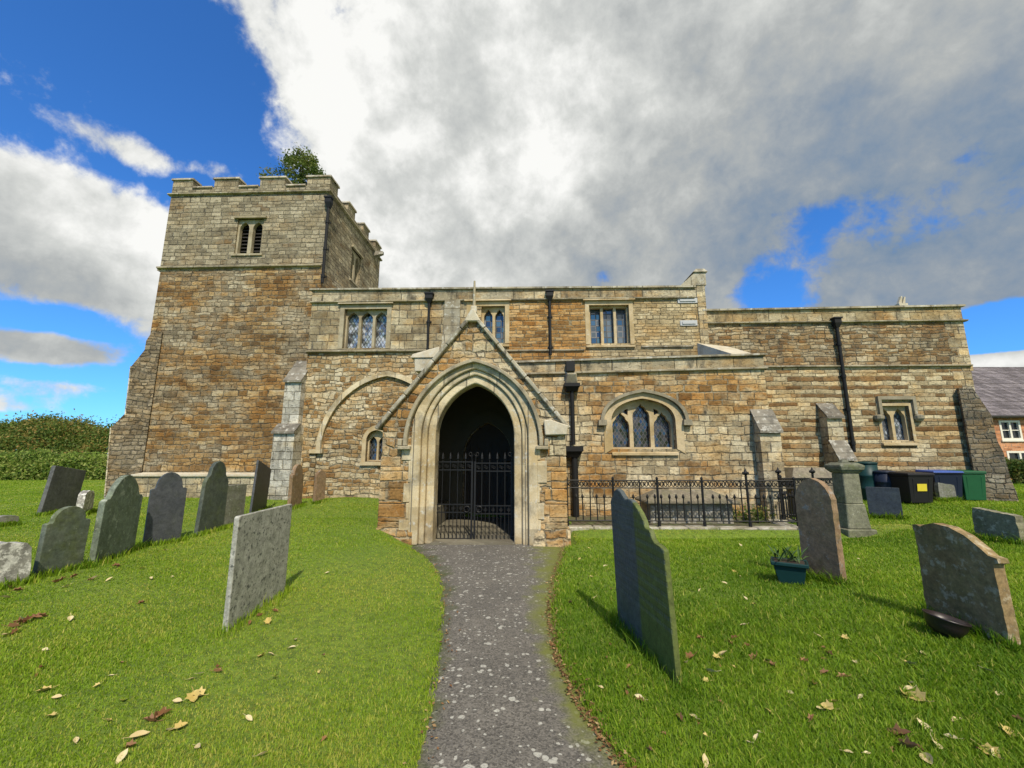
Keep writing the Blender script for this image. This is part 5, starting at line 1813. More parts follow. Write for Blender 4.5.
# ------------------------------------------------------------------ headstones
def slate_mat(name, col, col2, lichen=0.2, lich_col=(0.42, 0.43, 0.38), moss=0.2, lines=0.0, rough=0.7, scale=1.0, split=None):
    m, nt, b = new_mat(name)
    co = nt.vm('ADD', objco(nt), (len(name) * 1.7, 0, 0))
    x, y, z = nt.sep(objco(nt))
    n1 = nt.noise(co, 2.2 * scale, 6.0, 0.65)
    n2 = nt.noise(nt.vm('ADD', co, (4, 9, 2)), 9.0 * scale, 8.0, 0.7)
    n3 = nt.noise(nt.vm('ADD', co, (1, 5, 7)), 3.2 * scale, 7.0, 0.7)
    n4 = nt.noise(co, 40.0, 3.0, 0.7)
    n6 = nt.noise(co, 13.0, 6.0, 0.7)
    c = nt.mix(nt.mr(n1, 0.35, 0.65), col, col2)
    if split is not None:
        c = nt.mix(nt.mr(x, -0.02, 0.02), c, split)
    c = nt.mix(nt.m('MULTIPLY', nt.mr(n3, 0.46, 0.66), moss), c, (0.085, 0.105, 0.022))
    c = nt.mix(nt.m('MULTIPLY', nt.mr(n2, 0.66 - 0.2 * lichen, 0.74 - 0.2 * lichen), min(1.0, 0.45 + lichen)), c, lich_col)
    c = nt.scale_col(c, nt.m('ADD', nt.m('MULTIPLY', n4, 1.0), 0.5))
    c = nt.scale_col(c, nt.mr(n6, 0.3, 0.7, 0.6, 1.35, smooth=False))
    hh = nt.m('ADD', nt.m('MULTIPLY', n2, 0.6), nt.m('MULTIPLY', n4, 0.4))
    if lines > 0:
        # worn rows of cut lettering, too weathered to read
        row = nt.m('FRACT', nt.m('MULTIPLY', z, 13.0))
        rm = nt.m('MULTIPLY', nt.mr(row, 0.25, 0.35), nt.mr(row, 0.65, 0.75, 1.0, 0.0))
        dash = nt.mr(nt.noise(nt.comb(nt.m('MULTIPLY', x, 60.0), nt.m('FLOOR', nt.m('MULTIPLY', z, 13.0)), 0.0), 1.0, 1.0), 0.45, 0.52)
        zone = nt.m('MULTIPLY', nt.m('MULTIPLY', nt.mr(z, 0.30, 0.36), nt.mr(n1, 0.3, 0.5)), nt.mr(y, 0.004, 0.008, 1.0, 0.0))
        gv = nt.m('MULTIPLY', nt.m('MULTIPLY', rm, dash), zone)
        hh = nt.m('SUBTRACT', hh, nt.m('MULTIPLY', gv, lines))
        c = nt.mix(nt.m('MULTIPLY', gv, 0.45), c, (0.10, 0.115, 0.11))
    nt.put(b.inputs['Base Color'], c)
    b.inputs['Roughness'].default_value = rough
    b.inputs['Specular IOR Level'].default_value = 0.35
    nt.put(b.inputs['Normal'], nt.bump(hh, 0.55, 0.012))
    return m


SM = {
    'white': slate_mat('white_lichen_stone', (0.30, 0.29, 0.26), (0.16, 0.155, 0.14), 0.9, (0.58, 0.57, 0.53), 0.1),
    'green': slate_mat('greenish_slate', (0.085, 0.105, 0.08), (0.13, 0.145, 0.11), 0.35, (0.24, 0.26, 0.20), 0.6),
    'verd': slate_mat('verdigris_slate', (0.17, 0.205, 0.16), (0.105, 0.13, 0.10), 0.6, (0.28, 0.31, 0.25), 0.35),
    'slate': slate_mat('blue_black_slate', (0.040, 0.045, 0.054), (0.058, 0.062, 0.070), 0.05, (0.12, 0.125, 0.12), 0.08, 0.0, 0.55),
    'grey': slate_mat('grey_slate', (0.075, 0.08, 0.08), (0.11, 0.115, 0.11), 0.2, (0.20, 0.21, 0.19), 0.2),
    'dgreen': slate_mat('dark_green_slate', (0.055, 0.068, 0.058), (0.085, 0.098, 0.08), 0.2, (0.17, 0.19, 0.16), 0.35, 0.0),
    'lich': slate_mat('lichened_grey_stone', (0.20, 0.195, 0.165), (0.15, 0.145, 0.12), 0.5, (0.30, 0.30, 0.26), 0.45),
    'spot': slate_mat('spotted_grey_slate', (0.29, 0.29, 0.25), (0.36, 0.355, 0.31), 0.6, (0.075, 0.08, 0.07), 0.12, 0.0, 0.75, 2.8),
    'brown': slate_mat('brown_sandstone', (0.18, 0.115, 0.062), (0.26, 0.175, 0.105), 0.5, (0.24, 0.21, 0.17), 0.25, 0.0, 0.9),
    'dbrown': slate_mat('mottled_brown_stone', (0.19, 0.12, 0.05), (0.25, 0.175, 0.08), 0.65, (0.34, 0.28, 0.18), 0.3, 0.0, 0.9),
    'navy': slate_mat('navy_slate', (0.028, 0.036, 0.050), (0.040, 0.050, 0.062), 0.05, (0.09, 0.10, 0.11), 0.05, 0.0, 0.55),
    'double': slate_mat('double_slate', (0.052, 0.066, 0.070), (0.078, 0.092, 0.09), 0.10, (0.15, 0.18, 0.16), 0.2, 1.2, 0.6, 1.0, split=(0.095, 0.115, 0.028)),
}
SM['stump'] = slate_mat('crusted_stump', (0.13, 0.12, 0.075), (0.19, 0.175, 0.11), 0.65, (0.32, 0.30, 0.22), 0.4)


def shape_pts(kind):
    """unit outlines: s across 0..1 (picture left to right), t up 0..1, from bottom left clockwise over the top"""
    if kind == 'arch':
        return [(0, 0), (0, .72)] + [(0.5 - 0.5 * math.cos(a), .72 + .28 * math.sin(a)) for a in [math.pi * k / 14 for k in range(1, 14)]] + [(1, .72), (1, 0)]
    if kind == 'shoulder':
        top = [(0.5 - 0.36 * math.cos(a), .80 + .20 * math.sin(a)) for a in [math.pi * k / 12 for k in range(0, 13)]]
        return [(0, 0), (0, .76), (0.06, .775), (0.11, .77)] + top + [(.89, .77), (.94, .775), (1, .76), (1, 0)]
    if kind == 'ogee':
        L = [(0, 0), (0, .70), (.05, .73), (.10, .73), (.14, .77), (.18, .84), (.25, .90), (.33, .955), (.42, .99), (.5, 1.0)]
        return L + [(1 - p[0], p[1]) for p in L[:-1]][::-1]
    if kind == 'tall':
        L = [(0, 0), (.05, .62), (.06, .70), (.12, .76), (.20, .80), (.24, .90), (.34, .97), (.5, 1.0)]
        return L + [(1 - p[0], p[1]) for p in L[:-1]][::-1]
    if kind == 'gothic':
        L = [(0, 0), (0, .80), (.05, .86), (.14, .92), (.28, .97), (.5, 1.0)]
        return L + [(1 - p[0], p[1]) for p in L[:-1]][::-1]
    if kind == 'flat':
        return [(0, 0), (0, .985), (.02, 1), (.98, 1), (1, .985), (1, 0)]
    if kind == 'rough':
        return [(0, 0), (-.02, .5), (.03, .86), (.2, .97), (.45, 1.0), (.62, .95), (.85, .93), (.97, .8), (1.02, .4), (1, 0)]
    if kind == 'stump':
        return [(0, 0), (-.02, .6), (.02, 1.0), (.3, .96), (.55, .92), (.8, .9), (.97, .86), (1.0, .5), (1, 0)]
    if kind == 'double':
        return [(0, 0), (0, .89), (.03, .92), (.07, .935), (.11, .98), (.18, 1.0), (.25, .985), (.31, .95), (.35, .935), (.40, .945), (.47, .94), (.55, .91), (.62, .87), (.67, .83), (.69, .79), (.76, .785), (.79, .74), (.83, .72), (.90, .715), (.955, .70), (1, 0)]
    if kind == 'bigarch':
        L = [(0, 0), (.0, .88), (-.02, .90), (-.02, .95), (.04, .955), (.10, .94), (.14, .96), (.30, 1.0), (.5, .985), (.68, .93), (.84, .84), (.93, .78), (1.02, .77), (1.03, .73), (.97, .71), (1, 0)]
        return L
    return []


STONES = []


def headstone(label, bl, br, top, kind, thick, mat, lean=0.0, roll=0.0, h=None, wmul=1.0, bev=0.012, group='headstones in the churchyard', name='headstone', bury=0.25, rag=0.0):
    A, B_ = ground_at(*bl), ground_at(*br)
    e = Vector((B_.x - A.x, B_.y - A.y, 0))
    wd = e.length * wmul
    e.normalize()
    C_ = (A + B_) * 0.5
    n = Vector((-e.y, e.x, 0))
    if n.dot(Vector((C_.x, C_.y, 0))) < 0:
        n = -n                                                # away from the camera
    if h is None:
        d = px_ray(*top)
        t = Vector((C_.x, C_.y, 0)).dot(n) / d.dot(n)
        h = EYE + d.z * t - min(A.z, B_.z)
        h = max(0.15, h)
    base = Vector((C_.x, C_.y, min(A.z, B_.z)))
    bm = bmesh.new()
    pts = [((s - 0.5) * wd, (t * h if t > 0 else -bury)) for s, t in shape_pts(kind)]
    if rag > 0:                                               # worn, chipped outline
        dense = []
        for i_, p_ in enumerate(pts):
            q_ = pts[(i_ + 1) % len(pts)]
            k_ = max(1, int(math.hypot(q_[0] - p_[0], q_[1] - p_[1]) / 0.045))
            for j_ in range(k_):
                f_ = j_ / k_
                cx_ = rag * random.gauss(0, 1) * (2.2 if random.random() < 0.06 else 1)
                dense.append((p_[0] + (q_[0] - p_[0]) * f_ + (cx_ if j_ else 0), p_[1] + (q_[1] - p_[1]) * f_ + (rag * random.gauss(0, 1) if j_ else 0)))
        pts = dense
    STONES.append((A, B_))
    a_prism(bm, pts, 0.0, thick)
    if bev > 0:
        bevel(bm, bev, 2)
    o = from_bm(name, bm, mat)
    rot = Matrix((( e.x, n.x, 0), (e.y, n.y, 0), (0, 0, 1))).to_4x4()
    if e.cross(n).z < 0:
        rot = Matrix((( -e.x, n.x, 0), (-e.y, n.y, 0), (0, 0, 1))).to_4x4()
    rot = rot @ Matrix.Rotation(lean, 4, 'X') @ Matrix.Rotation(roll, 4, 'Y')
    o.matrix_world = Matrix.Translation(base) @ rot
    tag(o, label, 'headstone', group)
    return o


headstone('rough block crusted white and black with lichen, nearest left edge of grass', (-24, 594), (27, 583), (4, 543), 'rough', 0.22, SM['white'], bev=0.04, rag=0.0025)
headstone('low greenish slate headstone with notched shoulders beside the white crusted block', (33, 579), (84, 567), (58, 507.5), 'shoulder', 0.07, SM['green'], lean=R(2), wmul=0.9)
headstone('tall pale green headstone with ogee shoulders and yellow lichen on its top', (90, 567), (137, 549), (112, 476), 'ogee', 0.07, SM['verd'], lean=R(1), wmul=0.86)
headstone('smooth blue black slate headstone with a diagonal crack', (141, 547), (182, 541), (160, 472.5), 'shoulder', 0.055, SM['slate'], wmul=0.92)
headstone('dark square topped slate headstone tilted sideways in front of the hedge', (40, 516), (75, 510), (60, 468), 'flat', 0.08, SM['grey'], roll=R(9))
headstone('small dark slate headstone half hidden behind the yellow topped one', (122, 492), (135, 490), (129, 472), 'shoulder', 0.08, SM['slate'])
headstone('tall narrow dark green headstone with a rounded head above sloping shoulders', (194, 537), (226, 528), (210, 461), 'tall', 0.07, SM['dgreen'], wmul=0.85, roll=R(2))
headstone('plain grey square headstone standing just behind the tall narrow green one', (222, 529), (243, 524), (234, 485), 'flat', 0.09, SM['lich'])
headstone('thin black slate headstone leaning sideways in front of the tower buttress', (251, 516), (266, 509), (266, 464), 'flat', 0.05, SM['slate'], roll=R(10))
headstone('narrow brown headstone nearest the white tower buttress foot', (290, 510), (301.5, 506), (295, 464.5), 'shoulder', 0.09, SM['brown'])
headstone('small pointed dark brown headstone under the blocked arch', (314.5, 504), (324.5, 502), (319.5, 470), 'gothic', 0.09, SM['brown'])
headstone('large spotted grey slab with slanted top alone on the lawn by the path', (227, 632), (285, 592), (266, 510), 'flat', 0.045, SM['spot'], bev=0.008, roll=R(0))
headstone('low pale stub of stone behind the greenish slate headstones', (82, 516), (92, 512), (87, 491), 'rough', 0.12, SM['white'], bev=0.03, rag=0.0025)
headstone('flat dark lump of stone lying low in the grass by the hedge', (-4, 527), (18, 525), (8, 515.5), 'rough', 0.2, SM['lich'], bev=0.03, rag=0.0025)
headstone('large double slate with two rounded heads leaning beside the path', (618, 622), (678, 688), (650, 520), 'double', 0.045, SM['double'], lean=R(1.5), h=1.27)
headstone('brown sandstone headstone with pointed head behind the teal planter', (804, 578), (842, 586), (818, 478.5), 'gothic', 0.09, SM['brown'], bev=0.02, rag=0.0025)
headstone('mottled brown headstone with rounded top and bowl at its foot', (928, 617), (1012, 650), (952, 526), 'bigarch', 0.085, SM['dbrown'], bev=0.03, rag=0.0025)
headstone('navy slate slab standing in front of the bins', (869.5, 518), (904, 520), (886, 487.5), 'flat', 0.06, SM['navy'])
headstone('small weathered grey headstone in front of the blue lidded bin', (941, 502), (957.5, 502), (949, 482.5), 'stump', 0.12, SM['lich'], bev=0.03, rag=0.0025)
headstone('low broken grey green stump of headstone on the far right lawn', (977, 540), (1022, 546), (998, 510), 'stump', 0.16, SM['stump'], bev=0.03, rag=0.0025)

# ------------------------------------------------------------------ railing round the chest tomb
YF = 9.4
YR = 10.5


def rail_post(bm, x, y, z0, z1, finial):
    a_tube(bm, [(x, y, z0), (x, y, z0 + 0.12), (x, y, z0 + 0.13), (x, y, z1)], [0.036, 0.036, 0.026, 0.026], 8)
    if finial:
        a_lathe(bm, [(0.02, z1), (0.035, z1 + 0.02), (0.02, z1 + 0.04), (0.045, z1 + 0.075), (0.05, z1 + 0.10), (0.03, z1 + 0.14), (0.005, z1 + 0.20)], x, y, 8)
        for k in range(4):
            a_lathe(bm, [(0.004, z1 + 0.06), (0.022, z1 + 0.08), (0.022, z1 + 0.11), (0.004, z1 + 0.13)], x + 0.052 * math.cos(k * math.pi / 2), y + 0.052 * math.sin(k * math.pi / 2), 6)
    else:
        a_lathe(bm, [(0.021, z1), (0.03, z1 + 0.015), (0.028, z1 + 0.04), (0.004, z1 + 0.07)], x, y, 8)


fz_top, fz_2, fz_sp, fz_b, fz_g = (ZZ(690, v, YF) for v in (480.5, 488, 498, 521, 525.5))
FO = Vector((XX(690, 500, YF), YF, fz_g))
fence = empty('iron_railing', loc2world(FO.x, FO.y, FO.z), -ANG, 'black iron railing with ornamental top band around a chest tomb', 'railing')


def fp(name, bm, mat, parent=None):
    bmesh.ops.translate(bm, verts=bm.verts, vec=-FO)
    return from_bm(name, bm, mat, parent or fence)


def rail_run(p0, p1, posts, finials, nshort=3, thin=True, dz=0.0):
    """one straight run: posts at fractions, rails, ornament band, short and tall bars"""
    p0, p1 = Vector(p0), Vector(p1)
    d = (p1 - p0)
    Lr = d.length
    d.normalize()
    n = Vector((-d.y, d.x, 0))
    bm = bmesh.new()
    for z_ in (fz_top, fz_2, fz_b):
        a_tube(bm, [(p0.x, p0.y, z_ + dz), (p1.x, p1.y, z_ + dz)], 0.014, 6)
    fp('rail', bm, M['iron'])
    bm = bmesh.new()
    m_ = max(2, int(Lr / 0.16))
    zc = 0.5 * (fz_top + fz_2) + dz
    rr = 0.5 * (fz_top - fz_2) - 0.01
    for i in range(m_):
        c = p0 + d * (Lr * (i + 0.5) / m_)
        for s in (-1, 1):
            cc = c + d * (s * 0.036)
            pts = []
            for k in range(13):
                t = k / 12
                an = s * 0.2 + (math.pi * 0.5 - s * t * 2 * math.pi * 1.05)
                r_ = rr * (1 - 0.6 * t)
                q = cc + d * (r_ * 0.62 * math.cos(an)) + Vector((0, 0, zc + r_ * math.sin(an)))
                pts.append(q)
            a_tube(bm, pts, 0.011, 5)
        if i % 2 == 0:
            a_lathe(bm, [(0.003, zc - 0.03), (0.03, zc), (0.003, zc + 0.03)], c.x, c.y, 6)
    fp('scroll_band', bm, M['iron'])
    for f_, fin in zip(posts, finials):
        c = p0 + d * (Lr * f_)
        bm = bmesh.new()
        rail_post(bm, c.x, c.y, fz_g - 0.03 + dz, fz_top + (0.06 if fin else 0.015) + dz, fin)
        fp('post', bm, M['iron'])
    nb = max(3, int(Lr / 0.15))
    for i in range(nb):
        f_ = (i + 0.5) / nb
        if min(abs(f_ - q) for q in posts) * Lr < 0.06:
            continue
        c = p0 + d * (Lr * f_)
        tall = (i % 7 == 3)
        jx = random.uniform(-0.012, 0.012)
        bm = bmesh.new()
        if tall:
            a_tube(bm, [(c.x, c.y, fz_b + dz), (c.x + jx * 2, c.y + jx, fz_top + 0.02 + dz)], 0.014, 6)
        else:
            zt = fz_sp + dz
            a_tube(bm, [(c.x, c.y, fz_b - 0.01 + dz), (c.x + jx, c.y, zt)], 0.013, 6)
            a_lathe(bm, [(0.009, zt - 0.02), (0.026, zt + 0.0), (0.03, zt + 0.025), (0.022, zt + 0.05), (0.003, zt + 0.085)], c.x + jx, c.y, 7)
        fp('bar', bm, M['iron'])


xf0, xf1 = XX(565, 500, YF), XX(797, 500, YF)
pf = [(XX(u, 500, YF) - xf0) / (xf1 - xf0) for u in (567, 613.5, 658, 703, 748, 796)]
rail_run((xf0, YF, 0), (xf1, YF, 0), pf, (False, False, False, False, True, False))
xr0 = XX(769, 490, YR)
rail_run((xf1, YF + 0.05, 0), (xr0 + 0.25, YR, 0), (0.98,), (True,), dz=0.0)
rail_run((xr0 + 0.3, YR, 0), (XX(838, 490, YR), YR, 0), (0.0, 0.58, 0.98), (False, True, False), dz=0.0)
bm = bmesh.new()
xx_ = xf0 - 0.02
while xx_ < xf1:
    ln = random.uniform(0.55, 0.95)
    a_box(bm, xx_, min(xx_ + ln - 0.01, xf1 + 0.1), YF - 0.16, YF + 0.14, fz_g - 0.30, fz_g - 0.012 + random.uniform(-0.012, 0.008))
    xx_ += ln
a_box(bm, xf1 - 0.2, xf1 + 0.1, YF + 0.15, YR + 0.1, fz_g - 0.30, fz_g - 0.02)
a_box(bm, xf1 + 0.11, XX(846, 490, YR), YR - 0.14, YR + 0.12, fz_g - 0.30, fz_g - 0.02)
bevel(bm, 0.02, 1)
M['kerb'] = dressed('mossy_kerb', (0.36, 0.34, 0.28), (0.24, 0.21, 0.15), lichen=0.9, dark=0.4, moss=0.7)
bmesh.ops.translate(bm, verts=bm.verts, vec=-FO)
from_bm('kerb_stones', bm, M['kerb'], fence)

me_, nt, b = new_mat('earth_bed')
co = objco(nt)
c = nt.mix(nt.mr(nt.noise(co, 4.0, 6.0, 0.7), 0.4, 0.6), (0.085, 0.065, 0.042), (0.085, 0.10, 0.03))
nt.put(b.inputs['Base Color'], nt.scale_col(c, nt.m('ADD', nt.m('MULTIPLY', nt.noise(co, 30.0, 4.0), 1.0), 0.5)))
b.inputs['Roughness'].default_value = 0.95
nt.put(b.inputs['Normal'], nt.bump(nt.noise(co, 25.0, 5.0), 0.8, 0.03))
bm = bmesh.new()
a_box(bm, xf0, xf1 + 0.0, YF + 0.141, YA - 0.002, fz_g - 0.30, fz_g - 0.045)
eb = from_bm('earth_bed', bm, me_)
eb.rotation_euler = (0, 0, -ANG)
tag(eb, kind='structure')

# chest tomb with hipped lid
YTb = 10.0
tx0, tx1 = XX(650, 510, YTb), XX(733, 510, YTb)
tzb, tze, tzr = fz_g - 0.2, ZZ(690, 501, YTb), ZZ(690, 490, YTb + 0.3)
TO = Vector((0.5 * (tx0 + tx1), YTb + 0.35, fz_g - 0.05))
tomb = empty('chest_tomb', loc2world(*TO), -ANG, 'mottled stone chest tomb with hipped lid inside the iron railing', 'tomb')
M['tomb'] = slate_mat('tomb_stone', (0.25, 0.225, 0.175), (0.17, 0.155, 0.115), 0.6, (0.38, 0.37, 0.33), 0.35)
M['tomb_lid'] = slate_mat('tomb_lid_stone', (0.15, 0.13, 0.095), (0.20, 0.17, 0.12), 0.4, (0.30, 0.28, 0.22), 0.3)
bm = bmesh.new()
a_box(bm, tx0, tx1, YTb, YTb + 0.75, tzb, tze - 0.06)
bevel(bm, 0.015, 1)
bmesh.ops.translate(bm, verts=bm.verts, vec=-TO)
from_bm('chest', bm, M['tomb'], tomb)
bm = bmesh.new()
o_ = 0.12
lx = XX(656, 491, YTb + 0.3), XX(711, 491, YTb + 0.3)
a_box(bm, tx0 - o_, tx1 + o_, YTb - o_, YTb + 0.75 + o_, tze - 0.058, tze)
a_hull(bm, [(tx0 - o_ + 0.01, YTb - o_ + 0.01, tze + 0.001), (tx1 + o_ - 0.01, YTb - o_ + 0.01, tze + 0.001), (tx1 + o_ - 0.01, YTb + 0.75 + o_ - 0.01, tze + 0.001), (tx0 - o_ + 0.01, YTb + 0.75 + o_ - 0.01, tze + 0.001)],
       [(lx[0], YTb + 0.30, tzr), (lx[1], YTb + 0.30, tzr), (lx[1], YTb + 0.5, tzr), (lx[0], YTb + 0.5, tzr)])
bevel(bm, 0.012, 1)
bmesh.ops.translate(bm, verts=bm.verts, vec=-TO)
from_bm('lid', bm, M['tomb_lid'], tomb)

# second low ledger tomb behind the return railing
YL = 11.4
l0, l1 = XX(785, 480, YL), XX(826, 480, YL)
LO = Vector((0.5 * (l0 + l1), YL, 0.3))
bm = bmesh.new()
zl = ZZ(805, 467.5, YL)
a_hull(bm, [(l0, YL - 0.4, 0.0), (l1, YL - 0.4, 0.0), (l1, YL + 0.4, 0.0), (l0, YL + 0.4, 0.0)], [(l0, YL - 0.4, zl - 0.25), (l1, YL - 0.4, zl - 0.25), (l1, YL + 0.4, zl - 0.25), (l0, YL + 0.4, zl - 0.25)])
a_hull(bm, [(l0 - .08, YL - 0.45, zl - 0.249), (l1 + .08, YL - 0.45, zl - 0.249), (l1 + .08, YL + 0.45, zl - 0.249), (l0 - .08, YL + 0.45, zl - 0.249)],
       [(l0 + .1, YL - 0.25, zl), (l1 - .1, YL - 0.25, zl), (l1 - .1, YL + 0.25, zl), (l0 + .1, YL + 0.25, zl)])
bmesh.ops.translate(bm, verts=bm.verts, vec=-LO)
t2 = from_bm('chest_tomb', bm, M['tomb_lid'])
t2.location = loc2world(*LO)
t2.rotation_euler = (0, 0, -ANG)
tag(t2, 'dark low tomb against the wall behind the railing, left of the pillar', 'tomb')

# ------------------------------------------------------------------ pedestal monument
gp = ground_at(852.5, 531)
MO = Vector((gp.x, gp.y, gp.z))
d_m = math.hypot(gp.x, gp.y)
sc_m = gp.y / (F * math.cos(PITCH) + 110 * math.sin(PITCH))
M['monument'] = slate_mat('monument_stone', (0.19, 0.185, 0.125), (0.14, 0.14, 0.09), 0.35, (0.28, 0.27, 0.20), 0.55)
M['monument_cap'] = slate_mat('monument_cap_stone', (0.14, 0.145, 0.10), (0.11, 0.115, 0.08), 0.4, (0.30, 0.30, 0.25), 0.55)
monu = empty('pedestal_monument', MO, -ANG, 'square grey stone pedestal monument with moulded cap beside the railing', 'monument', None)


def sq(r0, r1, z0, z1):
    a_hull(bm, [(-r0, -r0, z0), (r0, -r0, z0), (r0, r0, z0), (-r0, r0, z0)], [(-r1, -r1, z1), (r1, -r1, z1), (r1, r1, z1), (-r1, r1, z1)])


zz_ = lambda v: EYE + (px_ray(845, v).z / px_ray(845, v).y) * gp.y - gp.z
hw = lambda px: 0.47 * px * sc_m
bm = bmesh.new()
sq(hw(29), hw(29), -0.2, zz_(527.5))
sq(hw(23), hw(19), zz_(527.5) + 0.001, zz_(503))
bevel(bm, 0.015, 1)
from_bm('base', bm, M['monument'], monu)
bm = bmesh.new()
sq(hw(17.5), hw(17), zz_(503) + 0.002, zz_(473))
bevel(bm, 0.012, 1)
from_bm('shaft', bm, M['monument'], monu)
bm = bmesh.new()
sq(hw(18), hw(23), zz_(473) + 0.002, zz_(470))
sq(hw(24), hw(26), zz_(470) + 0.001, zz_(465.5))
sq(hw(26), hw(17), zz_(465.5) + 0.001, zz_(462.5))
sq(hw(9), hw(3), zz_(462.5) + 0.001, zz_(459.5))
bevel(bm, 0.012, 1)
from_bm('cap', bm, M['monument_cap'], monu)

# ------------------------------------------------------------------ bins by the chancel
M['teal'] = plain('dark_teal_plastic', (0.008, 0.036, 0.036), 0.45, spec=0.22, var=0.15)
M['navyp'] = plain('navy_plastic', (0.012, 0.018, 0.035), 0.45, spec=0.22, var=0.15)
M['blackp'] = plain('black_plastic', (0.014, 0.014, 0.016), 0.45, spec=0.22, var=0.15)
M['greenp'] = plain('green_plastic', (0.015, 0.085, 0.035), 0.45, spec=0.22, var=0.15)
M['bluep'] = plain('blue_plastic', (0.02, 0.07, 0.30), 0.4, var=0.1)
M['yellow'] = plain('yellow_sticker', (0.62, 0.50, 0.03), 0.6, var=0.08)
M['rubber'] = plain('black_rubber', (0.012, 0.012, 0.012), 0.8)


def at_depth(u, v, Y):
    d = px_ray(u, v)
    t = Y / d.y
    return Vector((d.x * t, Y, EYE + d.z * t))


def barrel(label, u0, u1, vt, vb, Y, mat):
    a, b_ = at_depth(u0, vb, Y), at_depth(u1, vb, Y)
    r = 0.5 * (b_.x - a.x)
    cx = at_depth(0.5 * (u0 + u1), vb, Y + r).x
    zb = lz(cx, Y) - 0.02
    zt = at_depth(u0, vt, Y).z
    hh = zt - zb
    o = empty('water_butt', (cx, Y + r, zb), 0, label, 'water butt')
    bm = bmesh.new()
    prof = [(r * 0.82, 0), (r * 0.9, 0.04), (r * 0.93, hh * 0.3), (r * 0.965, hh * 0.31), (r * 0.965, hh * 0.34), (r * 0.95, hh * 0.35), (r * 0.97, hh * 0.62), (r, hh * 0.63), (r, hh * 0.67), (r * .97, hh * 0.68), (r * .97, hh - 0.06)]
    a_lathe(bm, prof, n=24)
    from_bm('body', bm, mat, o, smooth=True)
    bm = bmesh.new()
    a_lathe(bm, [(r * 1.03, hh - 0.059), (r * 1.04, hh - 0.02), (r * 0.9, hh - 0.004), (r * 0.3, hh + 0.02)], n=24)
    from_bm('lid', bm, mat, o, smooth=True)
    return o


barrel('tall dark teal water butt beside the chancel downpipe', 859, 879, 462, 492, 12.0, M['teal'])
barrel('squat navy water butt with domed lid behind the navy slate slab', 878, 897.5, 471, 500, 11.7, M['navyp'])


def wheelie(label, u0, u1, vt, vb, Y, bodymat, lidmat, rz, sticker=False):
    a, b_ = at_depth(u0, vb, Y), at_depth(u1, vb, Y)
    wfull = b_.x - a.x
    c_, s_2 = abs(math.cos(rz)), abs(math.sin(rz))
    wd = wfull / (c_ + 1.2 * s_2)
    dp = wd * 1.2
    cy = Y + dp * 0.5
    cx = at_depth(0.5 * (u0 + u1) + 1.0, vb, cy).x
    zb = lz(cx, cy) - 0.02
    hh = at_depth(u0, vt, Y).z - zb
    o = empty('wheelie_bin', (cx, cy, zb), rz, label, 'wheelie bin')
    w2, d2 = wd / 2, dp / 2
    bm = bmesh.new()
    a_hull(bm, [(-w2 * .82, -d2 * .80, 0.05), (w2 * .82, -d2 * .80, 0.05), (w2 * .82, d2 * .62, 0.05), (-w2 * .82, d2 * .62, 0.05)],
           [(-w2 * .95, -d2 * .95, hh * 0.86), (w2 * .95, -d2 * .95, hh * 0.86), (w2 * .95, d2 * .86, hh * 0.86), (-w2 * .95, d2 * .86, hh * 0.86)])
    a_box(bm, -w2, w2, -d2, d2 * 0.9, hh * 0.86 + 0.001, hh * 0.915)
    for k in (-1, 1):
        a_hull(bm, [(k * w2 * .55 - .02, -d2 * .83, 0.15), (k * w2 * .55 + .02, -d2 * .83, 0.15), (k * w2 * .55 + .02, -d2 * .7, 0.15), (k * w2 * .55 - .02, -d2 * .7, 0.15)],
               [(k * w2 * .6 - .02, -d2 * .97, hh * 0.8), (k * w2 * .6 + .02, -d2 * .97, hh * 0.8), (k * w2 * .6 + .02, -d2 * .8, hh * 0.8), (k * w2 * .6 - .02, -d2 * .8, hh * 0.8)])
    bevel(bm, 0.018, 2)
    from_bm('body', bm, bodymat, o)
    bm = bmesh.new()
    a_hull(bm, [(-w2 * 1.04, -d2 * 1.06, hh * 0.917), (w2 * 1.04, -d2 * 1.06, hh * 0.917), (w2 * 1.04, d2, hh * 0.917), (-w2 * 1.04, d2, hh * 0.917)],
           [(-w2 * .98, -d2 * .98, hh * 0.965), (w2 * .98, -d2 * .98, hh * 0.965), (w2 * .98, d2 * .95, hh), (-w2 * .98, d2 * .95, hh)])
    bevel(bm, 0.015, 2)
    from_bm('lid', bm, lidmat, o)
    bm = bmesh.new()
    a_tube(bm, [(-w2 * .8, d2 * 0.9, hh * .89), (-w2 * .8, d2 * 1.08, hh * .90), (w2 * .8, d2 * 1.08, hh * .90), (w2 * .8, d2 * 0.9, hh * .89)], 0.015, 8)
    from_bm('handle', bm, bodymat, o)
    for k in (-1, 1):
        bm = bmesh.new()
        a_tube(bm, [(k * w2 * .84, d2 * .75, 0.1), (k * (w2 * .84 + .05), d2 * .75, 0.1)], 0.10, 16)
        from_bm('wheel', bm, M['rubber'], o)
    if sticker:
        bm = bmesh.new()
        z0_, z1_ = hh * 0.42, hh * 0.64
        yz = lambda z: -d2 * (.80 + .15 * (z - 0.05) / (hh * .81)) - 0.022
        a_hull(bm, [(-w2 * .36, yz(z0_), z0_), (w2 * .36, yz(z0_), z0_), (w2 * .36, yz(z0_) + .004, z0_), (-w2 * .36, yz(z0_) + .004, z0_)],
               [(-w2 * .36, yz(z1_), z1_), (w2 * .36, yz(z1_), z1_), (w2 * .36, yz(z1_) + .004, z1_), (-w2 * .36, yz(z1_) + .004, z1_)])
        from_bm('sticker', bm, M['yellow'], o)
    return o


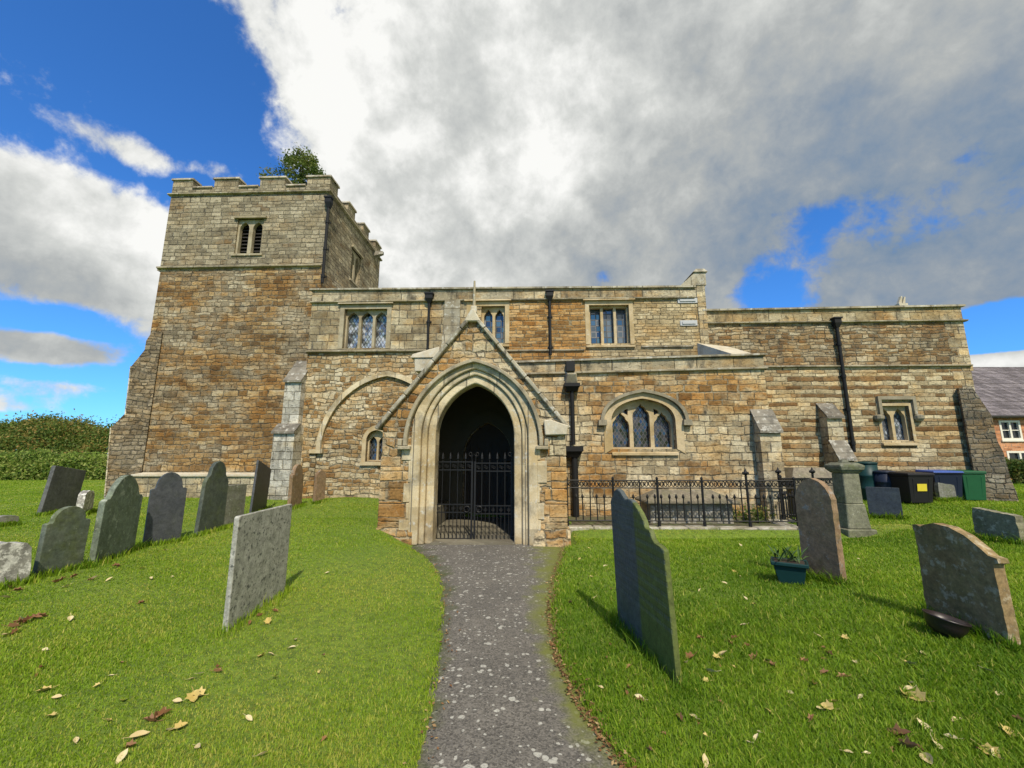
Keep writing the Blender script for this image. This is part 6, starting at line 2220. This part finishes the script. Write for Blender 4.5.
wheelie('black wheelie bin with a yellow sticker on its front', 892, 923, 472, 500, 11.2, M['blackp'], M['blackp'], R(4), True)
wheelie('dark wheelie bin with a bright blue lid', 923, 954, 470, 498, 11.75, M['navyp'], M['bluep'], R(-8))
wheelie('all green wheelie bin at the end of the row by the buttress', 953, 978, 470, 499, 11.8, M['greenp'], M['greenp'], R(-6))

# ------------------------------------------------------------------ planter and bowl
pA, pB = ground_at(777, 582), ground_at(806, 584)
PC_ = (pA + pB) * 0.5
plw = (pB - pA).length * 1.0
pl = empty('trough_planter', (PC_.x, PC_.y, PC_.z - 0.01), math.atan2(pB.y - pA.y, pB.x - pA.x), 'dark teal plastic trough planter leaning at the foot of a brown headstone', 'planter')
bm = bmesh.new()
hh = 0.25
w2, w3 = plw * 0.42, plw * 0.58
a_hull(bm, [(-w2, -.09, 0), (w2, -.09, 0), (w2, .09, 0), (-w2, .09, 0)], [(-w3, -.13, hh), (w3, -.13, hh), (w3, .13, hh), (-w3, .13, hh)])
for s in (-1, 1):
    a_box(bm, -w3 - .02, w3 + .02, s * .14 - .015, s * .14 + .015, hh - .03, hh + .012)
    a_box(bm, s * (w3 + .01) - .012, s * (w3 + .01) + .012, -.124, .124, hh - .03, hh + .010)
bevel(bm, 0.008, 1)
from_bm('trough', bm, M['teal'], pl)
bm = bmesh.new()
a_box(bm, -w3 + .015, w3 - .015, -.115, .115, hh + .002, hh + .006)
from_bm('soil', bm, plain('potting_soil', (0.03, 0.02, 0.012), 0.95), pl)
mleafp = plain('planter_leaf', (0.05, 0.10, 0.02), 0.7, var=0.4, scale=30)
bm = bmesh.new()
for k in range(34):
    x0_, y0_ = random.uniform(-w3 * .8, w3 * .8), random.uniform(-.09, .09)
    an, ln = random.uniform(0, 6.28), random.uniform(.02, .2)
    tip = Vector((x0_ + .15 * math.cos(an), y0_ + .15 * math.sin(an), hh + ln))
    a = Vector((x0_, y0_, hh))
    sd_ = Vector((-math.sin(an), math.cos(an), 0)) * 0.014
    m1 = a.lerp(tip, .6) + Vector((0, 0, .02))
    vs = [bm.verts.new(p) for p in (a, m1 + sd_, tip, m1 - sd_)]
    bm.faces.new(vs)
from_bm('leaves', bm, mleafp, pl, recalc=False)

bA = ground_at(945, 637)
bowl = None
bm = bmesh.new()
rb = 0.135
a_lathe(bm, [(rb * .45, 0), (rb * .75, .03), (rb * .95, .08), (rb, .12), (rb * 1.05, .125), (rb * 1.05, .135), (rb * .97, .135), (rb * .9, .09), (rb * .6, .045), (rb * .1, .035)], n=28)
bowl = from_bm('shallow_bowl', bm, plain('dark_brown_plastic', (0.022, 0.014, 0.014), 0.4, var=0.2), smooth=True)
bowl.location = (bA.x, bA.y, bA.z + 0.02)
bowl.rotation_euler = (R(8), R(10), 0.4)
tag(bowl, 'dark shallow bowl tipped against the mottled brown headstone', 'bowl')

# ------------------------------------------------------------------ foliage
def leaf_mat(name, c1, c2, c3=None, trans=0.35):
    m, nt, b = new_mat(name)
    at_ = nt.n('ShaderNodeAttribute', attribute_name='tint').outputs['Fac']
    st = [(0.0, c1), (1.0, c2)] if c3 is None else [(0.0, c1), (0.6, c2), (1.0, c3)]
    c = nt.ramp(at_, st)
    nt.put(b.inputs['Base Color'], c)
    b.inputs['Roughness'].default_value = 0.6
    b.inputs['Specular IOR Level'].default_value = 0.25
    tr = nt.n('ShaderNodeBsdfTranslucent')
    nt.put(tr.inputs[0], nt.scale_col(c, 1.3))
    mx = nt.n('ShaderNodeMixShader')
    mx.inputs[0].default_value = trans
    nt.put(mx.inputs[1], b.outputs[0])
    nt.put(mx.inputs[2], tr.outputs[0])
    out = m.node_tree.nodes['Material Output']
    nt.put(out.inputs['Surface'], mx.outputs[0])
    return m


def leaves_mesh(name, pts, size, mat, parent=None, tint=None, flat=0.0):
    """one small folded leaf at each point"""
    n = len(pts)
    th = RNG.uniform(0, 2 * np.pi, n)
    ph = np.arccos(RNG.uniform(-1, 1, n)) * (1 - flat)
    d = np.stack([np.sin(ph) * np.cos(th), np.sin(ph) * np.sin(th), np.cos(ph)], 1)
    r = RNG.normal(size=(n, 3))
    a = np.cross(d, r)
    a /= np.linalg.norm(a, axis=1, keepdims=True) + 1e-9
    b_ = np.cross(d, a)
    s = size * RNG.uniform(0.6, 1.35, n)[:, None]
    V = np.stack([pts - a * s, pts + b_ * s * 0.5 + d * s * .1, pts + a * s, pts - b_ * s * 0.5 + d * s * .1], 1).reshape(-1, 3)
    idx = np.arange(n * 4)
    o = np_mesh(name, V, idx, np.full(n, 4), mat, parent)
    t = RNG.uniform(0, 1, n) if tint is None else tint
    at_ = o.data.attributes.new('tint', 'FLOAT', 'POINT')
    at_.data.foreach_set('value', np.repeat(np.clip(t, 0, 1), 4).astype(np.float32))
    return o


def clumpy(n_cl, per, fn, spread):
    """leaf positions in clumps; fn gives clump centres; returns points and a per-clump tint"""
    P, T = [], []
    for _ in range(n_cl):
        c = np.array(fn())
        k = max(4, int(per * random.uniform(0.5, 1.5)))
        p = RNG.normal(size=(k, 3)) * np.array(spread) * random.uniform(0.6, 1.3) + c
        P.append(p)
        T.append(np.clip(RNG.normal(random.uniform(0.05, 0.95), 0.15, k), 0, 1))
    return np.concatenate(P), np.concatenate(T)


M['bark'] = plain('tree_bark', (0.055, 0.042, 0.03), 0.95, var=0.4, scale=6, bumps=0.6)
LM_tree = leaf_mat('dark_tree_leaf', (0.045, 0.08, 0.013), (0.11, 0.155, 0.025), (0.18, 0.19, 0.05))
LM_hedge1 = leaf_mat('autumn_hedgerow_leaf', (0.045, 0.09, 0.016), (0.13, 0.185, 0.03), (0.29, 0.20, 0.06))
LM_hedge2 = leaf_mat('rough_hedge_leaf', (0.07, 0.13, 0.02), (0.19, 0.27, 0.04), (0.34, 0.36, 0.11))
LM_box = leaf_mat('garden_hedge_leaf', (0.03, 0.065, 0.010), (0.075, 0.12, 0.02), (0.15, 0.13, 0.035))


def tree(label, x, y, z0, htop, crown_r, crown_h, mat, nleaf=260, per=60, size=0.10, group=None):
    o = empty('tree', (x, y, z0), 0, label, 'tree', group)
    bm = bmesh.new()
    hc = htop - crown_h
    a_tube(bm, [(0, 0, -0.2), (0.05, 0, hc * 0.5), (0, 0.05, hc), (0.1, 0, htop - crown_h * 0.35), (0.05, 0, htop - 0.3)], [crown_r * .12, crown_r * .09, crown_r * .07, crown_r * .035, 0.02], 9)
    for k in range(14):
        an = k * 2.4
        zb = hc + (crown_h * 0.75) * (k / 14) - 0.1
        ln = crown_r * (0.85 - 0.4 * k / 14)
        a_tube(bm, [(0.02, 0, zb), (ln * .5 * math.cos(an), ln * .5 * math.sin(an), zb + ln * .28), (ln * math.cos(an), ln * math.sin(an), zb + ln * .7)], [crown_r * .035, crown_r * .02, 0.008], 6)
    from_bm('trunk', bm, M['bark'], o)

    def fn():
        while True:
            t = random.random()
            an = random.uniform(0, 2 * math.pi)
            rr = crown_r * math.sin(math.pi * (0.12 + 0.80 * t)) ** 0.7 * math.sqrt(random.uniform(0.1, 1)) * (0.78 + 0.22 * math.sin(3 * an + 5 * t))
            return (rr * math.cos(an), rr * math.sin(an), hc + crown_h * (t - 0.02))
    P, T = clumpy(nleaf, per, fn, (crown_r * .09, crown_r * .09, crown_r * .07))
    leaves_mesh('crown', P, size, mat, o, T)
    return o


# tall tree standing behind the tower, its top above the battlements
YTR = 23.5
ctop = at_depth(300, 156, YTR)
tree('dark leafy treetop showing above the battlements behind the tower', at_depth(302, 165, YTR).x, YTR, 0.35, ctop.z - 0.35, 2.0, 4.2, LM_tree, 230, 50, 0.08)
# a lower shoulder of the same crown's neighbour


def hedge(name, label, p0, p1, depth, hfun, mat, n_cl, per, size, spread, cat='hedge', stems=True, round_top=False):
    p0, p1 = Vector(p0), Vector(p1)
    d = p1 - p0
    Lh = d.length
    d.normalize()
    n = Vector((-d.y, d.x, 0))
    o = empty(name, (p0 + p1) * 0.5, math.atan2(d.y, d.x), label, cat)

    def fn():
        s = random.uniform(-.5, .5) * Lh
        hh = hfun(s / Lh + .5)
        if round_top:
            a_ = random.uniform(-0.5, 1.9)
            lump = 0.86 + 0.14 * math.sin(s * 1.15 + 1.3 * math.sin(s * .43)) * math.cos(a_ * 3.0 + s * 0.8)
            k_ = lump * (1 - 0.22 * random.random() ** 2)
            return (s, -depth * .5 * math.cos(a_) * k_, hh * max(0.03, 0.12 + 0.88 * math.sin(max(a_, -.1)) * k_))
        q = random.uniform(-.5, .5) * depth
        t = random.random() ** 0.6
        taper = 1 - 0.35 * t
        if random.random() < 0.6:
            q = (-0.5 * taper + random.uniform(0, .12)) * depth
        return (s, q * 1.0, hh * t - 0.02)
    P, T = clumpy(n_cl, per, fn, spread)
    leaves_mesh('foliage', P, size, mat, o, T)
    if stems:
        bm = bmesh.new()
        for k in range(max(3, int(Lh / 1.2))):
            s = (-.5 + (k + .5) / max(3, int(Lh / 1.2))) * Lh
            a_tube(bm, [(s, 0, -.2), (s + random.uniform(-.2, .2), random.uniform(-.2, .2), hfun(s / Lh + .5) * .8)], [0.06, 0.02], 6)
        from_bm('stem', bm, M['bark'], o)
    return o


hb = lambda u, v, Y: at_depth(u, v, Y)
Yh = 40.0
a = hb(-90, 470, Yh)
b_ = hb(135, 470, Yh)
zt1 = lambda t: (EYE + 0.1 * Yh * 0 + (hb(50, 1, Yh).z * 0)) if False else 0
prof_u = [-90, -20, 0, 15, 40, 70, 100, 120, 135]
prof_v = [424, 426, 426, 422, 416.5, 415.5, 421, 422, 424]


def h_far(t):
    u = -90 + 225 * t
    v = np.interp(u, prof_u, prof_v)
    return at_depth(u, v, Yh).z - 0.45 + 0.35 * math.sin(u * 0.31) * math.sin(u * 0.13 + 1)


hedge('hedgerow', 'tall dark autumn tinted hedgerow beyond the rough hedge', (a.x, Yh, 0.2), (b_.x, Yh, 0.2), 9.0, h_far, LM_hedge1, 1500, 85, 0.115, (0.55, 0.5, 0.36), round_top=True)
Yh2 = 27.0
a = hb(-120, 470, Yh2)
b_ = hb(128, 470, Yh2)
hedge('hedge', 'rough grassy green hedge along the far edge of the churchyard', (a.x, Yh2, 0.25), (b_.x, Yh2 + 1.0, 0.25), 1.8,
      lambda t: at_depth(40, 454 + 2.5 * math.sin(t * 23) * math.sin(t * 61 + 1), Yh2).z - 0.25, LM_hedge2, 800, 70, 0.085, (0.36, 0.28, 0.17), round_top=True)
Yh3 = 19.0
a = hb(1000, 480, Yh3)
b_ = hb(1120, 480, Yh3)
hedge('hedge', 'clipped garden hedge below the brick house windows', (a.x, Yh3, 0.44), (b_.x, Yh3, 0.44), 1.0,
      lambda t: at_depth(1010, 462, Yh3).z - 0.44, LM_box, 420, 42, 0.06, (0.13, 0.13, 0.11))
# weeds round the chest tomb
for u_, Y_, w_2, lab_ in ((745, 10.15, 0.9, 'straggly weeds growing beside the chest tomb inside the railing'), ):
    c_ = at_depth(u_, 515, Y_)
    hedge('weed_clump', lab_, (c_.x - w_2 * .5, Y_, fz_g - .05), (c_.x + w_2 * .5, Y_ - .03, fz_g - .05), 0.5, lambda t: 0.30, LM_hedge1, 36, 22, 0.035, (0.08, 0.08, 0.07), cat='weeds', stems=False)

# ------------------------------------------------------------------ brick house
M['brick'] = masonry('orange_brickwork', 0.10, 0.26, [(0, (0.34, 0.13, 0.055)), (0.5, (0.46, 0.20, 0.09)), (1, (0.56, 0.29, 0.15))], mortar=(0.42, 0.34, 0.25), mw=0.006, ochre=0.0, weather=0.2, seed=21, lichen=0.0, dark=0.12, warp=0.0, bumps=0.3)
M['tile'] = masonry('slate_roof_tiles', 0.24, 0.30, [(0, (0.10, 0.088, 0.092)), (0.5, (0.15, 0.132, 0.14)), (1, (0.20, 0.178, 0.182))], mortar=(0.04, 0.034, 0.036), mw=0.012, ochre=0.0, weather=0.3, seed=22, lichen=0.1, dark=0.2, warp=0.0, bumps=0.5)
M['white_paint'] = plain('cream_window_paint', (0.72, 0.68, 0.56), 0.5, var=0.06)
M['wglass'] = plain('dark_window_glass', (0.015, 0.018, 0.020), 0.05, spec=0.8, var=0.1)
M['gutter'] = plain('dark_gutter', (0.02, 0.018, 0.018), 0.5)
YHs = 22.0
hx0_, hx1_ = at_depth(925, 440, YHs).x, at_depth(1180, 440, YHs).x
hze = at_depth(1005, 416, YHs).z
YRg = YHs + 3.2
hzr = at_depth(1000, 367, YRg).z
hg = 0.42
HO = Vector((0.5 * (hx0_ + hx1_), YHs, hg))
house = empty('brick_house', HO, 0, 'orange brick house with purple grey tiled roof beyond the chancel', 'house')


def hp(name, bm, mat, parent=None):
    bmesh.ops.translate(bm, verts=bm.verts, vec=-HO)
    return from_bm(name, bm, mat, parent or house)


w1 = (at_depth(1000, 430, YHs).x, at_depth(1021, 430, YHs).x, at_depth(1010, 440, YHs).z, at_depth(1010, 420.5, YHs).z)
w2_ = (at_depth(1007.5, 458, YHs).x, at_depth(1034, 458, YHs).x, at_depth(1015, 474, YHs).z, at_depth(1015, 451, YHs).z)
holes = [rh(w1), rh(w2_)]
bm = bmesh.new()
a_prism(bm, [(hx0_, hg - .3), (hx1_, hg - .3), (hx1_, hze), (hx0_, hze)], YHs, YHs + 0.3, holes)
for xs_ in (hx0_, hx1_ - 0.3):
    a_prism_x(bm, [(YHs + .301, hg - .3), (YHs + 6.4, hg - .3), (YHs + 6.4, hze), (YRg, hzr - .15), (YHs + .301, hze)], xs_, xs_ + 0.3)
a_box(bm, hx0_ + .31, hx1_ - .31, YHs + 6.1, YHs + 6.4, hg - .3, hze)
hp('wall', bm, M['brick'])
bm = bmesh.new()
for s in (0, 1):
    ye = YHs - 0.25 if s == 0 else YHs + 6.65
    zE = hze - 0.02
    q = [(ye, zE), (YRg, hzr), (YRg, hzr - .12), (ye, zE - .12)]
    a_prism_x(bm, q, hx0_ - .2, hx1_ + .2)
hp('roof', bm, M['tile'])
bm = bmesh.new()
a_tube(bm, [(hx0_ - .2, YHs - .30, hze - .05), (hx1_ + .2, YHs - .30, hze - .05)], 0.07, 8)
hp('gutter', bm, M['gutter'])
for i_, wd in enumerate((w1, w2_)):
    bm = bmesh.new()
    fw = 0.10
    for a in ((wd[0], wd[0] + fw, wd[2], wd[3]), (wd[1] - fw, wd[1], wd[2], wd[3]), (wd[0] + fw, wd[1] - fw, wd[2], wd[2] + fw), (wd[0] + fw, wd[1] - fw, wd[3] - fw, wd[3])):
        a_box(bm, a[0], a[1], YHs - 0.02, YHs + 0.08, a[2], a[3])
    xm = 0.5 * (wd[0] + wd[1])
    a_box(bm, xm - .05, xm + .05, YHs - 0.015, YHs + .07, wd[2] + fw, wd[3] - fw)
    a_box(bm, wd[0] + fw, wd[1] - fw, YHs + 0.01, YHs + .06, 0.5 * (wd[2] + wd[3]) - .02, 0.5 * (wd[2] + wd[3]) + .02)
    a_box(bm, wd[0] - .06, wd[1] + .06, YHs - .07, YHs + .02, wd[2] - .08, wd[2] - .002)
    wo_ = hp('window', bm, M['white_paint'])
    bm = bmesh.new()
    a_box(bm, wd[0] + .02, wd[1] - .02, YHs + .09, YHs + .11, wd[2] + .02, wd[3] - .02)
    t_ = hp('pane', bm, M['wglass'])
    t_.parent = wo_

# ------------------------------------------------------------------ grass
LM_grass = leaf_mat('lawn_grass_blade', (0.085, 0.18, 0.007), (0.25, 0.37, 0.020), (0.44, 0.42, 0.09), trans=0.45)


def scatter_area(n, ymin, ymax):
    """candidate spots inside the camera's wedge, denser towards the camera"""
    y = np.exp(RNG.uniform(np.log(ymin), np.log(ymax), n))
    x = RNG.uniform(-1.42, 1.42, n) * (y + 0.35)
    return x, y


def in_church(x, y):
    X = x * EX.x + y * EX.y
    Y = x * EY.x + y * EY.y
    ins = (Y > YP - 0.05) & (X > PL - .02) & (X < PR + .02) & (Y < 14)
    ins |= (Y > YA) & (X > AL) & (X < AR + .02) & (Y < 14)
    ins |= (Y > YN) & (X > NL) & (X < CRl) & (Y < 18)
    ins |= (Y > YT - .15) & (X > TL0) & (X < TR) & (Y < YB)
    ins |= (Y > YF - 0.15) & (X > xf0) & (X < xf1 + .1) & (Y < YA)
    return ins


NB = 1100000
x, y = scatter_area(NB, 1.55, 27.0)
l, r = path_edges(y)
dist = np.maximum(l - x, x - r)
keep = (dist + RNG.normal(0, 0.03, NB) + 0.035 * np.sin(y * 9.0 + 3 * np.sin(y * 4.1)) + 0.02 * np.sin(y * 23.0) > 0.0) & ~in_church(x, y)
patch = 0.5 + 0.5 * np.sin(x * 1.7 + np.sin(y * 1.3) * 2) * np.cos(y * 1.1 + np.sin(x * .9))
keep &= RNG.uniform(0, 1, NB) < 0.78 + 0.22 * patch
x, y, dist, patch = x[keep], y[keep], dist[keep], patch[keep]
# longer fringe that the mower leaves round each stone
ex_, ey_ = [], []
for A_, B_ in STONES:
    k_ = 520
    t_ = RNG.uniform(-0.12, 1.12, k_)
    dd_ = RNG.normal(0, 0.055, k_)
    e_ = np.array([B_.x - A_.x, B_.y - A_.y])
    L_ = np.linalg.norm(e_) + 1e-6
    n_ = np.array([-e_[1], e_[0]]) / L_
    ex_.append(A_.x + e_[0] * t_ + n_[0] * dd_)
    ey_.append(A_.y + e_[1] * t_ + n_[1] * dd_)
ex_, ey_ = np.concatenate(ex_), np.concatenate(ey_)
n_main = len(x)
x, y = np.concatenate([x, ex_]), np.concatenate([y, ey_])
dist = np.concatenate([dist, np.ones(len(ex_))])
patch = np.concatenate([patch, np.ones(len(ex_))])
fringe = np.arange(len(x)) >= n_main
n = len(x)
z = lawn_z(x, y)
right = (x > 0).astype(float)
dcam = np.hypot(x, y)
hgt = (0.012 + 0.013 * right + 0.009 * patch) * RNG.uniform(0.55, 1.5, n) * (1 + 0.02 * dcam)
tuft = (RNG.uniform(0, 1, n) < 0.05)
hgt = np.where(tuft, hgt * 1.7, hgt)
hgt = np.where(fringe, hgt * 2.3 + 0.02, hgt)
bank_m = (x > 1.0) & (x < 8.2) & (y + 0.035 * x > 8.75) & (y + 0.035 * x < 9.5)
hgt = np.where(bank_m, hgt * 0.45, hgt)
wid = (0.0013 + 0.00046 * dcam) * RNG.uniform(0.7, 1.4, n)
an = RNG.uniform(0, 2 * np.pi, n)
lean = RNG.uniform(0.1, 1.0, n) * hgt * (0.8 + 0.5 * right)
lx_, ly_ = np.cos(an) * lean, np.sin(an) * lean
an2 = an + np.pi / 2 + RNG.normal(0, .5, n)
wx, wy = np.cos(an2) * wid, np.sin(an2) * wid
Z0 = z - 0.006
V = np.empty((n, 5, 3))
V[:, 0] = np.stack([x - wx, y - wy, Z0], 1)
V[:, 1] = np.stack([x + wx, y + wy, Z0], 1)
V[:, 2] = np.stack([x + wx * .8 + lx_ * .35, y + wy * .8 + ly_ * .35, Z0 + hgt * .6], 1)
V[:, 3] = np.stack([x - wx * .8 + lx_ * .35, y - wy * .8 + ly_ * .35, Z0 + hgt * .6], 1)
V[:, 4] = np.stack([x + lx_, y + ly_, Z0 + hgt], 1)
base_i = np.arange(n)[:, None] * 5
fc = np.concatenate([base_i + np.array([0, 1, 2, 3]), base_i + np.array([3, 2, 4])], 1)
sizes = np.tile([4, 3], n)
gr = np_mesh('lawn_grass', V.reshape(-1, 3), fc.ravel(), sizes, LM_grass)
big = 0.5 + 0.5 * np.sin(x * 0.8 + 1.3 * np.sin(y * .7) + 0.4) * np.sin(y * 0.9 + 0.8 * np.sin(x * 1.1))
mid = np.sin(x * 6.3 + 2.1 * np.sin(y * 5.1)) * np.sin(y * 5.7 + 1.9 * np.sin(x * 4.7 + 1))
worn = np.clip((np.sin(x * 3.1 + 2 * np.sin(y * 2.3)) * np.sin(y * 2.7 + 1.7 * np.sin(x * 1.9)) - 0.55) * 2.2, 0, 1)
mound = np.clip(1 - np.abs((x + 1.7) / 1.1), 0, 1) * np.clip((8 - y) / 3, 0, 1)
tint = 0.54 - 0.24 * right + (0.30 + 0.14 * right) * (big - .5) + 0.14 * worn + 0.10 * mid + 0.18 * mound + RNG.normal(0, 0.17, n)  # shade over the right-hand lawn is put into the blade tint
tint = np.where(fringe, tint - 0.18, tint)
dry = RNG.uniform(0, 1, n) < 0.05
tint = np.where(dry, 0.95, tint)
tint = np.where(bank_m, tint + 0.45, tint)
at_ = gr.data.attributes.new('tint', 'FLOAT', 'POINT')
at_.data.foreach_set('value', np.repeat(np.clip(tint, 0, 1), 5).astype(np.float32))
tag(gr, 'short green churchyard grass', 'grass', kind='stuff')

# ------------------------------------------------------------------ fallen leaves
def fl_mat(name, c1, c2):
    m, nt, b = new_mat(name)
    co = objco(nt)
    rnd = nt.n('ShaderNodeObjectInfo').outputs['Random']
    c = nt.mix(nt.m('ADD', nt.m('MULTIPLY', rnd, 0.7), nt.m('MULTIPLY', nt.noise(co, 40.0, 3.0), 0.4)), c1, c2)
    nt.put(b.inputs['Base Color'], c)
    b.inputs['Roughness'].default_value = 0.7
    return m


def leaf_mesh(kind, size):
    """lobed, curled leaf with a stalk"""
    bm = bmesh.new()
    prof = [(0, -.5, 0), (.18, -.42, 0), (.42, -.38, .05), (.36, -.12, .03), (.55, .12, .10), (.28, .16, .03), (.22, .36, .05), (0, .55, .10)]
    if kind == 'oval':
        prof = [(0, -.55, 0), (.16, -.4, .02), (.28, -.1, .05), (.26, .2, .06), (.12, .45, .06), (0, .6, .10)]
    pts = prof + [(-p[0] * 0.95, p[1], p[2]) for p in prof[1:-1]][::-1]
    curl = 0.32 if kind != 'curl' else 0.5
    c = bm.verts.new((0, 0, -0.04 * size))
    vs = [bm.verts.new((p[0] * size * (0.55 if kind == 'curl' else 1), p[1] * size, (p[2] + curl * abs(p[0]) * 1.2 + 0.12 * curl * p[1]) * size)) for p in pts]
    for i in range(len(vs)):
        bm.faces.new((c, vs[i], vs[(i + 1) % len(vs)]))
    a_tube(bm, [(0, -.5 * size, 0), (.03 * size, -.75 * size, .03 * size), (.09 * size, -.95 * size, .08 * size)], 0.02 * size, 4)
    me = bpy.data.meshes.new('fallen_leaf')
    bm.to_mesh(me)
    bm.free()
    return me


kinds = {
    'yellow': ('lobed', fl_mat('yellow_leaf', (0.40, 0.29, 0.07), (0.48, 0.38, 0.14))),
    'tan': ('oval', fl_mat('tan_leaf', (0.46, 0.36, 0.17), (0.56, 0.48, 0.28))),
    'brown': ('curl', fl_mat('brown_leaf', (0.15, 0.065, 0.025), (0.27, 0.14, 0.06))),
}
protos = {}
for k, (shp, mt) in kinds.items():
    me = leaf_mesh(shp, 0.056)
    me.materials.append(mt)
    protos[k] = me


def put_leaf(u, v, k, s=1.0, side_=None):
    p = ground_at(u, v)
    o = bpy.data.objects.new('fallen_leaf', protos[k])
    COL.objects.link(o)
    o.location = (p.x, p.y, p.z + random.uniform(0.008, 0.024))
    o.rotation_euler = (random.uniform(-.5, .5), random.uniform(-.5, .5), random.uniform(0, 6.28))
    o.scale = (s, s, s)
    where = 'on the lawn left of the path' if p.x < -0.1 else 'on the lawn right of the path'
    l_, r_ = path_edges(p.y)
    desc = {'yellow': 'small yellow lobed leaf fallen', 'tan': 'small pale tan oval leaf fallen', 'brown': 'small curled brown leaf fallen'}[k]
    tag(o, desc + ' ' + where, 'leaf', desc.split(' ', 1)[1] + ' ' + where)
    return o


spots = [(193, 700, 'yellow', 1.5), (197, 696, 'yellow', 1.3), (139, 738, 'tan', 1.5), (181, 728, 'yellow', 1.1), (155, 720, 'brown', 1.5), (163, 716, 'brown', 1.6), (150, 724, 'brown', 1.3),
         (170, 733, 'tan', 1.0), (130, 748, 'brown', 1.2), (122, 762, 'tan', 1.1), (43, 693, 'yellow', 1.3), (57, 699, 'tan', .9), (49, 720, 'yellow', .9), (70, 621, 'tan', 1.3), (46, 652, 'tan', .9),
         (268, 623, 'yellow', 1.2), (261, 657, 'yellow', 1.0), (271, 657, 'tan', .9), (217, 674, 'brown', 1.1), (218, 670, 'brown', 1.0), (122, 702, 'yellow', .8), (198, 750, 'tan', .9), (262, 758, 'tan', .9),
         (20, 625, 'brown', 1.6), (28, 622, 'brown', 1.6), (35, 619, 'brown', 1.5), (12, 630, 'brown', 1.5), (22, 620, 'tan', 1.3), (15, 633, 'brown', 1.3), (6, 637, 'tan', 1.2), (42, 618, 'brown', 1.3),
         (5, 600, 'tan', 1.4), (10, 590, 'brown', 1.6), (18, 592, 'brown', 1.4), (55, 583, 'brown', 1.4), (62, 580, 'brown', 1.3), (75, 578, 'brown', 1.3), (66, 588, 'tan', 1.2), (95, 580, 'tan', 1.3), (108, 582, 'tan', 1.1),
         (115, 568, 'brown', 1.3), (120, 566, 'brown', 1.2), (140, 605, 'brown', 1.2), (150, 580, 'tan', 1.0), (165, 550, 'tan', .9), (140, 570, 'yellow', .9), (260, 617, 'brown', 1.1), (275, 612, 'brown', 1.1),
         (712, 675, 'tan', 1.5), (721, 657, 'tan', 1.7), (717, 661, 'yellow', 1.3), (690, 660, 'brown', 1.6), (686, 664, 'tan', 1.6), (755, 660, 'brown', 1.6), (768, 663, 'tan', 1.3), (773, 668, 'brown', 1.2), (806, 662, 'brown', 1.2),
         (825, 675, 'brown', 1.1), (830, 656, 'brown', 1.3), (814, 687, 'brown', 1.3), (917, 699, 'yellow', 2.0), (905, 697, 'yellow', 1.3), (910, 692, 'tan', 1.0), (828, 710, 'yellow', 1.2), (822, 713, 'tan', 1.3), (813, 722, 'brown', 1.0),
         (924, 730, 'tan', 1.8), (900, 738, 'brown', 2.0), (910, 752, 'brown', 2.0), (928, 764, 'tan', 1.7), (937, 748, 'tan', 1.4), (958, 722, 'tan', 1.3), (1010, 735, 'yellow', 1.3), (1000, 758, 'tan', 1.8), (990, 756, 'yellow', 1.5),
         (924, 655, 'tan', 1.4), (911, 666, 'yellow', 1.3), (912, 685, 'tan', 1.0), (744, 627, 'tan', 1.1), (746, 600, 'tan', 1.0), (724, 584, 'tan', 1.0), (735, 573, 'yellow', 1.0), (742, 578, 'tan', 1.0), (700, 592, 'tan', .9),
         (760, 620, 'yellow', .9), (820, 638, 'tan', .9), (845, 640, 'yellow', 1.0), (855, 665, 'tan', 1.0), (843, 680, 'brown', 1.2), (790, 695, 'tan', .8), (770, 714, 'yellow', .9), (757, 742, 'tan', .9), (705, 765, 'tan', 1.1), (700, 640, 'brown', 1.2),
         (735, 640, 'brown', 1.2), (729, 645, 'brown', 1.1), (747, 648, 'brown', 1.0), (1000, 697, 'tan', 1.2), (590, 578, 'yellow', 1.0), (605, 566, 'tan', 1.0), (580, 560, 'yellow', .9), (595, 600, 'tan', .9), (578, 585, 'yellow', .9),
         (610, 553, 'tan', .8), (588, 549, 'yellow', .8), (620, 545, 'tan', .8), (640, 556, 'yellow', .8), (575, 545, 'tan', .9), (600, 540, 'tan', .8), (650, 545, 'tan', .8), (740, 546, 'tan', 1.4), (690, 560, 'tan', .8), (665, 570, 'yellow', .9),
         (630, 690, 'brown', 1.2), (640, 700, 'tan', 1.0), (680, 720, 'brown', 1.2), (570, 605, 'brown', 1.0)]
for u, v, k, s in spots:
    put_leaf(u + random.uniform(-1, 1), v + random.uniform(-1, 1), k, s)
for _ in range(70):
    if random.random() < .4:
        u, v = random.uniform(10, 400), random.uniform(560, 760)
    else:
        u, v = random.uniform(600, 1020), random.uniform(560, 765)
    p = ground_at(u, v)
    l_, r_ = path_edges(p.y)
    if l_ - .1 < p.x < r_ + .1:
        continue
    put_leaf(u, v, random.choice(['tan', 'brown', 'brown', 'tan', 'yellow']), random.uniform(.5, .95))

# crumbled leaf litter along the path's edges
P, T = [], []
for _ in range(1700):
    y_ = math.exp(random.uniform(math.log(1.9), math.log(8.0)))
    l_, r_ = path_edges(y_)
    if random.random() < 0.86:
        x_ = r_ + abs(random.gauss(0, 1)) * 0.06 - 0.045 - (0.05 * random.random() if random.random() < .3 else 0)
    else:
        x_ = l_ - random.gauss(0, 1) * 0.05 + 0.02
    P.append((x_, y_, max(0.006, lz(x_, y_)) + random.uniform(0.006, 0.022)))
    T.append(random.random())
LM_lit = leaf_mat('leaf_litter', (0.09, 0.042, 0.018), (0.20, 0.10, 0.04), (0.36, 0.26, 0.12), trans=0.1)
lt_ = leaves_mesh('leaf_litter', np.array(P), 0.014, LM_lit, None, np.array(T), flat=0.75)
tag(lt_, 'crumbled brown leaf litter along the path edges', 'leaf litter', kind='stuff')
